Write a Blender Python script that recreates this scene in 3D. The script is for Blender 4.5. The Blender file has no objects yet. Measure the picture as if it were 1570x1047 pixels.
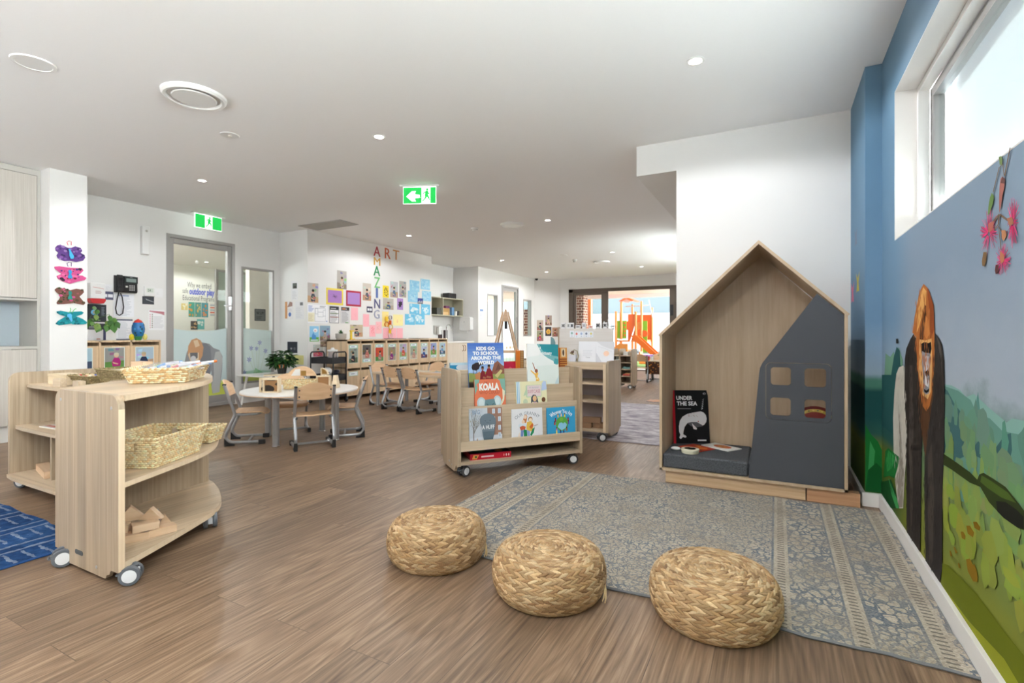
import bpy, bmesh, math, random
from mathutils import Vector, Matrix, Euler
sc = bpy.context.scene
C = sc.collection
PI = math.pi
random.seed(7)

# ------------------------------------------------------------------ camera, sky, exposure
YAW = math.atan(405 / 770.0)
cam_d = bpy.data.cameras.new('camera')
cam = bpy.data.objects.new('camera', cam_d)
C.objects.link(cam)
cam.location = (0, 0, 1.06)
cam.rotation_euler = (PI / 2, 0, YAW)
cam_d.sensor_width = 36
cam_d.lens = 770 / 1570 * 36
cam_d.shift_y = -12.5 / 1570
cam_d.clip_start = 0.05
cam_d.clip_end = 200
sc.camera = cam
sc.view_settings.view_transform = 'Standard'
sc.view_settings.look = 'None'
sc.view_settings.gamma = 1
sc.view_settings.use_curve_mapping = False
sc.view_settings.exposure = 0.68
world = bpy.data.worlds.new('sky')
sc.world = world
world.use_nodes = True
bg = world.node_tree.nodes['Background']
bg.inputs['Strength'].default_value = 1.0
# pale sky above the horizon, ground glow added below it to light the ceiling
wn = world.node_tree
w_tc = wn.nodes.new('ShaderNodeTexCoord'); w_sp = wn.nodes.new('ShaderNodeSeparateXYZ'); w_rp = wn.nodes.new('ShaderNodeValToRGB')
wn.links.new(w_tc.outputs['Generated'], w_sp.inputs[0])
w_mr = wn.nodes.new('ShaderNodeMapRange'); w_mr.inputs[1].default_value = -0.30; w_mr.inputs[2].default_value = -0.04
wn.links.new(w_sp.outputs[2], w_mr.inputs[0])
w_mx = wn.nodes.new('ShaderNodeMix'); w_mx.data_type = 'RGBA'
SKY, GROUND_GLOW, GLOW = 1.25, 22.0, 42.0
w_mx.inputs[6].default_value = (GROUND_GLOW * 0.97, GROUND_GLOW * 0.99, GROUND_GLOW, 1); w_mx.inputs[7].default_value = (0.92 * SKY, 0.97 * SKY, 1.02 * SKY, 1)
wn.links.new(w_mr.outputs[0], w_mx.inputs[0]); # the sky is brightest on the side of the high window (+x)
w_mm = wn.nodes.new('ShaderNodeMath'); w_mm.operation = 'MAXIMUM'; w_mm.inputs[1].default_value = 0.0; wn.links.new(w_sp.outputs[0], w_mm.inputs[0])
w_pw = wn.nodes.new('ShaderNodeMath'); w_pw.operation = 'POWER'; w_pw.inputs[1].default_value = 9.0; wn.links.new(w_mm.outputs[0], w_pw.inputs[0])
w_sc = wn.nodes.new('ShaderNodeMath'); w_sc.operation = 'MULTIPLY'; w_sc.inputs[1].default_value = GLOW; wn.links.new(w_pw.outputs[0], w_sc.inputs[0])
w_cb = wn.nodes.new('ShaderNodeMix'); w_cb.data_type = 'RGBA'; w_cb.blend_type = 'ADD'; w_cb.inputs[0].default_value = 1.0
wn.links.new(w_mx.outputs[2], w_cb.inputs[6]); wn.links.new(w_sc.outputs[0], w_cb.inputs[7]); wn.links.new(w_cb.outputs[2], bg.inputs['Color'])
DOWNLIGHT_W = 30.0
sun_d = bpy.data.lights.new('sun', 'SUN'); sun_d.energy = 10.0; sun_d.angle = 0.02; sun_d.color = (1.0, 0.97, 0.92)
sun = bpy.data.objects.new('sun', sun_d); C.objects.link(sun)
sun.rotation_euler = Vector((1.0, -0.3, -1.25)).to_track_quat('-Z', 'Y').to_euler()

# ------------------------------------------------------------------ helpers
def lin(c):
    if max(c) <= 1.0 and isinstance(c[0], float): return tuple(c[:3])
    o = []
    for v in c[:3]:
        v = v / 255.0
        o.append(v / 12.92 if v <= 0.04045 else ((v + 0.055) / 1.055) ** 2.4)
    return tuple(o)

def tag(o, label, cat, group=None):
    o['label'] = label; o['category'] = cat
    if group: o['group'] = group
    return o

def thing(name, label, cat, loc=(0, 0, 0), rz=0.0, group=None):
    o = bpy.data.objects.new(name, None)
    C.objects.link(o)
    o.empty_display_size = 0.05
    o.location = loc; o.rotation_euler = (0, 0, rz)
    return tag(o, label, cat, group)

def relabel(o, label, group=None):
    o['label'] = label
    if group: o['group'] = group
    return o

def dup(root, loc=None, rz=None, label=None, group=None):
    r = root.copy(); C.objects.link(r)
    if loc is not None: r.location = loc
    if rz is not None: r.rotation_euler = (0, 0, rz)
    if label: r['label'] = label
    if group: r['group'] = group
    for ch in list(root.children):
        c = ch.copy(); C.objects.link(c); c.parent = r
        for g in list(ch.children):
            d = g.copy(); C.objects.link(d); d.parent = c
    return r

def rrect(x0, y0, x1, y1, r, n=5):
    pts = []
    for cx, cy, a in ((x1 - r, y1 - r, 0), (x0 + r, y1 - r, 90), (x0 + r, y0 + r, 180), (x1 - r, y0 + r, 270)):
        for k in range(n + 1):
            t = math.radians(a + 90 * k / n)
            pts.append((cx + r * math.cos(t), cy + r * math.sin(t)))
    return pts

def arc(cx, cy, r, a0, a1, n):
    return [(cx + r * math.cos(math.radians(a0 + (a1 - a0) * k / n)), cy + r * math.sin(math.radians(a0 + (a1 - a0) * k / n))) for k in range(n + 1)]

class MB:
    def __init__(s, M=None):
        s.v = []; s.f = []; s.c = []; s.M = M or Matrix.Identity(4)
    def add(s, vs, fs, c=None):
        n = len(s.v); M = s.M
        s.v += [tuple(M @ Vector(p)) for p in vs]
        s.f += [tuple(i + n for i in f) for f in fs]
        s.c += [c] * len(fs)
        return s
    def box(s, x0, y0, z0, x1, y1, z1, c=None):
        v = [(x, y, z) for z in (z0, z1) for y in (y0, y1) for x in (x0, x1)]
        return s.add(v, [(0, 2, 3, 1), (4, 5, 7, 6), (0, 1, 5, 4), (2, 6, 7, 3), (0, 4, 6, 2), (1, 3, 7, 5)], c)
    def prism(s, pts, a0, a1, ax='z', c=None):
        n = len(pts)
        def P(p, a):
            return (p[0], p[1], a) if ax == 'z' else ((a, p[0], p[1]) if ax == 'x' else (p[0], a, p[1]))
        v = [P(p, a0) for p in pts] + [P(p, a1) for p in pts]
        f = [tuple(range(n))[::-1], tuple(range(n, 2 * n))] + [(i, (i + 1) % n, n + (i + 1) % n, n + i) for i in range(n)]
        return s.add(v, f, c)
    def tube(s, pts, r, n=8, c=None, closed=False):
        pts = [Vector(p) for p in pts]; m = len(pts)
        rs = r if isinstance(r, (list, tuple)) else [r] * m
        vs = []; up = None
        for i, p in enumerate(pts):
            a = pts[i - 1] if (i > 0 or closed) else p
            b = pts[(i + 1) % m] if (i < m - 1 or closed) else p
            t = (b - a).normalized()
            if up is None:
                up = Vector((0, 0, 1)) if abs(t.z) < 0.9 else Vector((1, 0, 0))
            u = (up - t * up.dot(t)).normalized(); w = t.cross(u); up = u
            for k in range(n):
                q = 2 * PI * (k + 0.5) / n
                vs.append(p + (u * math.cos(q) + w * math.sin(q)) * rs[i])
        fs = []
        for i in range(m if closed else m - 1):
            j = (i + 1) % m
            for k in range(n):
                fs.append((i * n + k, i * n + (k + 1) % n, j * n + (k + 1) % n, j * n + k))
        if not closed:
            fs.append(tuple(range(n))[::-1]); fs.append(tuple(range((m - 1) * n, m * n)))
        return s.add(vs, fs, c)
    def lathe(s, prof, n=24, at=(0, 0, 0), c=None, ax='z'):
        vs = []; m = len(prof)
        for r, z in prof:
            for k in range(n):
                q = 2 * PI * k / n
                x, y = r * math.cos(q), r * math.sin(q)
                p = (x, y, z) if ax == 'z' else ((z, x, y) if ax == 'x' else (x, z, y))
                vs.append((p[0] + at[0], p[1] + at[1], p[2] + at[2]))
        fs = [(i * n + k, i * n + (k + 1) % n, (i + 1) * n + (k + 1) % n, (i + 1) * n + k) for i in range(m - 1) for k in range(n)]
        if prof[0][0] > 1e-6: fs.append(tuple(range(n))[::-1])
        if prof[-1][0] > 1e-6: fs.append(tuple(range((m - 1) * n, m * n)))
        return s.add(vs, fs, c)
    def cyl(s, x, y, z0, z1, r, n=20, c=None):
        return s.lathe([(r, z0), (r, z1)], n, (x, y, 0), c)
    def ell(s, ctr, rad, R=None, nu=8, nv=5, c=None):
        R = R or Matrix.Identity(3); ctr = Vector(ctr); vs = []
        for j in range(1, nv):
            t = PI * j / nv
            for k in range(nu):
                q = 2 * PI * k / nu
                vs.append(ctr + R @ Vector((rad[0] * math.cos(t), rad[1] * math.sin(t) * math.cos(q), rad[2] * math.sin(t) * math.sin(q))))
        a = len(vs); vs.append(ctr + R @ Vector((rad[0], 0, 0))); vs.append(ctr + R @ Vector((-rad[0], 0, 0)))
        fs = [(j * nu + k, j * nu + (k + 1) % nu, (j + 1) * nu + (k + 1) % nu, (j + 1) * nu + k) for j in range(nv - 2) for k in range(nu)]
        fs += [(a, (k + 1) % nu, k) for k in range(nu)]
        fs += [(a + 1, (nv - 2) * nu + k, (nv - 2) * nu + (k + 1) % nu) for k in range(nu)]
        return s.add(vs, fs, c)
    def quad(s, a, b, c_, d, c=None):
        return s.add([a, b, c_, d], [(0, 1, 2, 3)], c)
    def build(s, name, mat, parent=None, smooth=True, bevel=0.0, loc=None, rot=None, angle=35, weld=False):
        me = bpy.data.meshes.new(name)
        me.from_pydata(s.v, [], s.f)
        if weld or any(c is None for c in s.c):
            b = bmesh.new(); b.from_mesh(me)
            if weld: bmesh.ops.remove_doubles(b, verts=b.verts, dist=1e-5)
            bmesh.ops.recalc_face_normals(b, faces=b.faces); b.to_mesh(me); b.free()
        if any(c is not None for c in s.c) and not weld:
            at = me.color_attributes.new('Col', 'FLOAT_COLOR', 'CORNER')
            i = 0
            cols = []
            for p, c in zip(me.polygons, s.c):
                q = lin(c or (200, 200, 200))
                cols += list(q + (1.0,)) * p.loop_total
            at.data.foreach_set('color', cols)
        me.materials.append(mat)
        if smooth:
            me.polygons.foreach_set('use_smooth', [True] * len(me.polygons))
            me.set_sharp_from_angle(angle=math.radians(angle))
        me.update()
        o = bpy.data.objects.new(name, me); C.objects.link(o)
        if parent: o.parent = parent
        if loc: o.location = loc
        if rot: o.rotation_euler = rot
        if bevel:
            m = o.modifiers.new('bevel', 'BEVEL'); m.width = bevel; m.segments = 2; m.limit_method = 'ANGLE'; m.angle_limit = math.radians(40)
        return o

def struct(name, mb, mat, parent=None, **k):
    o = mb.build(name, mat, parent, **k)
    if parent is None: o['kind'] = 'structure'
    return o

_tx = {}
def text_mesh(s, bold=0.0, spacing=1.0):
    key = (s, bold, spacing)
    if key not in _tx:
        cu = bpy.data.curves.new('t', 'FONT'); cu.body = s; cu.size = 1; cu.offset = bold; cu.space_character = spacing; cu.resolution_u = 2
        o = bpy.data.objects.new('t', cu); C.objects.link(o)
        dg = bpy.context.evaluated_depsgraph_get()
        me = bpy.data.meshes.new_from_object(o.evaluated_get(dg))
        vs = [(v.co.x, v.co.y) for v in me.vertices]; fs = [tuple(p.vertices) for p in me.polygons]
        bpy.data.objects.remove(o); bpy.data.curves.remove(cu); bpy.data.meshes.remove(me)
        _tx[key] = (vs, fs)
    return _tx[key]

class Pic:
    """a flat printed sheet: local x to the right, z up, front towards -y"""
    def __init__(s, w, h, base=(245, 245, 245), t=0.0015, slab=True):
        s.w, s.h, s.k = w, h, 0
        s.mb = MB()
        if slab: s.mb.box(0, 0, 0, w, t, h, base)
        s.eps = 0.00007
    def _y(s):
        s.k += 1
        return -s.eps * s.k
    def poly(s, pts, c):
        y = s._y()
        s.mb.add([(x * s.w, y, z * s.h) for x, z in pts], [tuple(range(len(pts)))], c); return s
    def rect(s, x0, z0, x1, z1, c): return s.poly([(x0, z0), (x1, z0), (x1, z1), (x0, z1)], c)
    def ell(s, cx, cz, rx, rz, c, n=18, a0=0, a1=360):
        return s.poly([(cx + rx * math.cos(math.radians(a0 + (a1 - a0) * k / n)), cz + rz * math.sin(math.radians(a0 + (a1 - a0) * k / n))) for k in range(n if a1 - a0 == 360 else n + 1)], c)
    def line(s, pts, wd, c):
        y = s._y(); w, h = s.w, s.h
        for (x0, z0), (x1, z1) in zip(pts[:-1], pts[1:]):
            dx, dz = (x1 - x0) * w, (z1 - z0) * h
            l = math.hypot(dx, dz) or 1e-6
            nx, nz = -dz / l * wd / 2, dx / l * wd / 2
            s.mb.add([(x0 * w + nx, y, z0 * h + nz), (x1 * w + nx, y, z1 * h + nz), (x1 * w - nx, y, z1 * h - nz), (x0 * w - nx, y, z0 * h - nz)], [(0, 1, 2, 3)], c)
        return s
    def text(s, body, cx, cz, size, c, width=None, bold=0.02, arcr=None, spacing=1.0, align='c'):
        """size: letter height in metres; width: squeeze to this width (metres)"""
        vs, fs = text_mesh(body, bold, spacing)
        if not vs: return s
        x0 = min(v[0] for v in vs); x1 = max(v[0] for v in vs)
        k = size / 0.72
        kx = k if width is None else width / (x1 - x0)
        y = s._y()
        pts = []
        for vx, vz in vs:
            xx = (vx - (x0 + x1) / 2) * kx if align == 'c' else (vx - x0) * kx
            zz = (vz - 0.36) * k
            if arcr:
                a = xx / arcr
                xx, zz = (arcr + zz) * math.sin(a), (arcr + zz) * math.cos(a) - arcr
            pts.append((cx * s.w + xx, y, cz * s.h + zz))
        s.mb.add(pts, fs, c); return s
    def lines(s, x0, z0, x1, z1, n, c=(150, 150, 155), fill=0.35, rnd=None):
        r = rnd or random.Random(int(x0 * 100 + z0 * 999 + n))
        y = s._y(); dz = (z1 - z0) / n
        for i in range(n):
            zb = z0 + dz * i
            xe = x0 + (x1 - x0) * (0.6 + 0.4 * r.random())
            s.mb.add([(x0 * s.w, y, zb * s.h), (xe * s.w, y, zb * s.h), (xe * s.w, y, (zb + dz * fill) * s.h), (x0 * s.w, y, (zb + dz * fill) * s.h)], [(0, 1, 2, 3)], c)
        return s
    def build(s, name, parent=None, loc=None, rot=None, mat=None):
        return s.mb.build(name, mat or M_PRINT, parent, smooth=False, loc=loc, rot=rot)

# ------------------------------------------------------------------ materials
def newmat(name):
    m = bpy.data.materials.new(name); m.use_nodes = True
    nt = m.node_tree
    return m, nt, nt.nodes['Principled BSDF']
def mat(name, col, rough=0.5, metal=0.0, spec=0.5, emis=None, estr=0.0):
    m, nt, b = newmat(name)
    b.inputs['Base Color'].default_value = lin(col) + (1,)
    b.inputs['Roughness'].default_value = rough
    b.inputs['Metallic'].default_value = metal
    b.inputs['Specular IOR Level'].default_value = spec
    if emis:
        b.inputs['Emission Color'].default_value = lin(emis) + (1,)
        b.inputs['Emission Strength'].default_value = estr
    return m
def N(nt, t, **k):
    n = nt.nodes.new(t)
    for a, v in k.items():
        if a.startswith('i_'): n.inputs[int(a[2:])].default_value = v
        else: setattr(n, a, v)
    return n
def ramp(nt, stops):
    r = nt.nodes.new('ShaderNodeValToRGB')
    e = r.color_ramp.elements
    while len(e) < len(stops): e.new(0.5)
    for q, (p, c) in zip(e, stops):
        q.position = p; q.color = lin(c) + (1,)
    return r
def mixc(nt, fac, a, b, mode='MIX'):
    n = nt.nodes.new('ShaderNodeMix'); n.data_type = 'RGBA'; n.blend_type = mode
    for sock, v in ((n.inputs[0], fac), (n.inputs[6], a), (n.inputs[7], b)):
        if hasattr(v, 'is_linked') or hasattr(v, 'links'): nt.links.new(v, sock)
        elif isinstance(v, (int, float)): sock.default_value = v
        else: sock.default_value = lin(v) + (1,)
    return n.outputs[2]
def math_n(nt, op, a, b=None, c=None):
    n = nt.nodes.new('ShaderNodeMath'); n.operation = op
    for i, v in enumerate((a, b, c)):
        if v is None: continue
        if isinstance(v, (int, float)): n.inputs[i].default_value = v
        else: nt.links.new(v, n.inputs[i])
    return n.outputs[0]
def bump(nt, b, h, strength=0.3, dist=0.01):
    n = nt.nodes.new('ShaderNodeBump'); n.inputs['Strength'].default_value = strength; n.inputs['Distance'].default_value = dist
    nt.links.new(h, n.inputs['Height']); nt.links.new(n.outputs[0], b.inputs['Normal'])

def print_mat(name, rough=0.5, spec=0.4, translucent=0.0, alpha=1.0):
    m, nt, b = newmat(name)
    a = N(nt, 'ShaderNodeAttribute'); a.attribute_name = 'Col'
    nt.links.new(a.outputs['Color'], b.inputs['Base Color'])
    b.inputs['Roughness'].default_value = rough; b.inputs['Specular IOR Level'].default_value = spec
    b.inputs['Alpha'].default_value = alpha
    return m
M_PRINT = print_mat('printed_paper', 0.55, 0.25)
M_COL = print_mat('painted_plastic', 0.4, 0.5)
M_FILM = print_mat('window_film', 0.4, 0.3, alpha=0.86)
M_WALLPRINT = print_mat('mural_print', 0.75, 0.15)

def wood(name, c1, c2, axis='z', stripe=0.07, rough=0.45, dens=60.0, amount=0.5):
    m, nt, b = newmat(name)
    tc = N(nt, 'ShaderNodeTexCoord'); oi = N(nt, 'ShaderNodeObjectInfo')
    mp = N(nt, 'ShaderNodeMapping')
    s = {'x': (1.6, dens, dens), 'y': (dens, 1.6, dens), 'z': (dens, dens, 1.6)}[axis]
    mp.inputs['Scale'].default_value = s
    nt.links.new(tc.outputs['Object'], mp.inputs['Vector'])
    off = N(nt, 'ShaderNodeVectorMath', operation='ADD')
    nt.links.new(mp.outputs[0], off.inputs[0])
    rv = math_n(nt, 'MULTIPLY', oi.outputs['Random'], 37.0)
    nt.links.new(rv, off.inputs[1])
    no = N(nt, 'ShaderNodeTexNoise'); no.inputs['Scale'].default_value = 1; no.inputs['Detail'].default_value = 4; no.inputs['Roughness'].default_value = 0.6
    nt.links.new(off.outputs[0], no.inputs['Vector'])
    r = ramp(nt, [(0.3, c2), (0.7, c1)])
    nt.links.new(no.outputs[0], r.inputs[0])
    col = r.outputs[0]
    if stripe:
        sp = N(nt, 'ShaderNodeSeparateXYZ'); nt.links.new(tc.outputs['Object'], sp.inputs[0])
        o2 = [i for i in 'xyz' if i != axis]
        u = math_n(nt, 'ADD', sp.outputs['xyz'.index(o2[0])], sp.outputs['xyz'.index(o2[1])])
        u = math_n(nt, 'FLOOR', math_n(nt, 'DIVIDE', u, stripe))
        wn = N(nt, 'ShaderNodeTexWhiteNoise', noise_dimensions='1D'); nt.links.new(math_n(nt, 'ADD', u, rv), wn.inputs['W'])
        sv = math_n(nt, 'MULTIPLY_ADD', wn.outputs['Value'], 0.26 * amount * 2, 1 - 0.13 * amount * 2)
        cc = N(nt, 'ShaderNodeCombineXYZ')
        for i in range(3): nt.links.new(sv, cc.inputs[i])
        col = mixc(nt, 1.0, col, cc.outputs[0], 'MULTIPLY')
    nt.links.new(col, b.inputs['Base Color'])
    b.inputs['Roughness'].default_value = rough
    return m

M_WHITE = mat('white_wall_paint', (231, 230, 228), 0.7, spec=0.3)
M_CEIL = mat('ceiling_paint', (244, 244, 244), 0.8, spec=0.2)
M_SKIRT = mat('white_skirting', (226, 222, 218), 0.45)
M_OAK = wood('oak_laminate_shaded', (184, 165, 141), (160, 140, 116), 'z')  # upright panels: the dimness of their unlit faces is put into the colour
M_OAKX = wood('oak_laminate_across_lit', (212, 192, 165), (188, 166, 139), 'x')  # same laminate lightened, as its lit ledges and boards look
M_OAKY = wood('oak_laminate_along_lit', (208, 186, 157), (184, 160, 131), 'y')  # same laminate again, lightened for the lit curved shelves
M_EDGE = wood('oak_edge_band', (226, 204, 176), (210, 184, 152), 'z', stripe=0)
M_PLY = wood('birch_ply', (202, 178, 150), (182, 156, 126), 'z', stripe=0.31, amount=0.2, dens=22)
M_PLYEDGE = wood('ply_edge', (222, 192, 156), (196, 160, 122), 'x', stripe=0)
M_BEECH = wood('beech_seat', (230, 194, 156), (216, 176, 136), 'x', stripe=0, dens=40)
M_PINE = wood('pine_block', (226, 196, 164), (208, 172, 136), 'x', stripe=0, dens=30)
M_PALEPINE = wood('pale_timber', (232, 214, 184), (216, 194, 160), 'x', stripe=0, dens=30)
M_CUBBY = wood('cubby_laminate', (228, 200, 164), (210, 180, 144), 'z', stripe=0.05, amount=0.35)
M_LINEN = wood('linen_laminate', (204, 198, 190), (186, 179, 170), 'z', stripe=0, dens=120)
M_LINENEDGE = mat('cabinet_carcass', (190, 187, 180), 0.5)
M_KITCHEN = wood('pale_cabinet', (222, 210, 194), (210, 196, 178), 'z', stripe=0, dens=90)
M_SILVER = mat('silver_metal', (176, 178, 182), 0.33, 0.75)
M_CHROME = mat('chrome', (220, 222, 225), 0.12, 1.0)
M_ALU = mat('aluminium_frame', (168, 166, 164), 0.4, 0.35)
M_BRONZE = mat('bronze_frame', (92, 80, 70), 0.45, 0.3)
M_BLACK = mat('black_plastic', (26, 26, 28), 0.45)
M_RUBBER = mat('dark_grey_rubber', (72, 76, 80), 0.6)
M_PLASTIC = mat('white_plastic', (232, 232, 230), 0.35)
M_LAMINATE = mat('white_laminate', (238, 236, 232), 0.3)
M_CHARCOAL = mat('charcoal_panel', (72, 74, 80), 0.5, spec=0.35)
M_DARK = mat('dark_gap', (30, 28, 26), 0.8)
M_LENS = mat('lamp_lens', (255, 255, 255), 0.4, emis=(255, 250, 240), estr=14.0)
M_LEAF = mat('plant_leaf', (46, 92, 40), 0.4)
M_STONE = mat('speckled_pot', (186, 182, 176), 0.7)

def glass_mat(name, tint=(255, 255, 255), gloss=0.12):
    m, nt, b = newmat(name)
    nt.nodes.remove(b)
    out = nt.nodes['Material Output']
    t = N(nt, 'ShaderNodeBsdfTransparent'); t.inputs[0].default_value = lin(tint) + (1,)
    g = N(nt, 'ShaderNodeBsdfGlossy'); g.inputs['Roughness'].default_value = 0.02
    lw = N(nt, 'ShaderNodeLayerWeight'); lw.inputs[0].default_value = 0.5
    mx = N(nt, 'ShaderNodeMixShader')
    nt.links.new(math_n(nt, 'MULTIPLY_ADD', math_n(nt, 'POWER', lw.outputs['Facing'], 5.0), 0.45, 0.02), mx.inputs[0])
    nt.links.new(t.outputs[0], mx.inputs[1]); nt.links.new(g.outputs[0], mx.inputs[2]); nt.links.new(mx.outputs[0], out.inputs[0])
    return m
M_GLASS = glass_mat('clear_glass', (246, 250, 249))

def floor_mat():
    m, nt, b = newmat('timber_plank_vinyl')
    tc = N(nt, 'ShaderNodeTexCoord'); sp = N(nt, 'ShaderNodeSeparateXYZ'); nt.links.new(tc.outputs['Object'], sp.inputs[0])
    cb = N(nt, 'ShaderNodeCombineXYZ'); nt.links.new(sp.outputs[1], cb.inputs[0]); nt.links.new(sp.outputs[0], cb.inputs[1])
    br = N(nt, 'ShaderNodeTexBrick', offset=0.37, offset_frequency=2)
    for k, v in (('Scale', 1.0), ('Mortar Size', 0.0016), ('Mortar Smooth', 0.3), ('Bias', 0.0), ('Brick Width', 1.24), ('Row Height', 0.182)):
        br.inputs[k].default_value = v
    br.inputs['Color1'].default_value = (0, 0, 0, 1); br.inputs['Color2'].default_value = (1, 1, 1, 1); br.inputs['Mortar'].default_value = (0.3, 0.3, 0.3, 1)
    nt.links.new(cb.outputs[0], br.inputs['Vector'])
    tone = N(nt, 'ShaderNodeSeparateColor'); nt.links.new(br.outputs['Color'], tone.inputs[0])
    # grain runs along each plank and shifts from plank to plank
    sh = math_n(nt, 'MULTIPLY', tone.outputs[0], 17.0)
    gx = math_n(nt, 'MULTIPLY_ADD', sp.outputs[0], 75.0, sh); gy = math_n(nt, 'MULTIPLY_ADD', sp.outputs[1], 2.4, sh)
    gv = N(nt, 'ShaderNodeCombineXYZ'); nt.links.new(gx, gv.inputs[0]); nt.links.new(gy, gv.inputs[1]); nt.links.new(sh, gv.inputs[2])
    no = N(nt, 'ShaderNodeTexNoise'); no.inputs['Scale'].default_value = 1.0; no.inputs['Detail'].default_value = 5; no.inputs['Roughness'].default_value = 0.62; no.inputs['Distortion'].default_value = 0.6
    nt.links.new(gv.outputs[0], no.inputs['Vector'])
    wx = math_n(nt, 'MULTIPLY_ADD', sp.outputs[0], 5.0, sh); wy = math_n(nt, 'MULTIPLY_ADD', sp.outputs[1], 0.55, sh)
    wv = N(nt, 'ShaderNodeCombineXYZ'); nt.links.new(wx, wv.inputs[0]); nt.links.new(wy, wv.inputs[1])
    wave = N(nt, 'ShaderNodeTexNoise'); wave.inputs['Scale'].default_value = 1.3; wave.inputs['Detail'].default_value = 1.0
    nt.links.new(wv.outputs[0], wave.inputs['Vector'])
    rings = math_n(nt, 'FRACT', math_n(nt, 'MULTIPLY', wave.outputs[0], 14.0))
    rings = math_n(nt, 'ABSOLUTE', math_n(nt, 'SUBTRACT', rings, 0.5))
    g2 = math_n(nt, 'ADD', math_n(nt, 'MULTIPLY', no.outputs[0], 0.8), math_n(nt, 'MULTIPLY', rings, 0.30))
    r = ramp(nt, [(0.25, (92, 71, 54)), (0.5, (130, 105, 83)), (0.75, (162, 137, 112))])
    nt.links.new(g2, r.inputs[0])
    tv = math_n(nt, 'MULTIPLY_ADD', tone.outputs[0], 0.34, 0.83)
    cc = N(nt, 'ShaderNodeCombineXYZ')
    for i in range(3): nt.links.new(tv, cc.inputs[i])
    col = mixc(nt, 1.0, r.outputs[0], cc.outputs[0], 'MULTIPLY')
    col = mixc(nt, math_n(nt, 'MULTIPLY', br.outputs['Fac'], 0.55), col, (70, 54, 42))
    nt.links.new(col, b.inputs['Base Color'])
    b.inputs['Roughness'].default_value = 0.42; b.inputs['Specular IOR Level'].default_value = 0.45
    bump(nt, b, g2, 0.08, 0.002)
    return m
M_FLOOR = floor_mat()

def felt_mat(name, c1, c2, scale=400):
    m, nt, b = newmat(name)
    tc = N(nt, 'ShaderNodeTexCoord')
    no = N(nt, 'ShaderNodeTexNoise'); no.inputs['Scale'].default_value = scale; no.inputs['Detail'].default_value = 3
    nt.links.new(tc.outputs['Object'], no.inputs['Vector'])
    r = ramp(nt, [(0.35, c1), (0.65, c2)]); nt.links.new(no.outputs[0], r.inputs[0])
    nt.links.new(r.outputs[0], b.inputs['Base Color']); b.inputs['Roughness'].default_value = 0.95; b.inputs['Specular IOR Level'].default_value = 0.1
    bump(nt, b, no.outputs[0], 0.4, 0.003)
    return m
M_FELT = felt_mat('grey_felt', (66, 68, 72), (96, 98, 102), 160)

def straw_mat(name, lo, hi):
    """colour varies strand by strand (vertex colour) with fine fibres along each strand"""
    m, nt, b = newmat(name)
    a = N(nt, 'ShaderNodeAttribute'); a.attribute_name = 'Col'
    tc = N(nt, 'ShaderNodeTexCoord')
    no = N(nt, 'ShaderNodeTexNoise'); no.inputs['Scale'].default_value = 260; no.inputs['Detail'].default_value = 3
    nt.links.new(tc.outputs['Object'], no.inputs['Vector'])
    r = ramp(nt, [(0.3, lo), (0.7, hi)]); nt.links.new(no.outputs[0], r.inputs[0])
    nt.links.new(mixc(nt, 1.0, a.outputs['Color'], r.outputs[0], 'MULTIPLY'), b.inputs['Base Color'])
    b.inputs['Roughness'].default_value = 0.6; b.inputs['Specular IOR Level'].default_value = 0.3
    return m
M_STRAW = straw_mat('dried_hyacinth_straw', (232, 228, 222), (255, 255, 255))
M_GRASS_WEAVE = straw_mat('seagrass_weave', (230, 226, 220), (255, 255, 255))
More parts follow.
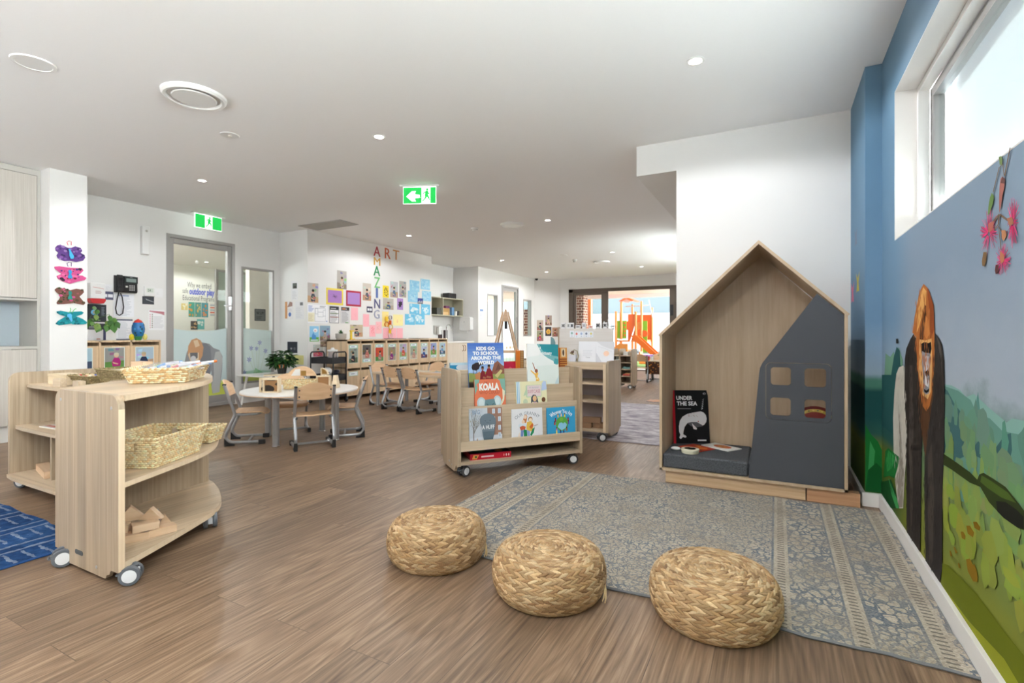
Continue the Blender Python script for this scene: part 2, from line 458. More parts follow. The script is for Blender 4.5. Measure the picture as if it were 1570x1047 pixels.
MURAL_HILLS=[((130,170,160),[(2.484,0.864),(2.379,0.869),(2.283,0.861),(2.221,0.844),(2.145,0.863),(2.025,0.837),(1.883,0.811),(1.847,0.828),(1.774,0.833),(1.755,0.844),(1.666,0.842),(1.666,0.669),(2.541,0.522)]),((96,142,128),[(2.484,0.859),(2.417,0.858),(2.306,0.857),(2.175,0.839),(2.116,0.802),(2.008,0.804),(1.912,0.782),(1.774,0.795),(1.666,0.779),(1.666,0.606),(2.541,0.419)]),((60,102,104),[(2.484,0.851),(2.43,0.845),(2.342,0.804),(2.261,0.783),(2.175,0.771),(2.107,0.756),(2.097,0.737),(2.069,0.696),(2.034,0.716),(1.975,0.715),(1.897,0.773),(1.854,0.787),(1.847,0.742),(1.868,0.696),(1.927,0.701),(1.991,0.699),(2.079,0.667),(2.155,0.664),(2.239,0.639),(2.379,0.586),(2.484,0.57)]),((110,150,125),[(3.649,0.837),(3.621,0.943),(3.486,0.927),(3.385,0.962),(3.351,0.907),(3.268,0.99),(3.172,0.926),(3.172,0.784),(3.678,0.735)]),((38,84,84),[(3.738,0.809),(3.46,0.829),(3.385,0.936),(3.314,0.989),(3.241,0.971),(3.224,0.895),(3.139,0.89),(3.139,0.507),(3.738,0.503)]),((24,32,36),[(3.333,1.031),(3.277,1.032),(3.277,1.007),(3.333,1.006)]),((104,112,20),[(2.5,0.171),(2.41,0.197),(2.107,0.228),(1.88,0.223),(1.762,0.227),(1.737,0.203),(1.737,0.129),(1.894,0.145),(2.184,0.103),(2.5,0.079)]),((146,150,36),[(2.5,0.079),(2.184,0.103),(1.894,0.145),(1.737,0.129),(1.737,0.087),(2.036,0.07),(2.5,0.047)]),((44,56,18),[(2.541,0.597),(2.379,0.601),(2.175,0.601),(2.107,0.594),(2.088,0.615),(2.052,0.629),(1.975,0.631),(1.883,0.631),(1.8,0.611),(1.762,0.601),(1.762,0.552),(1.8,0.544),(1.868,0.541),(1.927,0.543),(2.008,0.552),(2.079,0.578),(2.175,0.566),(2.379,0.562),(2.541,0.553)]),((24,26,18),[(1.951,0.572),(1.883,0.589),(1.813,0.59),(1.768,0.585),(1.768,0.554),(1.813,0.544),(1.897,0.54),(1.943,0.544)]),((70,92,30),[(2.069,0.617),(1.991,0.62),(1.868,0.62),(1.813,0.607),(1.912,0.593),(2.017,0.591),(2.079,0.594)]),((132,100,16),[(2.27,0.371),(2.243,0.381),(2.217,0.375),(2.221,0.36),(2.256,0.354)]),((132,100,16),[(2.211,0.412),(2.175,0.424),(2.135,0.415),(2.145,0.396),(2.196,0.39)]),((132,100,16),[(2.145,0.447),(2.112,0.458),(2.079,0.451),(2.088,0.437),(2.132,0.431)]),((132,100,16),[(2.347,0.289),(2.33,0.293),(2.302,0.285),(2.325,0.273)]),((132,100,16),[(2.397,0.257),(2.379,0.261),(2.364,0.25),(2.384,0.24)]),((132,100,16),[(2.299,0.251),(2.283,0.256),(2.27,0.244),(2.288,0.237)]),((132,100,16),[(2.213,0.298),(2.175,0.315),(2.145,0.305),(2.132,0.317),(2.105,0.294),(2.105,0.269),(2.145,0.253),(2.196,0.266)])]
MURAL_GORILLA=[((198,192,180),[(3.155,0.898),(3.256,0.883),(3.317,0.846),(3.364,0.755),(3.351,0.807),(3.405,0.598),(3.39,0.407),(3.351,0.264),(3.268,0.144),(3.16,0.178),(3.118,0.371),(3.059,0.522),(3.098,0.883)]),((150,140,128),[(3.268,0.697),(3.224,0.586),(3.139,0.366),(3.172,0.179),(3.268,0.149),(3.305,0.276),(3.323,0.232),(3.351,0.274),(3.246,0.36)]),((50,44,40),[(2.943,1.057),(3.007,1.032),(3.087,0.986),(3.123,0.933),(3.13,0.735),(3.087,0.608),(3.087,0.243),(3.081,0.04),(2.994,0.041),(2.894,0.043),(2.824,0.045),(2.812,0.254),(2.801,0.522),(2.757,0.778),(2.858,0.889),(2.894,1.036)]),((74,66,60),[(3.02,0.907),(2.968,0.91),(2.943,0.668),(2.955,0.239),(2.994,0.072),(3.033,0.466)]),((50,45,42),[(2.578,1.06),(2.532,1.042),(2.489,1.015),(2.463,0.954),(2.455,0.812),(2.463,0.627),(2.484,0.43),(2.489,0.142),(2.515,0.077),(2.568,0.072),(2.654,0.056),(2.731,0.057),(2.747,0.354),(2.747,0.557),(2.674,0.708),(2.615,0.794),(2.596,0.931)]),((86,80,74),[(2.559,1.047),(2.515,1.022),(2.489,0.974),(2.48,0.837),(2.497,0.936),(2.532,0.998)]),((72,64,58),[(2.694,0.54),(2.634,0.606),(2.596,0.403),(2.615,0.131),(2.664,0.084),(2.694,0.292)]),((88,58,36),[(2.858,0.889),(2.835,0.769),(2.801,0.66),(2.757,0.554),(2.725,0.533),(2.684,0.652),(2.634,0.768),(2.615,0.794),(2.592,0.931)]),((176,104,48),[(2.761,1.275),(2.812,1.256),(2.858,1.216),(2.925,1.132),(2.962,1.063),(2.894,1.045),(2.87,0.915),(2.824,0.802),(2.779,0.744),(2.717,0.727),(2.664,0.758),(2.625,0.822),(2.592,0.931),(2.592,1.058),(2.606,1.175),(2.684,1.246)]),((142,70,30),[(2.705,1.248),(2.684,1.246),(2.606,1.175),(2.593,1.076),(2.654,1.036),(2.664,1.144)]),((226,172,98),[(2.768,1.261),(2.715,1.24),(2.725,1.174),(2.779,1.148),(2.835,1.092),(2.882,1.063),(2.858,1.151),(2.812,1.222)]),((96,56,32),[(2.747,1.187),(2.715,1.174),(2.725,1.091),(2.768,1.034),(2.835,1.028),(2.812,1.092),(2.779,1.134)]),((204,130,66),[(2.725,1.135),(2.684,1.118),(2.664,1.057),(2.715,1.035),(2.757,1.057)]),((226,176,110),[(2.835,1.034),(2.736,1.029),(2.634,1.039),(2.625,0.929),(2.644,0.82),(2.694,0.782),(2.779,0.789),(2.847,0.887)]),((24,20,20),[(2.801,1.014),(2.747,1.023),(2.684,1.019),(2.644,1.025),(2.634,0.996),(2.654,0.973),(2.715,0.977),(2.779,0.963),(2.801,0.982)]),((150,152,160),[(2.79,0.983),(2.736,0.976),(2.664,0.978),(2.644,0.96),(2.664,0.911),(2.664,0.845),(2.674,0.809),(2.725,0.798),(2.768,0.807),(2.768,0.878),(2.79,0.92)]),((232,232,236),[(2.725,0.965),(2.674,0.964),(2.674,0.921),(2.715,0.882),(2.674,0.858),(2.684,0.833),(2.736,0.839),(2.747,0.908)]),((20,18,20),[(2.736,0.895),(2.694,0.906),(2.674,0.899),(2.679,0.88),(2.705,0.886),(2.725,0.876)]),((20,18,20),[(2.757,0.82),(2.715,0.816),(2.669,0.831),(2.674,0.817),(2.715,0.805),(2.747,0.807)])]
MURAL_LEAVES=[((22,104,44),[(3.678,0.201),(3.621,0.369),(3.538,0.405),(3.224,0.418),(3.291,0.349),(3.361,0.277),(3.512,0.254)]),((50,140,70),[(3.61,0.317),(3.528,0.394),(3.314,0.398),(3.435,0.315),(3.566,0.262)]),((14,74,32),[(4.384,-0.14),(4.22,-0.04),(3.929,0.108),(3.649,0.186),(3.46,0.246),(3.337,0.208),(3.246,0.151),(3.46,0.069),(4.384,-0.22)]),((60,148,80),[(3.533,0.238),(3.435,0.212),(3.291,0.182),(3.255,0.148),(3.323,0.127),(3.46,0.173)])]
MURAL_FLOWER=[((112,92,76),[(1.854,1.57),(1.893,1.501),(1.885,1.499),(1.848,1.567)]),((112,92,76),[(1.929,1.538),(1.975,1.478),(1.969,1.476),(1.923,1.535)]),((112,92,76),[(1.902,1.537),(1.895,1.505),(1.89,1.504),(1.898,1.536)]),((112,92,76),[(1.921,1.534),(1.898,1.539),(1.902,1.541),(1.925,1.537)]),((112,92,76),[(1.931,1.404),(1.987,1.389),(1.976,1.383),(1.921,1.399)]),((112,92,76),[(1.928,1.399),(1.864,1.368),(1.856,1.371),(1.919,1.402)]),((112,92,76),[(1.933,1.403),(1.937,1.374),(1.928,1.372),(1.923,1.401)]),((112,92,76),[(1.939,1.375),(1.97,1.365),(1.964,1.362),(1.933,1.372)]),((112,92,76),[(1.933,1.369),(1.917,1.299),(1.911,1.298),(1.927,1.368)]),((112,92,76),[(1.935,1.369),(1.907,1.345),(1.902,1.345),(1.93,1.369)]),((100,128,70),[(1.982,1.477),(1.965,1.463),(1.972,1.446),(2.002,1.419),(2.015,1.418),(2.008,1.446),(1.997,1.467)]),((110,130,80),[(1.93,1.568),(1.914,1.565),(1.902,1.552),(1.909,1.537),(1.923,1.543)]),((158,98,88),[(1.904,1.504),(1.885,1.492),(1.889,1.471),(1.902,1.452),(1.914,1.421),(1.926,1.405),(1.928,1.447),(1.923,1.483),(1.917,1.5)]),((96,60,56),[(1.904,1.504),(1.885,1.492),(1.887,1.479),(1.917,1.489)]),((166,96,84),[(2.008,1.391),(1.967,1.391),(1.972,1.365),(2.013,1.364)]),((120,92,60),[(2.05,1.311),(2.023,1.307),(2.027,1.283),(2.042,1.266),(2.061,1.27),(2.064,1.284)]),((160,104,80),[(1.873,1.379),(1.838,1.376),(1.826,1.356),(1.855,1.354)]),((180,126,90),[(1.909,1.353),(1.882,1.348),(1.873,1.332),(1.895,1.32),(1.909,1.331)]),((176,112,80),[(1.918,1.295),(1.891,1.28),(1.891,1.262),(1.914,1.258),(1.923,1.277)]),((86,44,44),[(1.952,1.26),(1.93,1.256),(1.933,1.234),(1.952,1.232),(1.959,1.244)])]
# ------------------------------------------------------------------ the room
def mural_mat():
    m, nt, b = newmat('mural_wall')
    tc = N(nt, 'ShaderNodeTexCoord'); sp = N(nt, 'ShaderNodeSeparateXYZ'); nt.links.new(tc.outputs['Object'], sp.inputs[0])
    no = N(nt, 'ShaderNodeTexNoise'); no.inputs['Scale'].default_value = 3.2; no.inputs['Detail'].default_value = 5; no.inputs['Roughness'].default_value = 0.6
    mp = N(nt, 'ShaderNodeMapping'); mp.inputs['Scale'].default_value = (1, 1, 1.6); nt.links.new(tc.outputs['Object'], mp.inputs[0]); nt.links.new(mp.outputs[0], no.inputs['Vector'])
    zz = math_n(nt, 'ADD', sp.outputs[2], math_n(nt, 'MULTIPLY_ADD', no.outputs[0], 0.30, -0.15))
    zf = math_n(nt, 'DIVIDE', zz, 2.7)
    a = ramp(nt, [(0.0, (129, 127, 30)), (0.05, (125, 127, 37)), (0.12, (113, 125, 56)), (0.19, (99, 123, 79)), (0.26, (86, 116, 99)), (0.30, (103, 129, 122)), (0.33, (153, 163, 175)), (0.50, (127, 144, 163)), (0.72, (122, 144, 163)), (1.0, (116, 142, 163))])
    c2 = ramp(nt, [(0.0, (37, 82, 34)), (0.10, (94, 110, 37)), (0.135, (103, 115, 43)), (0.165, (41, 86, 79)), (0.20, (25, 75, 75)), (0.262, (24, 72, 72)), (0.272, (72, 122, 104)), (0.288, (75, 125, 108)), (0.30, (147, 165, 182)), (0.42, (111, 142, 170)), (0.72, (101, 135, 163)), (1.0, (98, 129, 151))])
    zf2 = math_n(nt, 'DIVIDE', math_n(nt, 'ADD', sp.outputs[2], math_n(nt, 'MULTIPLY_ADD', no.outputs[0], 0.05, -0.025)), 2.7)
    nt.links.new(zf, a.inputs[0]); nt.links.new(zf2, c2.inputs[0])
    mr = N(nt, 'ShaderNodeMapRange', interpolation_type='SMOOTHSTEP'); nt.links.new(sp.outputs[1], mr.inputs[0])
    mr.inputs[1].default_value = 2.9; mr.inputs[2].default_value = 3.45
    nt.links.new(mixc(nt, mr.outputs[0], a.outputs[0], c2.outputs[0]), b.inputs['Base Color'])
    b.inputs['Roughness'].default_value = 0.7; b.inputs['Specular IOR Level'].default_value = 0.2
    return m
M_MURAL = mural_mat()
HC = 2.7
struct('floor', MB().box(-13, -3.0, -0.1, 1.0, 8.2, 0).box(-13, 8.2, -0.1, -0.63, 14.42, 0), M_FLOOR)
struct('ceiling', MB().box(-7.3, -3.0, HC, 1.0, 8.2, HC + 0.12).box(-7.3, 8.2, HC, -0.60, 14.45, HC + 0.12), M_CEIL)

# wall with the mural, its high window, and the nib beside the reading nook
WY = 3.378
wr = MB().box(0.57, -3, 0, 0.84, 3.75, 1.566).box(0.57, -3, 2.366, 0.84, 3.75, HC).box(0.57, WY, 1.566, 0.84, 3.75, 2.366)
wr.box(0.485, 3.75, 0, 0.84, 4.42, HC)
wall_right = struct('wall_right', wr, M_MURAL, smooth=False)
tr = MB().box(0.5695, -2.0, 1.562, 0.80, WY, 1.567).box(0.5695, -2.0, 2.3655, 0.80, WY, 2.37).box(0.5695, WY - 0.001, 1.566, 0.80, WY + 0.004, 2.366)
struct('trim_1', tr, M_SKIRT)
def ring(mb, x0, x1, y0, y1, z0, z1, w):
    mb.box(x0, y0, z0, x1, y1, z0 + w).box(x0, y0, z1 - w, x1, y1, z1).box(x0, y0, z0 + w, x1, y0 + w, z1 - w).box(x0, y1 - w, z0 + w, x1, y1, z1 - w)
    return mb
win = struct('window_1', ring(MB(), 0.665, 0.712, -2.0, WY, 1.567, 2.365, 0.03), M_PLASTIC)
ring(MB(), 0.716, 0.764, -1.97, WY - 0.03, 1.597, 2.335, 0.05).build('sash', M_ALU, win)
MB().box(0.713, -1.98, 1.585, 0.7165, WY - 0.02, 1.602).box(0.713, WY - 0.05, 1.6, 0.7165, WY - 0.045, 2.33).build('gasket', M_BLACK, win)
MB().box(0.738, -1.93, 1.645, 0.744, WY - 0.08, 2.287).build('pane', M_GLASS, win)
def blind_mat():
    m, nt, b = newmat('roller_blind_fabric')
    t = N(nt, 'ShaderNodeBsdfTranslucent'); t.inputs[0].default_value = lin((226, 232, 240)) + (1,)
    mx = N(nt, 'ShaderNodeMixShader'); mx.inputs[0].default_value = 0.02
    b.inputs['Base Color'].default_value = lin((232, 235, 240)) + (1,); b.inputs['Roughness'].default_value = 0.8
    nt.links.new(b.outputs[0], mx.inputs[1]); nt.links.new(t.outputs[0], mx.inputs[2]); nt.links.new(mx.outputs[0], nt.nodes['Material Output'].inputs[0])
    return m
M_BLIND = blind_mat()
bl = thing('roller_blind', 'white roller blind lowered behind the high window above the mural', 'blind', (0.80, 0.7, 1.745))
MB().quad((0, 0.5, 0), (0, 2.62, 0), (0, 2.62, 0.62), (0, 0.5, 0.62)).build('fabric', M_BLIND, bl)
MB().box(-0.006, 0.5, -0.022, 0.006, 2.62, 0.0).build('bottom_rail', M_PLASTIC, bl)

# skirting along the mural wall and round the nib
sk = MB().box(0.552, -3, 0, 0.5698, 3.75, 0.085).box(0.467, 3.732, 0, 0.552, 3.7498, 0.085).box(0.467, 3.75, 0, 0.4848, 4.42, 0.085)
struct('baseboard_right', sk, M_SKIRT, bevel=0.002)

# mural painting on the wall
def bright(lst, k):
    return [(tuple(min(250, int(v * k)) for v in c), p) for c, p in lst]
def strokes(lst, n, w, h, jit, seed):
    r = random.Random(seed); out = []
    for c, pts in lst:
        ys = [p[0] for p in pts]; zs = [p[1] for p in pts]
        for _ in range(int(n * (max(ys) - min(ys)) * (max(zs) - min(zs)) / 0.05) + 6):
            y, z = r.uniform(min(ys), max(ys)), r.uniform(min(zs), max(zs)); q = True
            for yy, zz in ((y, z), (y, z - h), (y + w, z)):
                ins_, j = False, len(pts) - 1
                for i in range(len(pts)):
                    if (pts[i][1] > zz) != (pts[j][1] > zz) and yy < (pts[j][0] - pts[i][0]) * (zz - pts[i][1]) / (pts[j][1] - pts[i][1]) + pts[i][0]: ins_ = not ins_
                    j = i
                q = q and ins_
            if q:
                d = r.uniform(-jit, jit); hh = h * r.uniform(0.5, 1.0); ww = w * r.uniform(0.4, 1.0)
                out.append((tuple(max(8, min(250, int(v + d))) for v in c), [(y, z), (y + ww, z - hh * 0.4), (y + ww * 0.6, z - hh), (y - ww * 0.2, z - hh * 0.5)]))
    return out
def mural2(name, lst, off, k=1.25):
    mb = MB()
    for i, (c, pts) in enumerate(bright(lst, k)):
        x = 0.5698 - off - 0.00001 * i
        mb.add([(x, p[0], max(p[1], 0.086)) for p in pts], [tuple(range(len(pts)))], c)
    return mb.build(name, M_WALLPRINT, wall_right, smooth=False)
mural2('painted_hills', MURAL_HILLS[:3], 0.0005, 0.95)
r_ = random.Random(21); DAB = []
for k in range(150):
    f = k / 149.0; y = r_.uniform(1.62, 2.46); z = 0.80 - 0.46 * f + r_.uniform(-0.05, 0.05) - 0.06 * (2.46 - y) * (1 - f)
    c = tuple(int((84, 126, 116)[i] * (1 - f) ** 1.3 + (136, 146, 56)[i] * (1 - (1 - f) ** 1.3) + r_.uniform(-7, 7)) for i in range(3)); w, h = r_.uniform(0.02, 0.07), r_.uniform(0.02, 0.065)
    DAB.append((c, [(y + w * math.cos(a) * r_.uniform(0.6, 1.2), z + h * math.sin(a) * r_.uniform(0.6, 1.3)) for a in (0.2, 0.9, 1.7, 2.4, 3.2, 4.0, 4.8, 5.6)]))
mural2('painted_foliage', DAB, 0.0010, 1.0)
mural2('painted_hillside', MURAL_HILLS[3:], 0.0026, 0.98)
mural2('painted_gorilla', MURAL_GORILLA, 0.0032, 1.0)
mural2('painted_fur', strokes([MURAL_GORILLA[i] for i in (0, 2, 4, 7, 8, 10, 12)], 60, 0.010, 0.05, 17, 3), 0.00345, 1.0)
mural2('painted_leaves', MURAL_LEAVES + strokes(MURAL_LEAVES, 60, 0.012, 0.06, 14, 5), 0.0038, 1.05)
r_ = random.Random(4); BLO = []
for cy, cz, ry, rz_, n in ((2.008, 1.363, 0.063, 0.059, 90), (1.834, 1.361, 0.035, 0.058, 80), (1.902, 1.267, 0.049, 0.040, 80)):
    for k in range(n):
        a = r_.uniform(0, 2 * PI); q = r_.uniform(0.55, 1.25); dy, dz = ry * q * math.cos(a), rz_ * q * math.sin(a); l = math.hypot(dy, dz); w = 0.0009
        BLO.append((r_.choice(((206, 54, 110), (190, 40, 96), (226, 84, 134), (170, 36, 84))), [(cy + dy * 0.2 - dz / l * w, cz + dz * 0.2 + dy / l * w), (cy + dy - dz / l * w, cz + dz + dy / l * w), (cy + dy + dz / l * w, cz + dz - dy / l * w), (cy + dy * 0.2 + dz / l * w, cz + dz * 0.2 - dy / l * w)]))
mural2('painted_flower', MURAL_FLOWER, 0.0032, 1.0)
bm_ = MB()
for i, (c, pts) in enumerate(BLO): bm_.add([(0.5672 - 0.000002 * i, p[0], p[1]) for p in pts], [(0, 1, 2, 3)], c)
bm_.build('painted_blossom', M_WALLPRINT, wall_right, smooth=False)
# the nib face carries the mural on: big leaves low down, butterflies on the narrow side
mb = MB()
for c, pts in (((26, 110, 48), [(0.486, 0.09), (0.486, 0.50), (0.50, 0.47), (0.515, 0.44), (0.55, 0.40), (0.569, 0.35), (0.569, 0.09)]), ((60, 150, 84), [(0.495, 0.12), (0.51, 0.40), (0.535, 0.34), (0.525, 0.2)]), ((16, 84, 38), [(0.486, 0.09), (0.50, 0.22), (0.54, 0.27), (0.569, 0.24), (0.569, 0.09)])):
    y = 3.7495 - 0.0003 * len(mb.f)
    mb.add([(x, y, z) for x, z in pts], [tuple(range(len(pts)))], c)
for c, y0, z0, s in (((214, 120, 150), 4.32, 1.35, 1.0), ((196, 180, 80), 4.06, 1.40, 0.9), ((120, 130, 150), 4.15, 1.72, 0.8)):
    for sg in (-1, 1):
        mb.add([(0.4845, y0, z0 - 0.06 * s), (0.4845, y0 + sg * 0.07 * s, z0 - 0.07 * s), (0.4845, y0 + sg * 0.04 * s, z0), (0.4845, y0 + sg * 0.09 * s, z0 + 0.08 * s), (0.4845, y0, z0 + 0.03 * s)], [(0, 1, 2, 3, 4)], c)
mb.build('painted_leaf_corner', M_WALLPRINT, wall_right, smooth=False)

# wall behind the reading nook and the bulkhead that runs on from it
struct('wall_rear', MB().box(-7.3, -3.12, 0, -4.6, -3.0, HC).box(-3.9, -3.12, 0, 0.84, -3.0, HC).box(-7.3, -3.0, 0, -7.18, 2.0, HC), M_WHITE)  # unseen wall behind the camera; its gap is added to admit daylight
wbk = MB().box(-0.749, 4.42, 0, 0.57, 8.2, HC).box(-0.749, 8.2, 0, -0.63, 14.42, 1.94).box(-0.749, 8.2, 2.3, -0.63, 14.42, HC)
for y0, y1 in ((8.2, 8.5), (10.1, 10.3), (11.9, 14.42)): wbk.box(-0.749, y0, 1.94, -0.63, y1, 2.3)
struct('wall_back', wbk, M_WHITE)
for k, (y0, y1) in enumerate(((8.5, 10.1), (10.3, 11.9))):
    added_clerestory = struct('window_%d' % (k + 5), ring(MB(), -0.72, -0.66, y0, y1, 1.94, 2.3, 0.03), M_BRONZE)  # unseen clerestory windows, added to brighten the far ceiling
    MB().box(-0.692, y0 + 0.03, 1.97, -0.688, y1 - 0.03, 2.27).build('pane', M_GLASS, added_clerestory)
struct('trim_2', MB().box(-1.087, 4.42, 2.44, -0.749, 14.3, HC), M_WHITE)

# left side walls
XL = -7.18
wl = MB().box(-7.3, 2.0, 0, XL, 3.772, HC).box(-7.3, 3.772, 2.395, XL, 4.727, HC).box(-7.3, 4.727, 0, XL, 4.831, HC)
wl.box(-7.3, 4.831, 0, XL, 5.39, 0.295).box(-7.3, 4.831, 2.075, XL, 5.39, HC).box(-7.3, 5.39, 0, XL, 5.50, HC)
struct('wall_left', wl, M_WHITE)
struct('wall_art', MB().box(-7.3, 5.49, 0, -6.52, 8.70, HC), M_WHITE)
struct('column_white', MB().box(-7.2, 2.27, 0, -6.37, 2.578, HC), M_WHITE)
struct('wall_kitchenette', MB().box(-7.3, 8.70, 0, -7.185, 10.49, HC), M_WHITE)
wf = MB().box(-7.3, 10.49, 0, -6.45, 10.62, HC)
for y0, y1, z0, z1 in ((10.62, 10.92, 0, HC), (10.92, 11.46, 0, 0.985), (10.92, 11.46, 2.06, HC), (11.46, 11.668, 0, HC), (11.668, 12.66, 2.35, HC), (12.66, 12.95, 0, HC), (12.95, 13.5, 0, 0.97), (12.95, 13.5, 2.045, HC), (13.5, 13.75, 0, HC)):
    wf.box(-6.57, y0, z0, -6.45, y1, z1)
struct('wall_far_left', wf, M_WHITE)
wb = MB().prism([(-6.45, 13.7), (-5.85, 14.3), (-5.85, 14.42), (-6.57, 14.42), (-6.57, 13.7)], 0, HC)
wb.box(-5.85, 14.3, 0, -5.574, 14.42, HC).box(-5.574, 14.3, 2.387, -0.749, 14.42, HC)
struct('wall_far', wb, M_WHITE)
sk = MB().box(XL, 2.578, 0, XL + 0.015, 3.76, 0.1).box(XL, 4.74, 0, XL + 0.015, 5.49, 0.1).box(XL, 5.475, 0, -6.505, 5.49, 0.1).box(-6.52, 5.49, 0, -6.505, 8.7, 0.1)
sk.box(-6.45, 10.49, 0, -6.435, 11.66, 0.1).box(-6.45, 12.67, 0, -6.435, 13.7, 0.1).box(-6.37, 2.27, 0, -6.355, 2.578, 0.1)
struct('baseboard_left', sk, M_SKIRT)

# glazed door and side window of the office corridor
d = struct('door_1', ring(MB(), -7.26, XL + 0.006, 3.772, 4.727, 0.012, 2.395, 0.045), M_ALU)
lf = MB().box(-7.245, 3.817, 0.03, -7.19, 3.87, 2.35).box(-7.245, 4.62, 0.03, -7.19, 4.682, 2.35).box(-7.245, 3.87, 2.275, -7.19, 4.62, 2.35).box(-7.245, 3.87, 0.03, -7.19, 4.62, 0.165)
lf.build('door_leaf', M_ALU, d, bevel=0.003)
MB().box(-7.222, 3.87, 0.165, -7.214, 4.62, 2.275).build('pane', M_GLASS, d)
h = MB().box(-7.19, 4.632, 1.40, -7.178, 4.675, 1.60).tube([(-7.18, 4.655, 1.465), (-7.13, 4.655, 1.465), (-7.125, 4.64, 1.465), (-7.125, 4.53, 1.465)], 0.009)
h.build('door_handle', M_CHROME, d)
def curve_top(x0, x1, z0, z1a, zm, z1b, n=10):
    pts = [(x0, z0), (x1, z0)]
    for k in range(n + 1):
        t = 1 - k / n
        pts.append((x0 + (x1 - x0) * t, (1 - t) ** 2 * z1a + 2 * t * (1 - t) * zm + t * t * z1b))
    return pts
# frosted film with a painted gorilla on the door pane
p = Pic(0.75, 1.2, slab=False)
p.poly(curve_top(0, 1, 0, 0.80, 0.74, 0.81), (204, 224, 226))
p.rect(0, 0, 1, 0.14, (206, 214, 92)); p.rect(0, 0.14, 1, 0.17, (214, 222, 140))
gk = (150, 152, 156)
p.poly([(0.30, 0.60), (0.24, 0.52), (0.20, 0.40), (0.22, 0.22), (0.34, 0.03), (0.62, 0.01), (0.64, 0.2), (0.70, 0.3), (0.70, 0.12), (0.72, 0.02), (0.86, 0.03), (0.88, 0.14), (0.91, 0.3), (0.92, 0.46), (0.86, 0.54), (0.74, 0.57), (0.66, 0.62), (0.52, 0.64)], gk)
p.poly([(0.70, 0.10), (0.73, 0.02), (0.86, 0.03), (0.88, 0.2), (0.92, 0.44), (0.87, 0.53), (0.78, 0.52), (0.74, 0.4), (0.75, 0.25)], (190, 192, 192))
p.poly([(0.50, 0.62), (0.60, 0.63), (0.68, 0.58), (0.70, 0.45), (0.66, 0.2), (0.60, 0.02), (0.46, 0.02), (0.48, 0.3)], (132, 134, 140))
p.poly([(0.26, 0.50), (0.27, 0.60), (0.33, 0.67), (0.42, 0.69), (0.50, 0.66), (0.55, 0.58), (0.53, 0.48), (0.46, 0.40), (0.32, 0.40)], (210, 160, 118))
p.poly([(0.36, 0.66), (0.44, 0.67), (0.48, 0.60), (0.40, 0.58)], (232, 206, 172)); p.poly([(0.27, 0.50), (0.29, 0.52), (0.46, 0.52), (0.46, 0.41), (0.31, 0.42)], (232, 216, 190))
p.poly([(0.30, 0.52), (0.44, 0.52), (0.44, 0.46), (0.40, 0.44), (0.36, 0.46), (0.31, 0.44)], (110, 110, 116)); p.ell(0.36, 0.45, 0.05, 0.035, (216, 216, 220))
p.build('frosted_film', d, (-7.2135, 3.87, 0.165), (0, 0, PI / 2), M_FILM)
w2 = struct('window_2', ring(MB(), -7.26, XL + 0.004, 4.831, 5.39, 0.295, 2.075, 0.028), M_ALU)
MB().box(-7.222, 4.859, 0.323, -7.214, 5.362, 2.047).build('pane', M_GLASS, w2)
p = Pic(0.503, 0.83, slab=False)
p.poly(curve_top(0, 1, 0, 0.99, 0.96, 0.94), (206, 224, 222))
p.rect(0, 0, 1, 0.09, (196, 208, 100)); p.poly([(0, 0.09), (1, 0.09), (1, 0.16), (0.5, 0.2), (0, 0.18)], (168, 206, 186))
p.poly([(0.35, 0.09), (0.45, 0.24), (0.7, 0.14), (0.95, 0.12), (0.9, 0.08)], (150, 200, 160)); p.poly([(0.4, 0.09), (0.55, 0.2), (0.85, 0.1)], (126, 186, 140))
for x, z, s in ((0.60, 0.71, 1), (0.31, 0.61, 1), (0.49, 0.60, 0.9), (0.80, 0.55, 1), (0.24, 0.40, 1.1), (0.08, 0.16, 1.1)):
    p.line([(x, z), (0.42 + 0.2 * x, 0.10)], 0.004, (176, 196, 150))
    for k in range(6):
        a = math.radians(60 * k + 20)
        p.poly([(x, z), (x + 0.045 * s * math.cos(a - 0.35), z + 0.03 * s * math.sin(a - 0.35)), (x + 0.09 * s * math.cos(a), z + 0.055 * s * math.sin(a)), (x + 0.045 * s * math.cos(a + 0.35), z + 0.03 * s * math.sin(a + 0.35))], (150, 152, 206) if k % 2 else (126, 130, 194))
p.build('frosted_film', w2, (-7.2135, 4.859, 0.323), (0, 0, PI / 2), M_FILM)

# the corridor behind that door
M_CREAM = mat('cream_wall', (238, 232, 222), 0.7, spec=0.2)
co = MB().box(-12.72, 2.0, 0, -12.6, 11.0, HC).box(-9.32, 6.36, 0, -9.2, 8.3, HC)
struct('wall_corridor', co, M_CREAM)
struct('ceiling_corridor', MB().box(-12.72, 2.0, HC, -7.3, 8.4, HC + 0.1), M_CREAM)
dc = struct('door_2', ring(MB(), -10.56, -10.5, 6.5, 7.4, 0, 2.42, 0.05), M_ALU)
MB().box(-10.54, 6.55, 0.05, -10.52, 7.35, 2.37).build('pane', mat('frosted_green_glass', (178, 192, 182), 0.3), dc)
def onwall_x(pic, X, y, z, name, label, cat='poster', group=None):
    o = pic.build(name, None, (X + 0.003, y, z), (0, 0, PI / 2)); return tag(o, label, cat, group)
def corr(px_y, px_z): return px_y * 1.3696, 1.06 + (px_z - 1.06) * 1.3696
p = Pic(0.80, 0.46, slab=False)
p.rect(0, 0, 1, 1, (238, 232, 222))
p.text('Why we embed', 0.5, 0.84, 0.135, (90, 88, 90), 0.58, 0.0)
p.text('safe', 0.08, 0.50, 0.12, (90, 88, 90), 0.13, 0.0); p.text('outdoor play', 0.58, 0.50, 0.15, (112, 118, 204), 0.62, 0.05)
p.text('Educational Programs?', 0.5, 0.14, 0.125, (90, 88, 90), 0.79, 0.0)
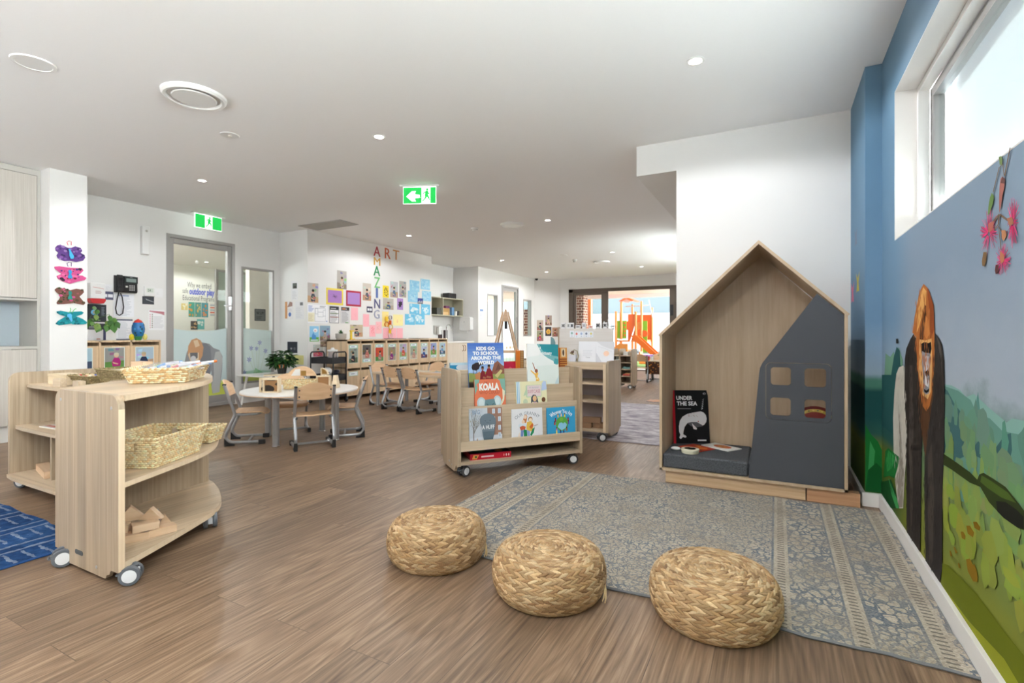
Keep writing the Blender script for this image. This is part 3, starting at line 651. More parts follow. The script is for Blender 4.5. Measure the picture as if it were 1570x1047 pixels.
onwall_x(p, -12.6, 6.98, 1.86, 'wall_sign', 'printed question lettered on the cream wall behind the glazed corridor door', 'sign')
for i, (y0, z0, w, h, cs, lab) in enumerate(((6.95, 1.62, 0.15, 0.16, ((236, 210, 140), (250, 240, 210)), 'small yellow notice seen through the glazed door'),
        (7.12, 1.46, 0.145, 0.36, ((92, 170, 150), (232, 160, 80)), 'green map poster seen through the door, nearest the yellow notice'),
        (7.275, 1.46, 0.145, 0.36, ((104, 160, 150), (222, 190, 120)), 'teal map poster in the middle of the corridor display'),
        (7.43, 1.46, 0.165, 0.36, ((96, 158, 168), (226, 140, 90)), 'blue map poster with orange land seen through the door'),
        (7.63, 1.47, 0.165, 0.36, ((236, 226, 216), (226, 120, 100)), 'white notice with orange bars seen through the door'),
        (7.17, 1.15, 0.17, 0.21, ((90, 84, 80), (216, 176, 130)), 'dark animal picture low on the corridor display'),
        (7.32, 1.16, 0.18, 0.25, ((120, 190, 186), (236, 236, 226)), 'pale turquoise poster low on the corridor display'))):
    p = Pic(w, h, cs[0])
    rr = random.Random(i)
    if i == 4:
        for k in range(5): p.rect(0.08, 0.1 + 0.17 * k, 0.92, 0.2 + 0.17 * k, cs[1] if k % 2 else (176, 180, 186))
    else:
        for k in range(7): p.ell(rr.uniform(0.15, 0.85), rr.uniform(0.12, 0.88), rr.uniform(0.06, 0.2), rr.uniform(0.04, 0.12), cs[1], 9)
    onwall_x(p, -12.6, y0, z0, 'poster', lab)
p = Pic(0.24, 0.24, (70, 70, 74)); p.rect(0.06, 0.06, 0.94, 0.94, (120, 124, 124)); p.text('W.I.P?', 0.5, 0.66, 0.06, (30, 30, 32), 0.17); p.lines(0.15, 0.15, 0.85, 0.45, 3, (40, 40, 42))
onwall_x(p, -9.2, 6.47, 1.31, 'wall_sign', 'small dark grey square sign on the cream wall behind the narrow window', 'sign')

# far-left wall: two narrow windows and a glazed door into the next room
w3 = struct('window_3', ring(MB(), -6.56, -6.446, 10.92, 11.46, 0.985, 2.06, 0.03), M_ALU)
MB().box(-6.52, 10.95, 1.01, -6.512, 11.43, 2.03).build('pane', M_GLASS, w3)
w4 = struct('window_4', ring(MB(), -6.56, -6.446, 12.95, 13.5, 0.97, 2.045, 0.03), M_ALU)
MB().box(-6.52, 12.98, 1.0, -6.512, 13.47, 2.015).build('pane', M_GLASS, w4)
d3 = struct('door_3', ring(MB(), -6.56, -6.44, 11.668, 12.66, 0.01, 2.35, 0.05), M_ALU)
ring(MB(), -6.53, -6.47, 11.718, 12.61, 0.03, 2.30, 0.08).build('door_leaf', M_ALU, d3)
MB().box(-6.505, 11.79, 0.10, -6.497, 12.54, 2.23).build('pane', M_GLASS, d3)
p = Pic(0.74, 0.9, slab=False)
p.poly(curve_top(0, 1, 0, 0.92, 0.9, 0.98), (206, 226, 222)); p.rect(0, 0, 1, 0.2, (202, 208, 110))
for x in (0.3, 0.55, 0.62, 0.8): p.line([(x, 0.15), (x + 0.03, 0.6)], 0.008, (170, 160, 110)); p.ell(x + 0.03, 0.62, 0.05, 0.035, (196, 170, 120))
p.build('frosted_film', d3, (-6.4965, 11.80, 0.11), (0, 0, PI / 2), M_FILM)
MB().box(-6.47, 12.555, 1.36, -6.458, 12.595, 1.52).tube([(-6.46, 12.575, 1.42), (-6.41, 12.575, 1.42), (-6.41, 12.46, 1.42)], 0.009).build('door_handle', M_CHROME, d3)
nx = MB().box(-9.1, 8.4, 0, -9.0, 14.5, 2.7).box(-12.7, 8.4, 0, -7.3, 8.5, 2.7)
struct('wall_next_room', nx, mat('pale_green_wall', (176, 190, 176), 0.7))
def brick_mat():
    m, nt, b = newmat('red_brown_brick')
    tc = N(nt, 'ShaderNodeTexCoord'); sp = N(nt, 'ShaderNodeSeparateXYZ'); nt.links.new(tc.outputs['Object'], sp.inputs[0])
    cb = N(nt, 'ShaderNodeCombineXYZ'); nt.links.new(math_n(nt, 'ADD', sp.outputs[0], sp.outputs[1]), cb.inputs[0]); nt.links.new(sp.outputs[2], cb.inputs[1])
    br = N(nt, 'ShaderNodeTexBrick'); nt.links.new(cb.outputs[0], br.inputs['Vector'])
    for k, v in (('Scale', 1.0), ('Mortar Size', 0.008), ('Brick Width', 0.24), ('Row Height', 0.086)): br.inputs[k].default_value = v
    br.inputs['Color1'].default_value = lin((126, 74, 58)) + (1,); br.inputs['Color2'].default_value = lin((96, 58, 48)) + (1,); br.inputs['Mortar'].default_value = lin((216, 200, 186)) + (1,)
    nt.links.new(br.outputs['Color'], b.inputs['Base Color']); b.inputs['Roughness'].default_value = 0.85
    return m
M_BRICK = brick_mat()
struct('wall_brick', MB().box(-7.15, 14.0, 0, -6.6, 14.2, 1.80), M_BRICK)

# the wide sliding doors at the far end
d4 = struct('door_4', MB().box(-5.574, 14.29, 0.0, -5.44, 14.4, 2.387).box(-5.574, 14.29, 2.29, -0.749, 14.4, 2.387).box(-2.60, 14.28, 0, -2.44, 14.42, 2.29).box(-5.574, 14.29, 0, -0.749, 14.4, 0.02), M_BRONZE)
lf = MB()
for a, b2, y in ((-5.44, -4.36, 14.33), (-2.44, -1.36, 14.33)):
    lf.box(a, y, 0.02, a + 0.09, y + 0.045, 2.29).box(b2 - 0.2, y, 0.02, b2, y + 0.045, 2.29).box(a + 0.09, y, 2.2, b2 - 0.2, y + 0.045, 2.29).box(a + 0.09, y, 0.02, b2 - 0.2, y + 0.045, 0.14)
lf.build('sliding_leaf', M_BRONZE, d4)
MB().box(-5.35, 14.35, 0.14, -4.56, 14.357, 2.2).box(-2.35, 14.35, 0.14, -1.56, 14.357, 2.2).build('pane', M_GLASS, d4)
MB().box(-4.42, 14.31, 0.85, -4.39, 14.335, 1.3).box(-2.585, 14.262, 1.55, -2.50, 14.281, 1.85).build('door_handle', M_BLACK, d4)

# outside: paved patio under a soffit, lawn, the neighbouring building
struct('ground', MB().box(-60, 14.42, -0.14, 0.9, 90, -0.02).box(0.9, 14.42, -0.14, 60, 90, -0.02), mat('pale_paving', (216, 208, 200), 0.8))
gr = MB().box(-12, 15.6, -0.02, 4, 19.0, 0.0)
o = gr.build('lawn', mat('artificial_turf', (70, 100, 30), 0.9)); o['kind'] = 'structure'
struct('ceiling_patio', MB().box(-12, 14.42, 2.40, 4, 17.2, 2.55).box(-12, 17.05, 2.28, 4, 17.2, 2.40), mat('patio_soffit', (214, 186, 180), 0.7))
struct('column_brick', MB().box(-5.88, 15.4, -0.02, -5.50, 15.8, 2.28), M_BRICK)
bd = thing('neighbouring_building', 'pale blue-grey building with tall white windows beyond the playground', 'building', (-7, 27, 0))
MB().box(-7, 0, 2.1, 10, 3, 4.6).box(-7, 0.0, -0.1, 10, 3, 0.1).build('wall', mat('blue_grey_cladding', (112, 130, 138), 0.7), bd)
MB().box(-7, -0.08, 1.98, 10, 0.05, 2.14).build('window_head', mat('pale_trim', (228, 232, 238), 0.6), bd)
M_FARWIN = mat('bright_window', (246, 248, 252), 0.3)
for i in range(11):
    x = -6.6 + 1.42 * i
    f = ring(MB(Matrix.Translation((x, 0, 0)) @ Matrix.Rotation(-PI / 2, 4, 'Z')), -0.05, 0.12, 0.0, 1.34, 0.1, 1.98, 0.09).build('window_frame', mat('pale_frame', (196, 204, 218), 0.5) if i == 0 else bpy.data.materials['pale_frame'], bd)
    MB().box(x + 0.06, 0.0, 0.16, x + 1.28, 0.05, 1.92).build('pane', M_FARWIN, f)
# ------------------------------------------------------------------ ceiling fittings
def downlight(x, y, label, first=[]):
    if not first:
        t = thing('downlight', label, 'ceiling light', (x, y, HC), 0, 'recessed downlights')
        MB().lathe([(0.038, -0.004), (0.052, -0.004), (0.052, 0.0), (0.038, 0.0), (0.038, -0.004)], 24).build('trim_ring', M_PLASTIC, t)
        MB().lathe([(0.0, -0.0035), (0.038, -0.0035)], 24).build('lens', M_LENS, t)
        first.append(t)
    else:
        t = dup(first[0], (x, y, HC), 0, label)
    d = bpy.data.lights.new('downlight_lamp', 'SPOT'); d.spot_size = math.radians(168); d.spot_blend = 0.25; d.shadow_soft_size = 0.035; d.energy = DOWNLIGHT_W; d.color = (0.96, 0.98, 1.0)
    l = bpy.data.objects.new('downlight_lamp', d); C.objects.link(l); l.location = (x, y, HC - 0.045)
for x, y, lab in ((-0.43, 3.19, 'round lit downlight in the ceiling above the patterned rug, nearest the nook'), (-2.93, 3.19, 'round lit downlight in the ceiling beyond the big round air vent'),
                  (-5.45, 3.22, 'round lit downlight in the ceiling before the exit sign over the corridor door'), (-5.45, 6.65, 'round lit downlight in the ceiling near the ART letters'),
                  (-2.93, 6.68, 'round lit downlight in the ceiling beside the small round air vent'), (-5.45, 9.88, 'round lit downlight in the ceiling before the open kitchenette shelf'),
                  (-5.43, 12.3, 'round lit downlight in the ceiling before the far glazed door'), (-2.93, 9.93, 'round lit downlight in the ceiling just past the farthest air vent'),
                  (-2.93, 12.4, 'round lit downlight in the ceiling close to the sliding doors')):
    downlight(x, y, lab)
downlight(-11.6, 6.95, 'round lit downlight in the corridor ceiling seen through the glazed door')
for x, y in ((-0.43, -0.3), (-2.93, -0.3), (-5.45, -0.3)):
    downlight(x, y, 'round lit downlight in the ceiling behind the camera')

def air_vent(x, y, s, label, first=[]):
    if first:
        t = dup(first[0], (x, y, HC), 0, label); t.scale = (s, s, s); return t
    t = thing('air_vent', label, 'air vent', (x, y, HC), 0, 'round ceiling air vents')
    MB().lathe([(0.155, -0.012), (0.165, -0.026), (0.182, -0.028), (0.195, -0.016), (0.198, 0.0)], 40).build('rim', M_PLASTIC, t)
    MB().lathe([(0.0, -0.006), (0.155, -0.006)], 32).build('throat', M_DARK, t)
    MB().lathe([(0.0, -0.026), (0.130, -0.026), (0.136, -0.021), (0.132, -0.016), (0.0, -0.016)], 36).build('disc', M_PLASTIC, t)
    first.append(t); t.scale = (s, s, s)
    return t
air_vent(-3.55, 2.045, 1.0, 'large round white air vent with a central disc, nearest on the ceiling')
air_vent(-3.51, 6.69, 0.95, 'round white air vent in the middle of the ceiling beyond the exit sign')
air_vent(-3.53, 11.11, 0.95, 'farthest round white air vent, toward the sliding doors')
tag(MB().lathe([(0.0, -0.006), (0.085, -0.006), (0.088, -0.009), (0.105, -0.008), (0.108, 0)], 36).build('ceiling_speaker', M_PLASTIC, None, loc=(-3.985, 1.345, HC)), 'flat round white speaker disc in the ceiling above the baskets', 'speaker')
t = thing('sprinkler', 'small flat round white sprinkler cover on the ceiling', 'sprinkler', (-4.0, 2.59, HC))
MB().lathe([(0.0, -0.005), (0.068, -0.005), (0.074, 0)], 28).build('cover_plate', M_PLASTIC, t)
MB().lathe([(0.0, -0.012), (0.012, -0.012), (0.016, -0.005)], 14).build('nozzle', M_LINENEDGE, t)
t = thing('smoke_detector', 'small domed white smoke detector on the ceiling before the middle air vent', 'smoke detector', (-4.15, 6.65, HC))
MB().lathe([(0.0, -0.045), (0.035, -0.042), (0.045, -0.025), (0.058, -0.02), (0.06, 0)], 24).build('housing', M_PLASTIC, t)
MB().lathe([(0.0475, -0.03), (0.05, -0.022)], 24).build('grille', M_LINENEDGE, t)
t = thing('smoke_detector', 'tiny dark-tipped detector on the ceiling between the two farther air vents', 'smoke detector', (-3.97, 10.54, HC))
MB().lathe([(0.0, -0.03), (0.05, -0.02), (0.055, 0)], 20).build('housing', M_PLASTIC, t)
MB().lathe([(0.0, -0.06), (0.03, -0.055), (0.035, -0.028)], 16).build('sensor', M_LINENEDGE, t)
tag(MB().lathe([(0.0, -0.008), (0.075, -0.008), (0.08, 0)], 24).build('ceiling_speaker', M_PLASTIC, None, loc=(-3.943, 9.82, HC)), 'flat white disc in the ceiling just before the tiny far detector', 'speaker')
t = thing('return_air_grille', 'grey rectangular return air grille in the ceiling by the art wall corner', 'air vent', (-6.0, 5.43, HC))
mb = MB()
for k in range(24): mb.box(-0.41 + 0.0345 * k, -0.155, -0.006, -0.392 + 0.0345 * k, 0.155, 0.0)
mb.build('louvre', M_LINENEDGE, t)
MB().box(-0.44, -0.185, -0.008, 0.44, -0.155, 0).box(-0.44, 0.155, -0.008, 0.44, 0.185, 0).box(-0.44, -0.155, -0.008, -0.41, 0.155, 0).box(0.41, -0.155, -0.008, 0.44, 0.155, 0).build('frame', mat('grey_grille', (176, 174, 172), 0.6), t)
MB().box(-0.41, -0.155, -0.0005, 0.41, 0.155, 0).build('backing', mat('grille_back', (120, 118, 116), 0.8), t)
tag(MB().lathe([(0.0, -0.055), (0.035, -0.045), (0.045, -0.015), (0.045, 0.0)], 20).build('security_camera', M_BLACK, None, loc=(-6.36, 13.68, HC)), 'small black dome camera on the ceiling in the far corner', 'camera')

M_EXITW = mat('exit_white', (250, 255, 250), 0.4, emis=(240, 255, 245), estr=0.9)
M_EXITG = mat('exit_green', (24, 176, 74), 0.4, emis=(24, 190, 80), estr=0.55)
def exit_sign(loc, rz, arrow, label):
    t = thing('exit_sign', label, 'exit sign', loc, rz)
    MB().box(-0.22, -0.035, -0.016, 0.22, 0.035, 0).build('ceiling_plate', M_PLASTIC, t, bevel=0.004)
    MB().box(-0.185, -0.008, -0.205, 0.185, 0.008, -0.016).build('light_panel', M_EXITW, t)
    g = MB()
    yy = -0.0085
    x0, x1, z0, z1 = -0.181, 0.181, -0.200, -0.024
    dx0, dx1 = (0.022, 0.122) if arrow else (-0.052, 0.052)
    def fr(pts): g.add([(x, yy, z) for x, z in pts], [tuple(range(len(pts)))])
    fr([(x0, z0), (dx0, z0), (dx0, z1), (x0, z1)]) if not arrow else None
    fr([(dx1, z0), (x1, z0), (x1, z1), (dx1, z1)])
    if arrow:
        fr([(x0, z1), (x0, z0), (dx0, z0), (dx0, z0 + 0.065), (-0.055, z0 + 0.055), (-0.04, z0 + 0.022), (-0.085, z0 + 0.022), (-0.15, z0 + 0.078), (-0.15, z1)])
        fr([(dx0, z0 + 0.065), (dx0, z1), (-0.15, z1), (-0.15, z0 + 0.078), (-0.085, z0 + 0.136), (-0.04, z0 + 0.136), (-0.055, z0 + 0.103), (dx0 - 0.02, z0 + 0.094), (dx0 - 0.02, z0 + 0.065)])
    cx = (dx0 + dx1) / 2
    yy = -0.009
    # the running figure
    for pts in ([(0.000, 0.118), (0.020, 0.112), (0.016, 0.075), (-0.006, 0.072)], [(-0.006, 0.078), (0.016, 0.078), (0.030, 0.050), (0.024, 0.040), (0.010, 0.058), (-0.004, 0.064)], [(-0.004, 0.074), (0.008, 0.07), (-0.004, 0.040), (-0.026, 0.014), (-0.034, 0.018), (-0.014, 0.042)], [(0.022, 0.046), (0.030, 0.048), (0.040, 0.030), (0.034, 0.026)],
                [(0.002, 0.114), (-0.014, 0.108), (-0.026, 0.092), (-0.020, 0.088), (-0.008, 0.100), (0.002, 0.100)], [(0.018, 0.110), (0.022, 0.102), (0.034, 0.090), (0.030, 0.084), (0.014, 0.094)]):
        mx_ = sum(p[0] for p in pts) / len(pts); mz_ = sum(p[1] for p in pts) / len(pts)
        fr([(cx + 1.15 * (mx_ + (x - mx_) * 1.35), z0 + 0.008 + 1.1 * (mz_ + (z - mz_) * 1.12)) for x, z in pts])
    fr([(cx + 0.014 + 0.014 * math.cos(k * PI / 5), z0 + 0.152 + 0.014 * math.sin(k * PI / 5)) for k in range(10)])
    g.build('pictogram', M_EXITG, t, smooth=False)
    return t
exit_sign((-3.50, 4.455, HC), math.radians(24), True, 'green exit sign with arrow and running figure hanging mid-ceiling')
exit_sign((-6.93, 4.18, HC), PI / 2, False, 'green exit sign with running figure only, above the corridor door')

# ------------------------------------------------------------------ woven floor poufs
def make_pouf(seed, R=0.228, Hh=0.188):
    rnd = random.Random(seed)
    t = thing('woven_pouf', 'pouf', 'pouf', (0, 0, 0), 0, 'round braided straw poufs on the floor')
    # profile of the braid path from the middle of the top, over the shoulder, to the underside
    prof = []
    n = 40
    for k in range(n + 1):
        a = k / n
        if a < 0.36: r = R * 0.80 * a / 0.36; z = Hh - 0.004 - 0.012 * (a / 0.36) ** 2
        else:
            q = (a - 0.36) / 0.64; th = math.radians(72 - 150 * q)
            r = R * 0.69 + R * 0.31 * max(0, math.cos(th)) ** 0.8 if th > -1.4 else R * 0.69
            z = Hh * 0.47 + (Hh * 0.475) * math.sin(th) / math.sin(math.radians(78))
        prof.append((r, max(z, 0.006)))
    core = MB().lathe([(max(0.0, r - 0.012), max(0.004, z - 0.010 if i < 16 else z)) for i, (r, z) in enumerate(prof)], 32)
    core.build('straw_core', mat('straw_core', (150, 120, 82), 0.8) if 'straw_core' not in bpy.data.materials else bpy.data.materials['straw_core'], t)
    # resample by length
    L = [0]
    for a, b in zip(prof[:-1], prof[1:]): L.append(L[-1] + math.hypot(b[0] - a[0], b[1] - a[1]))
    def at(s):
        for i in range(len(L) - 1):
            if s <= L[i + 1]:
                f = (s - L[i]) / (L[i + 1] - L[i]); a, b = prof[i], prof[i + 1]
                dr, dz = b[0] - a[0], b[1] - a[1]; l = math.hypot(dr, dz)
                return a[0] + dr * f, a[1] + dz * f, dr / l, dz / l
        return prof[-1][0], prof[-1][1], 0, -1
    mb = MB(); pitch = 0.0128; s = pitch * 0.6; row = 0
    base = [(200, 168, 126), (188, 154, 112), (214, 186, 146), (174, 140, 98), (194, 160, 118), (160, 124, 86)]
    while s < L[-1]:
        r, z, dr, dz = at(s)
        big = min(1.0, 0.55 + r / R * 0.6)
        cnt = max(5, int(2 * PI * r / (0.0245 * big + 0.001)))
        ph = rnd.random()
        for k in range(cnt):
            q = 2 * PI * (k + ph + rnd.uniform(-0.12, 0.12)) / cnt
            ct, st = math.cos(q), math.sin(q)
            tang = Vector((-st, ct, 0)); down = Vector((dr * ct, dr * st, dz)); nor = tang.cross(down)
            if nor.dot(Vector((ct * 0.5, st * 0.5, 0.5 if z > Hh * 0.4 else -0.2))) < 0: nor = -nor
            sg = 1 if row % 2 else -1
            a = sg * math.radians(rnd.uniform(13, 27))
            ax = tang * math.cos(a) + down * math.sin(a); ay = nor.cross(ax)
            Rm = Matrix((ax, ay, nor)).transposed()
            c = rnd.choice(base); v = rnd.uniform(0.86, 1.06); c = tuple(min(250, int(x * v)) for x in c)
            mb.ell((r * ct + nor.x * 0.001, r * st + nor.y * 0.001, z + nor.z * 0.001), (0.0240 * big + rnd.uniform(-0.001, 0.003), 0.0080 * (0.6 + 0.4 * big), 0.0062), Rm, 7, 5, c)
        s += pitch; row += 1
    mb.build('braided_cover', M_STRAW, t, angle=180)
    tw = MB()
    for k in range(2):
        pts = []
        for i in range(6):
            f = i / 5
            pts.append((R - 0.012 + 0.018 * math.sin(f * 2.4) + 0.004 * k, 0.012 * math.sin(f * 5 + k) + 0.012 * k, Hh * 0.42 - 0.065 * f * (1 + 0.3 * k)))
        tw.tube(pts, [0.004, 0.005, 0.004, 0.004, 0.003, 0.002], 6, (224, 198, 150))
    tw.build('loose_straw_end', M_STRAW, t, rot=(0, 0, math.radians(2)))
    return t
p1 = make_pouf(11); relabel(p1, 'braided straw pouf on bare floor, first of the row from the bookcase'); p1.location = (-1.425, 1.945, 0)
p1.rotation_euler = (0, 0, 0.35)
p2 = make_pouf(12); relabel(p2, 'braided straw pouf in the middle of the row of three'); p2.location = (-0.829, 1.902, 0)
p3 = make_pouf(13); relabel(p3, 'braided straw pouf overlapping the rug, nearest the mural wall'); p3.location = (-0.208, 2.02, 0.0)
p3.rotation_euler = (0, 0, 0.2)

# ------------------------------------------------------------------ rugs
def rug_mat():
    m, nt, b = newmat('beige_blue_rug_pile')
    tc = N(nt, 'ShaderNodeTexCoord'); sp = N(nt, 'ShaderNodeSeparateXYZ'); nt.links.new(tc.outputs['Object'], sp.inputs[0])
    X, Y = sp.outputs[0], sp.outputs[1]
    no = N(nt, 'ShaderNodeTexNoise'); no.inputs['Scale'].default_value = 22; no.inputs['Detail'].default_value = 2; nt.links.new(tc.outputs['Object'], no.inputs[0])
    wv = N(nt, 'ShaderNodeVectorMath', operation='MULTIPLY_ADD'); nt.links.new(no.outputs['Color'], wv.inputs[0]); wv.inputs[1].default_value = (0.045, 0.045, 0); nt.links.new(tc.outputs['Object'], wv.inputs[2])
    def vor(scale, feat='DISTANCE_TO_EDGE', sx=1.0, sy=1.0):
        mp = N(nt, 'ShaderNodeMapping'); mp.inputs['Scale'].default_value = (sx, sy, 0); nt.links.new(wv.outputs[0], mp.inputs[0])
        v = N(nt, 'ShaderNodeTexVoronoi', feature=feat); v.inputs['Scale'].default_value = scale; nt.links.new(mp.outputs[0], v.inputs['Vector']); return v.outputs['Distance']
    field = vor(38); flor = vor(27, sx=1.0, sy=0.7)
    curl = vor(15, 'F1'); ringv = math_n(nt, 'ABSOLUTE', math_n(nt, 'SUBTRACT', math_n(nt, 'FRACT', math_n(nt, 'MULTIPLY', curl, 2.6)), 0.5))
    fblue = math_n(nt, 'LESS_THAN', field, 0.075)
    fblue = math_n(nt, 'MAXIMUM', fblue, math_n(nt, 'LESS_THAN', ringv, 0.07))
    bblue = math_n(nt, 'MAXIMUM', math_n(nt, 'LESS_THAN', flor, 0.10), math_n(nt, 'LESS_THAN', ringv, 0.05))
    # bands measured from either short end (local x runs 0..2.28)
    e = math_n(nt, 'MINIMUM', X, math_n(nt, 'SUBTRACT', 2.28, X))
    def band(a, c): return math_n(nt, 'MULTIPLY', math_n(nt, 'GREATER_THAN', e, a), math_n(nt, 'LESS_THAN', e, c))
    border = math_n(nt, 'LESS_THAN', e, 0.56)
    lad = math_n(nt, 'MAXIMUM', math_n(nt, 'MAXIMUM', band(0.02, 0.085), band(0.255, 0.315)), band(0.50, 0.56))
    tick = math_n(nt, 'LESS_THAN', math_n(nt, 'FRACT', math_n(nt, 'MULTIPLY', Y, 38.0)), 0.38)
    ladc = math_n(nt, 'MAXIMUM', math_n(nt, 'MAXIMUM', band(0.035, 0.07), band(0.27, 0.30)), band(0.515, 0.545))
    tick = math_n(nt, 'MULTIPLY', tick, ladc)
    edge = math_n(nt, 'MAXIMUM', math_n(nt, 'MAXIMUM', band(0.085, 0.097), band(0.243, 0.255)), math_n(nt, 'MAXIMUM', band(0.315, 0.323), band(0.56, 0.57)))
    n2 = N(nt, 'ShaderNodeTexNoise'); n2.inputs['Scale'].default_value = 5; n2.inputs['Detail'].default_value = 3; nt.links.new(tc.outputs['Object'], n2.inputs[0])
    n3 = N(nt, 'ShaderNodeTexNoise'); n3.inputs['Scale'].default_value = 130; n3.inputs['Detail'].default_value = 2; nt.links.new(tc.outputs['Object'], n3.inputs[0])
    beige = ramp(nt, [(0.3, (136, 125, 112)), (0.5, (169, 158, 143)), (0.72, (197, 186, 170))]); nt.links.new(math_n(nt, 'MULTIPLY_ADD', n3.outputs[0], 0.6, math_n(nt, 'MULTIPLY', n2.outputs[0], 0.4)), beige.inputs[0])
    blue = ramp(nt, [(0.35, (74, 88, 104)), (0.65, (112, 120, 128))]); nt.links.new(n3.outputs[0], blue.inputs[0])
    bl = mixc(nt, border, fblue, bblue)
    nb = math_n(nt, 'SUBTRACT', 1.0, math_n(nt, 'MULTIPLY', lad, 1.0))
    f = N(nt, 'ShaderNodeSeparateColor'); nt.links.new(bl, f.inputs[0])
    fac = math_n(nt, 'MULTIPLY', f.outputs[0], nb)
    fac = math_n(nt, 'MAXIMUM', fac, edge)
    fade = math_n(nt, 'MULTIPLY_ADD', n2.outputs[0], 1.3, 0.0)
    fac = math_n(nt, 'MINIMUM', math_n(nt, 'MULTIPLY', fac, fade), 1.0)
    col = mixc(nt, fac, beige.outputs[0], blue.outputs[0])
    col = mixc(nt, math_n(nt, 'MULTIPLY', tick, 0.75), col, (92, 88, 84))
    nt.links.new(col, b.inputs['Base Color']); b.inputs['Roughness'].default_value = 0.95; b.inputs['Specular IOR Level'].default_value = 0.1
    hh = math_n(nt, 'SUBTRACT', math_n(nt, 'MULTIPLY', n3.outputs[0], 0.5), math_n(nt, 'MAXIMUM', fac, tick))
    bump(nt, b, hh, 0.7, 0.006)
    return m
def rug(name, x0, y0, x1, y1, h, mtl, label, binding, nx=60, ny=40, wob=0.006):
    rnd = random.Random(3)
    t = thing(name, label, 'rug', (x0, y0, 0))
    w, d = x1 - x0, y1 - y0
    def off(u): return wob * (math.sin(u * 9.1) + 0.6 * math.sin(u * 23 + 1))
    vs, fs = [], []
    for j in range(ny + 1):
        for i in range(nx + 1):
            u, v = i / nx, j / ny
            x = u * w + (off(v * 3) if i in (0, nx) else 0); y = v * d + (off(u * 4) if j in (0, ny) else 0)
            x = min(max(x, 0.0), w)
            vs.append((x, y, h + 0.0015 * math.sin(u * 31) * math.sin(v * 23)))
    for j in range(ny):
        for i in range(nx):
            a = j * (nx + 1) + i; fs.append((a, a + 1, a + nx + 2, a + nx + 1))
    rim = [i for i in range(nx + 1)] + [j * (nx + 1) + nx for j in range(1, ny + 1)] + [ny * (nx + 1) + i for i in range(nx - 1, -1, -1)] + [j * (nx + 1) for j in range(ny - 1, 0, -1)]
    n0 = len(vs)
    for i in rim: vs.append((vs[i][0], vs[i][1], 0.0005))
    m = len(rim)
    for k in range(m): fs.append((rim[k], n0 + k, n0 + (k + 1) % m, rim[(k + 1) % m]))
    fs.append(tuple(range(n0, n0 + m))[::-1])
    MB().add(vs, fs).build('pile', mtl, t)
    pts = [(vs[i][0], vs[i][1], h * 0.5) for i in rim[::2]]
    MB().tube(pts, h * 0.48, 6, closed=True).build('bound_edge', binding, t)
    return t
rug('area_rug', -1.73, 2.03, 0.55, 3.62, 0.013, rug_mat(), 'large beige and slate-blue patterned rug in front of the house nook', mat('rug_edge', (120, 122, 124), 0.95))
p3.location.z = 0.0

def rug2_mat(name, c1, c2, c3, sx, sy, sc):
    m, nt, b = newmat(name)
    tc = N(nt, 'ShaderNodeTexCoord'); mp = N(nt, 'ShaderNodeMapping'); mp.inputs['Scale'].default_value = (sx, sy, 1); nt.links.new(tc.outputs['Object'], mp.inputs[0])
    no = N(nt, 'ShaderNodeTexNoise'); no.inputs['Scale'].default_value = sc; no.inputs['Detail'].default_value = 6; no.inputs['Roughness'].default_value = 0.68; nt.links.new(mp.outputs[0], no.inputs[0])
    r = ramp(nt, [(0.36, c1), (0.5, c2), (0.62, c3)]); nt.links.new(no.outputs[0], r.inputs[0]); nt.links.new(r.outputs[0], b.inputs['Base Color'])
    b.inputs['Roughness'].default_value = 0.95; b.inputs['Specular IOR Level'].default_value = 0.1
    bump(nt, b, no.outputs[0], 0.4, 0.004)
    return m
rug('area_rug', -2.30, 4.83, -0.80, 7.52, 0.01, rug2_mat('mauve_rug_pile', (146, 138, 150), (186, 180, 186), (222, 218, 220), 3.0, 6.0, 1.6), 'pale mauve distressed rug on the floor behind the book display', mat('mauve_edge', (170, 165, 172), 0.95))
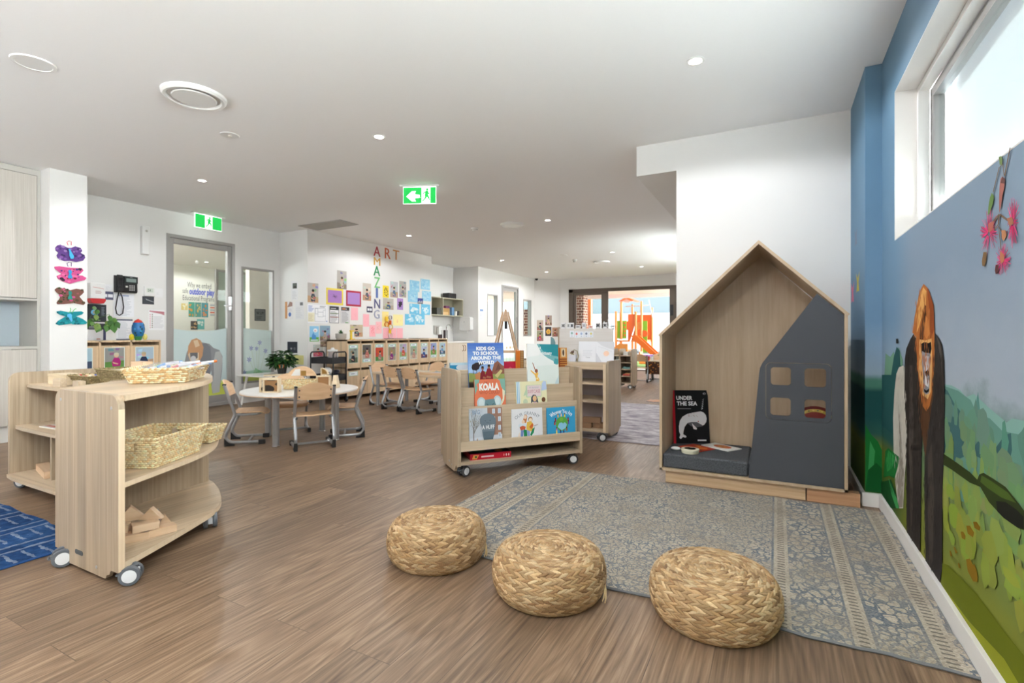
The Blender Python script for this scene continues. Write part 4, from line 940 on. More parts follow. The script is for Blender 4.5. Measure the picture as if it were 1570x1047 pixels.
def bluerug():
    m, nt, b = newmat('blue_geometric_pile')
    tc = N(nt, 'ShaderNodeTexCoord'); sp = N(nt, 'ShaderNodeSeparateXYZ'); nt.links.new(tc.outputs['Object'], sp.inputs[0])
    X, Y = sp.outputs[0], sp.outputs[1]
    no = N(nt, 'ShaderNodeTexNoise'); no.inputs['Scale'].default_value = 30; no.inputs['Detail'].default_value = 4; nt.links.new(tc.outputs['Object'], no.inputs[0])
    n2 = N(nt, 'ShaderNodeTexNoise'); n2.inputs['Scale'].default_value = 3; nt.links.new(tc.outputs['Object'], n2.inputs[0])
    nx_ = math_n(nt, 'MULTIPLY_ADD', no.outputs[0], 0.03, X); ny_ = math_n(nt, 'MULTIPLY_ADD', no.outputs[0], 0.03, Y)
    s1 = math_n(nt, 'LESS_THAN', math_n(nt, 'FRACT', math_n(nt, 'MULTIPLY', ny_, 15.0)), 0.22)
    s2 = math_n(nt, 'LESS_THAN', math_n(nt, 'FRACT', math_n(nt, 'MULTIPLY', nx_, 13.0)), 0.25)
    ck = math_n(nt, 'LESS_THAN', math_n(nt, 'FRACT', math_n(nt, 'MULTIPLY', nx_, 3.2)), 0.5)
    f = math_n(nt, 'ADD', math_n(nt, 'MULTIPLY', s1, ck), math_n(nt, 'MULTIPLY', s2, math_n(nt, 'SUBTRACT', 1.0, ck)))
    base = ramp(nt, [(0.35, (18, 44, 84)), (0.58, (40, 76, 122)), (0.75, (92, 124, 160))]); nt.links.new(math_n(nt, 'MULTIPLY_ADD', no.outputs[0], 0.45, math_n(nt, 'MULTIPLY', n2.outputs[0], 0.55)), base.inputs[0])
    col = mixc(nt, math_n(nt, 'MULTIPLY', math_n(nt, 'MULTIPLY', f, no.outputs[0]), 0.85), base.outputs[0], (160, 168, 178))
    nt.links.new(col, b.inputs['Base Color']); b.inputs['Roughness'].default_value = 0.95; b.inputs['Specular IOR Level'].default_value = 0.1
    bump(nt, b, no.outputs[0], 0.4, 0.004); return m
rug('area_rug', -5.4, -0.35, -3.07, 1.27, 0.012, bluerug(), 'deep blue geometric rug beside the curved shelf units', mat('blue_edge', (34, 74, 130), 0.9))
rug('door_mat', -1.78, 7.85, -0.80, 8.14, 0.008, rug2_mat('rust_mat_pile', (206, 140, 100), (216, 176, 150), (130, 140, 156), 2, 8, 2), 'small rust and grey mat beyond the mauve rug', mat('slate_edge', (110, 122, 140), 0.95))

# ------------------------------------------------------------------ the house-shaped reading nook
def plate(outer, holes, y0, y1):
    cu = bpy.data.curves.new('p', 'CURVE'); cu.dimensions = '2D'; cu.fill_mode = 'BOTH'; cu.extrude = abs(y1 - y0) / 2
    for ring_ in [outer] + holes:
        sp = cu.splines.new('POLY'); sp.points.add(len(ring_) - 1)
        for q, (x, z) in zip(sp.points, ring_): q.co = (x, z, 0, 1)
        sp.use_cyclic_u = True
    o = bpy.data.objects.new('p', cu); C.objects.link(o)
    me = bpy.data.meshes.new_from_object(o.evaluated_get(bpy.context.evaluated_depsgraph_get()))
    ym = (y0 + y1) / 2
    vs = [(v.co.x, ym - v.co.z, v.co.y) for v in me.vertices]; fs = [tuple(p.vertices) for p in me.polygons]
    bpy.data.objects.remove(o); bpy.data.curves.remove(cu); bpy.data.meshes.remove(me)
    return vs, fs
NO = Vector((-0.17, 3.93, 0))
MN = Matrix.Translation(-NO)
nook = thing('reading_nook', 'house-shaped birch plywood reading nook with grey half front and square window holes', 'playhouse', NO)
xl, xr, yf, yb = -0.735, 0.386, 3.65, 4.22
def NB(): return MB(MN)
NB().box(xl, yf, 0.09, xl + 0.018, yb, 1.058).build('side_panel', M_PLY, nook)
NB().box(xr - 0.018, yf, 0.09, xr, yb, 1.187).build('side_panel', M_PLY, nook)
ap = (-0.101, 1.668)
def roofpan(ex, ez, sg):
    # slope board from the ridge to the eave, 18 mm thick
    dx, dz = ex - ap[0], ez - ap[1]; l = math.hypot(dx, dz); nx_, nz_ = (dz / l, -dx / l)
    if nz_ > 0: nx_, nz_ = -nx_, -nz_
    th = 0.018
    ex2, ez2 = ex + dx / l * 0.014, ez + dz / l * 0.014
    pts = [ap, (ex2, ez2), (ex2 + nx_ * th, ez2 + nz_ * th), (ap[0], ap[1] - th * 1.38)]
    NB().prism(pts, yf - 0.004, yb, 'y').build('roof_panel', M_PLY, nook)
roofpan(xl, 1.058, -1); roofpan(xr, 1.187, 1)
NB().box(xl, yf, 0.09, xr, yb, 0.108).build('floor_panel', M_PLY, nook)
NB().prism([(xl + 0.018, 0.108), (xr - 0.018, 0.108), (xr - 0.018, 1.17), (ap[0], ap[1] - 0.026), (xl + 0.018, 1.05)], yb - 0.018, yb, 'y').build('back_panel', M_PLY, nook)
ins = rrect(-0.061, 0.505, 0.303, 0.871, 0.03)
outer = [(0.225, 1.308), (0.366, 1.172), (0.366, 0.110), (-0.160, 0.110), (-0.098, 0.800), (-0.093, 0.835), (-0.080, 0.866)]
vs, fs = plate(outer, [ins], yf + 0.001, yf + 0.019)
NB().add(vs, fs).build('front_panel', M_CHARCOAL, nook)
holes = [rrect(-0.031, 0.727, 0.083, 0.842, 0.02), rrect(0.158, 0.724, 0.274, 0.84, 0.02), rrect(-0.033, 0.532, 0.082, 0.647, 0.02), rrect(0.158, 0.53, 0.272, 0.645, 0.02)]
vs, fs = plate(rrect(-0.0585, 0.5075, 0.3005, 0.8685, 0.0285), holes, yf + 0.001, yf + 0.018)
NB().add(vs, fs).build('window_insert', M_CHARCOAL, nook)
NB().box(xl + 0.02, yf + 0.012, 0.109, -0.165, yb - 0.02, 0.206).box(-0.165, yf + 0.024, 0.109, xr - 0.02, yb - 0.02, 0.206).build('seat_cushion', M_FELT, nook, bevel=0.012)
NB().box(-0.70, 3.69, 0.0, 0.165, 4.18, 0.09).build('plinth', M_PLYEDGE, nook)
tag(MB().box(-0.14, -0.03, 0, 0.14, 0.03, 0.0835).build('timber_block', wood('warm_timber', (206, 160, 122), (184, 136, 98), 'x', stripe=0), None, loc=(0.312, 3.712, 0), bevel=0.002), 'plain timber block on the floor between plinth and mural wall', 'block')

# things on the cushion
bk = thing('picture_book', 'tall black picture book with red spine and white whale leaning in the nook corner', 'book', (-0.7035, 4.035, 0.206), math.radians(27))
MB().box(0.004, 0.003, 0.002, 0.275, 0.012, 0.408).build('pages', M_PLASTIC, bk)
p = Pic(0.28, 0.41, (16, 16, 18), 0.003)
p.rect(0, 0, 0.07, 1, (176, 20, 34))
p.text('UNDER', 0.34, 0.855, 0.031, (236, 236, 236), 0.125, 0.035); p.text('THE SEA', 0.41, 0.75, 0.031, (236, 236, 236), 0.160, 0.035)
p.lines(0.14, 0.645, 0.56, 0.665, 1, (150, 150, 150), 0.5)
p.poly([(0.16, 0.32), (0.19, 0.42), (0.27, 0.50), (0.40, 0.55), (0.55, 0.575), (0.78, 0.60), (0.86, 0.58), (0.92, 0.53), (0.94, 0.46), (0.92, 0.40), (0.86, 0.345), (0.80, 0.33), (0.68, 0.39), (0.52, 0.40), (0.40, 0.38), (0.32, 0.31), (0.28, 0.22), (0.27, 0.17), (0.34, 0.145), (0.36, 0.12), (0.33, 0.105), (0.26, 0.12), (0.22, 0.09), (0.18, 0.085), (0.16, 0.11), (0.19, 0.16), (0.16, 0.22)], (222, 220, 222))
p.poly([(0.40, 0.375), (0.50, 0.40), (0.66, 0.40), (0.80, 0.345), (0.82, 0.32), (0.66, 0.30), (0.50, 0.32)], (92, 92, 96)); p.poly([(0.52, 0.38), (0.66, 0.28), (0.64, 0.255), (0.56, 0.27)], (228, 226, 228))
for k in range(16): p.ell(0.42 + 0.27 * random.random(), 0.50 + 0.07 * random.random(), 0.008, 0.005, (150, 40, 52), 6)
p.ell(0.70, 0.41, 0.018, 0.011, (160, 30, 40), 8)
for k in range(6): p.line([(0.80 + 0.008 * k, 0.64 + 0.035 * k), (0.84 + 0.008 * k, 0.66 + 0.035 * k)], 0.005 - 0.0006 * k, (226, 226, 226))
p.ell(0.90, 0.935, 0.045, 0.02, (150, 150, 152), 10); p.ell(0.91, 0.932, 0.022, 0.01, (16, 16, 18), 8)
p.lines(0.66, 0.045, 0.92, 0.08, 1, (226, 226, 226), 0.8)
p.build('cover', bk)
bk.rotation_euler = (math.radians(-7), 0, math.radians(27))
tn = thing('game_tin', 'round cream tin with a picture lid lying on the grey cushion', 'tin', (-0.545, 3.775, 0.206))
MB().lathe([(0.0, 0.0), (0.058, 0.0), (0.06, 0.003), (0.06, 0.022)], 28).build('body', mat('cream_tin', (222, 216, 190), 0.35), tn)
mb = MB().lathe([(0.0, 0.0305), (0.054, 0.0305), (0.0615, 0.029), (0.0625, 0.022), (0.0625, 0.018)], 28, c=(226, 220, 196)); mb.build('lid', M_COL, tn)
mb = MB(); mb.lathe([(0, 0.0308), (0.04, 0.0308)], 16, c=(96, 104, 92))
for k in range(5): mb.lathe([(0, 0.0311), (0.012, 0.0311)], 8, (0.022 * math.cos(k * 1.3), 0.022 * math.sin(k * 1.3), 0), (210, 206, 190) if k % 2 else (60, 62, 60))
mb.build('lid_picture', M_PRINT, tn)
def open_sheet(name, w, d, loc, rz, label, base, shapes, h=0.004, cat='book'):
    t = thing(name, label, cat, loc, rz)
    MB().box(0, 0, 0, w, d, h, base).build('pages', M_PRINT, t, smooth=False)
    p = Pic(w, d, slab=False)
    for kind, a, c in shapes: getattr(p, kind)(*a, c)
    p.build('printed_page', t, (0, 0, h), (-PI / 2, 0, 0))
    return t
open_sheet('picture_book', 0.235, 0.155, (-0.505, 4.055, 0.2065), math.radians(-33), 'white open booklet with an orange oval on the grey cushion', (238, 236, 232), [('ell', (0.52, 0.55, 0.30, 0.30), (206, 104, 62)), ('ell', (0.52, 0.55, 0.16, 0.14), (216, 150, 70)), ('ell', (0.52, 0.56, 0.06, 0.06), (196, 92, 50))], 0.006)
open_sheet('picture_book', 0.20, 0.17, (-0.655, 3.93, 0.2065), math.radians(-33), 'glossy red and orange patterned booklet under the round tin', (168, 48, 26), [('rect', (0.05, 0.05, 0.6, 0.5), (188, 64, 30)), ('ell', (0.7, 0.6, 0.18, 0.2), (204, 110, 40)), ('ell', (0.75, 0.2, 0.2, 0.14), (110, 40, 40)), ('ell', (0.4, 0.75, 0.12, 0.1), (214, 140, 60))], 0.004)
tag(MB().ell((0, 0, 0.014), (0.035, 0.025, 0.014), None, 10, 7).build('stone_token', M_PLASTIC, None, loc=(-0.648, 3.80, 0.2065)), 'small white pebble-shaped token beside the round tin', 'toy')
rc = thing('embroidered_cushion', 'round dark red cushion with a yellow patterned band seen through the nook window', 'cushion', (0.20, 4.085, 0.43))
mb = MB().lathe([(0.0, -0.055), (0.10, -0.052), (0.158, -0.04)], 36, c=(134, 38, 30), ax='y').lathe([(0.158, -0.04), (0.182, -0.027)], 36, c=(196, 170, 80), ax='y').lathe([(0.182, -0.027), (0.205, 0.0), (0.185, 0.025), (0.12, 0.045), (0.0, 0.05)], 36, c=(110, 28, 28), ax='y')
mb.build('cover', M_COL, rc)
mb = MB()
for k in range(30):
    a = 2 * PI * k / 30; r0 = 0.17
    mb.ell((r0 * math.cos(a), -0.0345, r0 * math.sin(a)), (0.009, 0.004, 0.006), None, 6, 4, (70, 96, 70) if k % 2 else (226, 206, 120))
mb.build('stitched_band', M_COL, rc)
rc.scale = (0.78, 0.78, 0.78); rc.location = (0.245, 4.145, 0.385); rc.rotation_euler = (0, 0, 0)

# ------------------------------------------------------------------ castors, shared by the mobile furniture
def castor(parent, x, y, rz, R=0.040, dark=False):
    """twin-wheel castor standing on z = 0, child of a piece of furniture: housing > wheels"""
    Mx = Matrix.Translation((x, y, 0)) @ Matrix.Rotation(rz, 4, 'Z')
    wh = (226, 228, 230); gy = (96, 100, 106) if not dark else (60, 62, 66)
    hb = MB(Mx)
    hb.lathe([(0.012, R + 0.012), (0.012, R + 0.034)], 12, (0.012, 0, 0), gy)
    hb.box(-0.010, -0.010, R - 0.012, 0.030, 0.010, R + 0.022, wh)
    hb.prism([(-0.052, R + 0.006), (-0.046, R + 0.000), (0.0, R + 0.020), (0.0, R + 0.030), (-0.02, R + 0.026)], -0.016, 0.016, 'y', gy)
    for k in range(3): hb.box(-0.047 + 0.011 * k, -0.0165, R + 0.008 + 0.0065 * k, -0.043 + 0.011 * k, 0.0165, R + 0.014 + 0.0065 * k, (70, 74, 80))
    h = hb.build('castor', M_COL, parent)
    for sgn in (-1, 1):
        w = MB(Mx @ Matrix.Translation((0.0, sgn * 0.022, R)))
        w.lathe([(R * 0.76, -0.010), (R * 0.94, -0.010), (R, -0.006), (R, 0.006), (R * 0.94, 0.010), (R * 0.76, 0.010)], 28, (0, 0, 0), gy, 'y')
        w.lathe([(0.0, -0.0115), (R * 0.55, -0.0112), (R * 0.77, -0.009), (R * 0.77, 0.009), (R * 0.55, 0.0112), (0.0, 0.0115)], 24, (0, 0, 0), wh, 'y')
        w.build('wheel', M_COL, h)
    return h

def side_profile(w, z0, z1, r=0.05, skirt=0.035, flat=0.075):
    """outline (along, z) of a mobile unit's end panel: round top corners, dropped skirt between the wheels"""
    pts = arc(w - r, z1 - r, r, 0, 90, 6) + arc(r, z1 - r, r, 90, 180, 6)
    pts += [(0, z0), (flat * 0.55, z0)] + arc(flat * 0.55, z0 - 0.02, 0.02, 90, 0, 3)[1:] + arc(flat + 0.022, skirt + 0.014, 0.016, 180, 270, 3)
    pts += arc(w - flat - 0.022, skirt + 0.014, 0.016, 270, 360, 3) + arc(w - flat * 0.55, z0 - 0.02, 0.02, 180, 90, 3)[:-1] + [(w - flat * 0.55, z0), (w, z0)]
    return pts

def screws(parent, pts, ax):
    mb = MB()
    for p in pts: mb.lathe([(0.0, -0.001), (0.006, -0.001), (0.007, 0.001)], 10, p, None, ax)
    return mb.build('screw_cap', M_SILVER, parent)

# ------------------------------------------------------------------ book display on castors
RANG = math.atan2(0.77892, 0.62712)
rack = thing('book_display', 'oak-look book display on castors with tiered ledges of picture books', 'bookcase', (-2.054, 3.057, 0), RANG)
RL = 1.054
for x, nm in ((0.0, 0), (RL - 0.025, 1)):
    pf = side_profile(0.458, 0.085, 0.787, 0.05, 0.035)
    MB().prism(pf, x, x + 0.025, 'x').build('side_panel', M_OAK, rack)
screws(rack, [(-0.0005, 0.06, 0.72), (-0.0005, 0.40, 0.72), (-0.0005, 0.15, 0.07)], 'x')
tag_ = MB().prism(rrect(0.20, 0.075, 0.235, 0.09, 0.006), -0.0012, 0.0, 'x').build('maker_plate', M_SILVER, rack)
a, b_ = 0.025, RL - 0.025
MB().box(a, 0.0, 0.092, b_, 0.44, 0.114).build('base_shelf', M_OAKX, rack)
MB().box(a, 0.0, 0.192, b_, 0.016, 0.262).build('front_lip', M_OAKX, rack)
MB().box(a, 0.016, 0.205, b_, 0.046, 0.222).box(a, 0.061, 0.455, b_, 0.106, 0.471).box(a, 0.121, 0.585, b_, 0.168, 0.601).box(a, 0.184, 0.62, b_, 0.44, 0.636).build('ledge', M_OAKX, rack)
for y, z0, z1 in ((0.046, 0.190, 0.511), (0.106, 0.44, 0.646), (0.168, 0.57, 0.778)):
    MB().box(a, y, z0, b_, y + 0.015, z1).build('tier_panel', M_OAKX, rack)
MB().box(a, 0.425, 0.114, b_, 0.44, 0.62).build('back_panel', M_OAKX, rack)
for x, y, r in ((0.06, 0.05, 0.5), (RL - 0.06, 0.05, -0.4), (0.06, 0.41, 0.3), (RL - 0.06, 0.41, 0.8)): castor(rack, x, y, r, 0.040, True)
RM = Matrix.Translation((-2.054, 3.057, 0)) @ Matrix.Rotation(RANG, 4, 'Z')
def rackpt(u, w, z): return tuple(RM @ Vector((u, w, z)))

def book(name, label, w, h, t, loc, rot, pic, pages=(236, 232, 224), group=None):
    """upright book, front cover towards -y, origin at the bottom-left front corner"""
    bkk = thing(name, label, 'book', loc, 0, group); bkk.rotation_euler = rot
    MB().box(0.002, 0.0016, 0.003, w - 0.004, t - 0.0016, h - 0.003).build('pages', M_PLASTIC, bkk)
    base = pic.base_c
    pic.mb.box(0, t - 0.0015, 0, w, t, h, base).box(-0.0012, -0.0, 0, 0.0, t, h, base)
    pic.build('cover', bkk)
    return bkk
def cover(w, h, base):
    p = Pic(w, h, base, 0.0015); p.base_c = base; return p
def vgrad(p, z0, z1, c0, c1, n=8, x0=0.0, x1=1.0):
    for k in range(n):
        f = (k + 0.5) / n
        p.rect(x0, z0 + (z1 - z0) * k / n, x1, z0 + (z1 - z0) * (k + 1) / n, tuple(int(c0[i] + (c1[i] - c0[i]) * f) for i in range(3)))
def rackbook(u0, u1, w, z0, h, t, label, pic, lean=-6, roll=0.0):
    return book('picture_book', label, u1 - u0, h, t, rackpt(u0, w, z0), (math.radians(lean), math.radians(roll), RANG), pic, group='picture books on the display')

# top tier
p = cover(0.295, 0.385, (110, 150, 214)); p.k = 0
vgrad(p, 0.40, 1.0, (176, 204, 238), (70, 112, 196), 10)
p.poly([(0, 0), (1, 0), (1, 0.42), (0.8, 0.40), (0.5, 0.42), (0.2, 0.38), (0, 0.40)], (150, 162, 92))
p.rect(0, 0, 1, 0.22, (96, 84, 60)); p.poly([(0, 0.2), (0.2, 0.18), (0.3, 0), (0, 0)], (48, 44, 34))
p.poly([(0.08, 0.50), (0.10, 0.56), (0.20, 0.60), (0.42, 0.61), (0.40, 0.56), (0.32, 0.54), (0.28, 0.47), (0.2, 0.44), (0.1, 0.46)], (50, 38, 44))
for x in (0.12, 0.22): p.line([(x, 0.46), (x, 0.37)], 0.004, (50, 38, 44))
p.poly([(0.62, 0.36), (0.72, 0.58), (0.82, 0.63), (0.94, 0.54), (1, 0.52), (1, 0.36)], (140, 92, 74)); p.poly([(0.74, 0.42), (0.84, 0.58), (0.9, 0.46)], (112, 70, 60)); p.poly([(0.72, 0.33), (0.9, 0.45), (0.95, 0.42), (0.8, 0.28)], (204, 190, 130))
p.poly([(0.16, 0.36), (0.30, 0.42), (0.36, 0.33), (0.40, 0.24), (0.2, 0.24)], (206, 140, 90))
p.poly([(0.30, 0.23), (0.32, 0.38), (0.37, 0.45), (0.44, 0.42), (0.47, 0.30), (0.50, 0.23)], (128, 34, 44)); p.poly([(0.44, 0.22), (0.46, 0.36), (0.52, 0.48), (0.60, 0.48), (0.66, 0.40), (0.68, 0.22)], (142, 36, 48))
p.ell(0.385, 0.485, 0.038, 0.04, (150, 98, 70), 12); p.ell(0.565, 0.515, 0.04, 0.042, (160, 106, 76), 12); p.ell(0.385, 0.505, 0.038, 0.024, (40, 30, 30), 10); p.ell(0.565, 0.535, 0.04, 0.024, (40, 30, 30), 10)
p.poly([(0.40, 0.32), (0.47, 0.30), (0.46, 0.27), (0.38, 0.28)], (168, 110, 80)); p.poly([(0.50, 0.33), (0.62, 0.31), (0.6, 0.28), (0.48, 0.29)], (168, 110, 80))
for s, z, wd in (('KIDS GO', 0.885, 0.155), ('TO SCHOOL', 0.79, 0.215), ('AROUND THE', 0.695, 0.25), ('WORLD', 0.60, 0.135)): p.text(s, 0.49, z, 0.026, (250, 250, 250), wd, 0.05)
rackbook(0.135, 0.43, 0.138, 0.603, 0.385, 0.016, 'blue picture book with two children in maroon robes, high on the display', p, -6)
p = cover(0.285, 0.36, (244, 246, 240))
p.rect(0, 0, 1, 1, (240, 246, 244)); p.poly([(0.30, 1), (1, 1), (1, 0.56), (0.92, 0.52), (0.82, 0.62), (0.66, 0.68), (0.50, 0.76), (0.38, 0.84)], (124, 186, 190)); p.poly([(0.38, 1), (1, 1), (1, 0.72), (0.82, 0.74), (0.66, 0.80), (0.5, 0.84), (0.42, 0.92)], (46, 146, 158)); p.poly([(0.84, 0.56), (0.98, 0.53), (1, 0.66), (0.88, 0.68)], (72, 160, 170))
p.poly([(0, 1), (0.30, 1), (0.42, 0.84), (0.36, 0.74), (0, 0.7)], (250, 251, 250)); p.poly([(0.3, 0.5), (1, 0.54), (1, 0.1), (0.3, 0.1)], (232, 242, 238)); p.poly([(0, 0), (1, 0), (1, 0.09), (0, 0.12)], (232, 238, 206)); p.poly([(0.86, 0.1), (1, 0.08), (1, 0.3)], (206, 228, 232))
p.poly([(0.12, 0.06), (0.22, 0.10), (0.36, 0.16), (0.37, 0.2), (0.31, 0.27), (0.34, 0.33), (0.30, 0.38), (0.24, 0.33), (0.12, 0.40), (0.09, 0.41), (0.10, 0.38), (0.22, 0.30), (0.27, 0.20), (0.24, 0.13)], (240, 190, 90)); p.poly([(0.22, 0.42), (0.16, 0.55), (0.145, 0.58), (0.175, 0.565), (0.25, 0.42)], (172, 110, 90)); p.ell(0.275, 0.39, 0.05, 0.045, (156, 92, 70), 12); p.poly([(0.22, 0.1), (0.30, 0.12), (0.34, 0.07), (0.12, 0.05)], (222, 130, 70)); p.poly([(0.25, 0.22), (0.32, 0.25), (0.34, 0.18)], (252, 232, 170))
p.text('Find', 0.34, 0.915, 0.020, (248, 250, 250), 0.05, 0.02); p.text('Sanctuary', 0.58, 0.80, 0.028, (248, 250, 250), 0.115, 0.025)
rackbook(0.628, 0.913, 0.136, 0.618, 0.36, 0.016, 'tall white and teal picture book with a leaping orange figure', p, -6, 1.8)
# middle tier
p = cover(0.252, 0.235, (232, 128, 92))
p.poly([(0, 1), (0.16, 1), (0.14, 0.9), (0.06, 0.84), (0.1, 0.72), (0, 0.5)], (126, 172, 160)); p.poly([(0.74, 1), (1, 1), (1, 0.4), (0.94, 0.62), (0.86, 0.74), (0.82, 0.94)], (136, 182, 168)); p.poly([(0.9, 0.66), (0.98, 0.6), (0.95, 0.3), (0.84, 0.1), (0.7, 0), (0.6, 0), (0.78, 0.12), (0.9, 0.35)], (226, 222, 196))
p.ell(0.20, 0.24, 0.14, 0.19, (196, 218, 226)); p.ell(0.72, 0.27, 0.13, 0.19, (196, 218, 226)); p.ell(0.20, 0.24, 0.09, 0.13, (220, 234, 238)); p.ell(0.72, 0.27, 0.085, 0.13, (220, 234, 238))
p.poly([(0.28, 0), (0.30, 0.12), (0.33, 0.34), (0.62, 0.36), (0.68, 0.12), (0.68, 0)], (112, 146, 154)); p.ell(0.38, 0.12, 0.035, 0.03, (240, 190, 60), 10); p.ell(0.59, 0.12, 0.035, 0.03, (240, 190, 60), 10); p.ell(0.39, 0.12, 0.015, 0.018, (20, 20, 20), 8); p.ell(0.58, 0.12, 0.015, 0.018, (20, 20, 20), 8); p.poly([(0.44, 0), (0.45, 0.13), (0.49, 0.15), (0.53, 0.13), (0.54, 0)], (34, 32, 36)); p.line([(0.36, 0.2), (0.42, 0.17)], 0.003, (30, 30, 30)); p.line([(0.61, 0.2), (0.55, 0.17)], 0.003, (30, 30, 30))
p.text('THE', 0.36, 0.895, 0.014, (160, 70, 60), 0.026, 0.01); p.text('KOALA', 0.47, 0.76, 0.050, (250, 248, 244), 0.165, 0.06); p.text('WHO COULD', 0.47, 0.575, 0.026, (196, 92, 70), 0.165, 0.01)
rackbook(0.163, 0.415, 0.082, 0.473, 0.235, 0.014, 'orange picture book with a grey koala on the middle ledge', p, -5)
p = cover(0.268, 0.205, (236, 232, 196))
for k, cc in enumerate(((214, 232, 240), (150, 194, 222), (226, 238, 240), (160, 200, 224), (230, 238, 236))): p.rect(0.0 + 0.024 * k, 0, 0.024 * (k + 1), 1, cc)
p.poly([(0.12, 0), (1, 0), (1, 1), (0.12, 1)], (238, 234, 196)); p.poly([(0.82, 0.62), (0.84, 0.9), (0.90, 1), (0.98, 0.98), (1, 0.66)], (190, 210, 238)); p.poly(rrect(0.30, 0.38, 0.82, 0.86, 0.05), (206, 222, 190)); p.poly(rrect(0.35, 0.42, 0.80, 0.84, 0.03), (236, 218, 218)); p.poly([(0.22, 0.45), (0.28, 0.62), (0.34, 0.8), (0.36, 0.5)], (200, 220, 186))
p.ell(0.28, 0.22, 0.075, 0.11, (204, 216, 186)); p.ell(0.88, 0.27, 0.065, 0.095, (126, 84, 54)); p.rect(0.25, 0.02, 0.34, 0.06, (130, 170, 214)); p.rect(0.84, 0.05, 0.94, 0.09, (140, 170, 214))
p.poly([(0.46, 0.16), (0.47, 0.38), (0.53, 0.48), (0.62, 0.47), (0.67, 0.36), (0.70, 0.2), (0.72, 0.1), (0.64, 0.2), (0.5, 0.2), (0.44, 0.08)], (84, 88, 98)); p.ell(0.585, 0.33, 0.065, 0.11, (232, 190, 140), 14); p.poly([(0.48, 0), (0.52, 0.18), (0.66, 0.18), (0.71, 0)], (234, 178, 160)); p.ell(0.585, 0.16, 0.035, 0.04, (214, 170, 206), 8)
p.text("MY GRANDMA'S", 0.58, 0.755, 0.013, (180, 186, 200), 0.085, 0.0); p.text('SUITCASE', 0.57, 0.61, 0.026, (214, 160, 168), 0.112, 0.02)
rackbook(0.508, 0.776, 0.082, 0.473, 0.205, 0.016, 'pale yellow landscape picture book with a dark-haired girl on the cover', p, -5)
# bottom tier
p = cover(0.26, 0.275, (196, 204, 214))
p.rect(0, 0, 1, 1, (200, 208, 218)); p.rect(0.55, 0.25, 1, 1, (166, 128, 112)); p.rect(0.40, 0.85, 0.55, 1, (206, 214, 222)); p.poly([(0, 0), (1, 0), (1, 0.26), (0, 0.2)], (214, 220, 230))
for x, z in ((0.74, 0.9), (0.92, 0.9), (0.92, 0.68), (0.92, 0.44), (0.92, 0.24), (0.74, 0.68)): p.rect(x - 0.045, z - 0.065, x + 0.045, z + 0.065, (226, 232, 240)); p.rect(x - 0.032, z - 0.05, x + 0.032, z + 0.05, (192, 206, 222))
p.line([(0.12, 0.0), (0.12, 0.5)], 0.006, (116, 108, 104))
rr = random.Random(5)
for k in range(16): p.line([(0.12, 0.3 + 0.02 * k), (0.12 + rr.uniform(-0.12, 0.26), 0.55 + 0.028 * k)], 0.002, (122, 116, 108))
for k in range(50): p.ell(rr.uniform(0.01, 0.36), rr.uniform(0.42, 0.98), 0.012, 0.009, rr.choice(((170, 164, 140), (150, 148, 140), (190, 182, 160))), 5)
p.poly([(0.36, 0.5), (0.31, 0.6), (0.31, 0.70), (0.36, 0.79), (0.46, 0.84), (0.60, 0.85), (0.72, 0.80), (0.79, 0.70), (0.80, 0.58), (0.77, 0.45), (0.74, 0.28), (0.70, 0.13), (0.42, 0.13), (0.38, 0.30)], (116, 132, 144)); p.poly([(0.42, 0.13), (0.70, 0.13), (0.75, 0.36), (0.40, 0.36)], (96, 114, 126)); p.rect(0.44, 0.05, 0.455, 0.14, (90, 100, 110)); p.rect(0.67, 0.05, 0.685, 0.14, (90, 100, 110))
p.line([(0.45, 0.66), (0.49, 0.65)], 0.003, (70, 80, 90)); p.line([(0.6, 0.65), (0.64, 0.66)], 0.003, (70, 80, 90)); p.line([(0.5, 0.6), (0.58, 0.6)], 0.002, (70, 80, 90)); p.rect(0.205, 0.04, 0.235, 0.15, (60, 96, 150)); p.ell(0.22, 0.17, 0.02, 0.02, (220, 180, 150), 8)
p.text('A HUFF', 0.56, 0.48, 0.030, (240, 242, 244), 0.10, 0.03); p.text('BIG', 0.2, 0.9, 0.03, (150, 172, 196), 0.06, 0.02)
rackbook(0.10, 0.36, 0.022, 0.2235, 0.275, 0.012, 'grey picture book with a big stone-grey figure before a brick house', p, -3)
p = cover(0.262, 0.25, (240, 240, 244))
p.text('OUR GRANNY', 0.5, 0.86, 0.026, (150, 156, 168), 0.225, 0.0, arcr=0.17)
wc = [((0.50, 0.70), 0.06, 0.07, (232, 190, 160)), ((0.42, 0.76), 0.05, 0.04, (150, 90, 60)), ((0.58, 0.64), 0.06, 0.06, (240, 206, 180)), ((0.37, 0.62), 0.06, 0.06, (240, 214, 190))]
p.poly([(0.34, 0.58), (0.40, 0.80), (0.46, 0.82), (0.50, 0.76), (0.46, 0.55)], (206, 130, 80)); p.ell(0.43, 0.74, 0.055, 0.06, (240, 216, 196), 12); p.ell(0.60, 0.66, 0.07, 0.075, (160, 110, 70), 12); p.ell(0.60, 0.645, 0.058, 0.058, (244, 222, 200), 12)
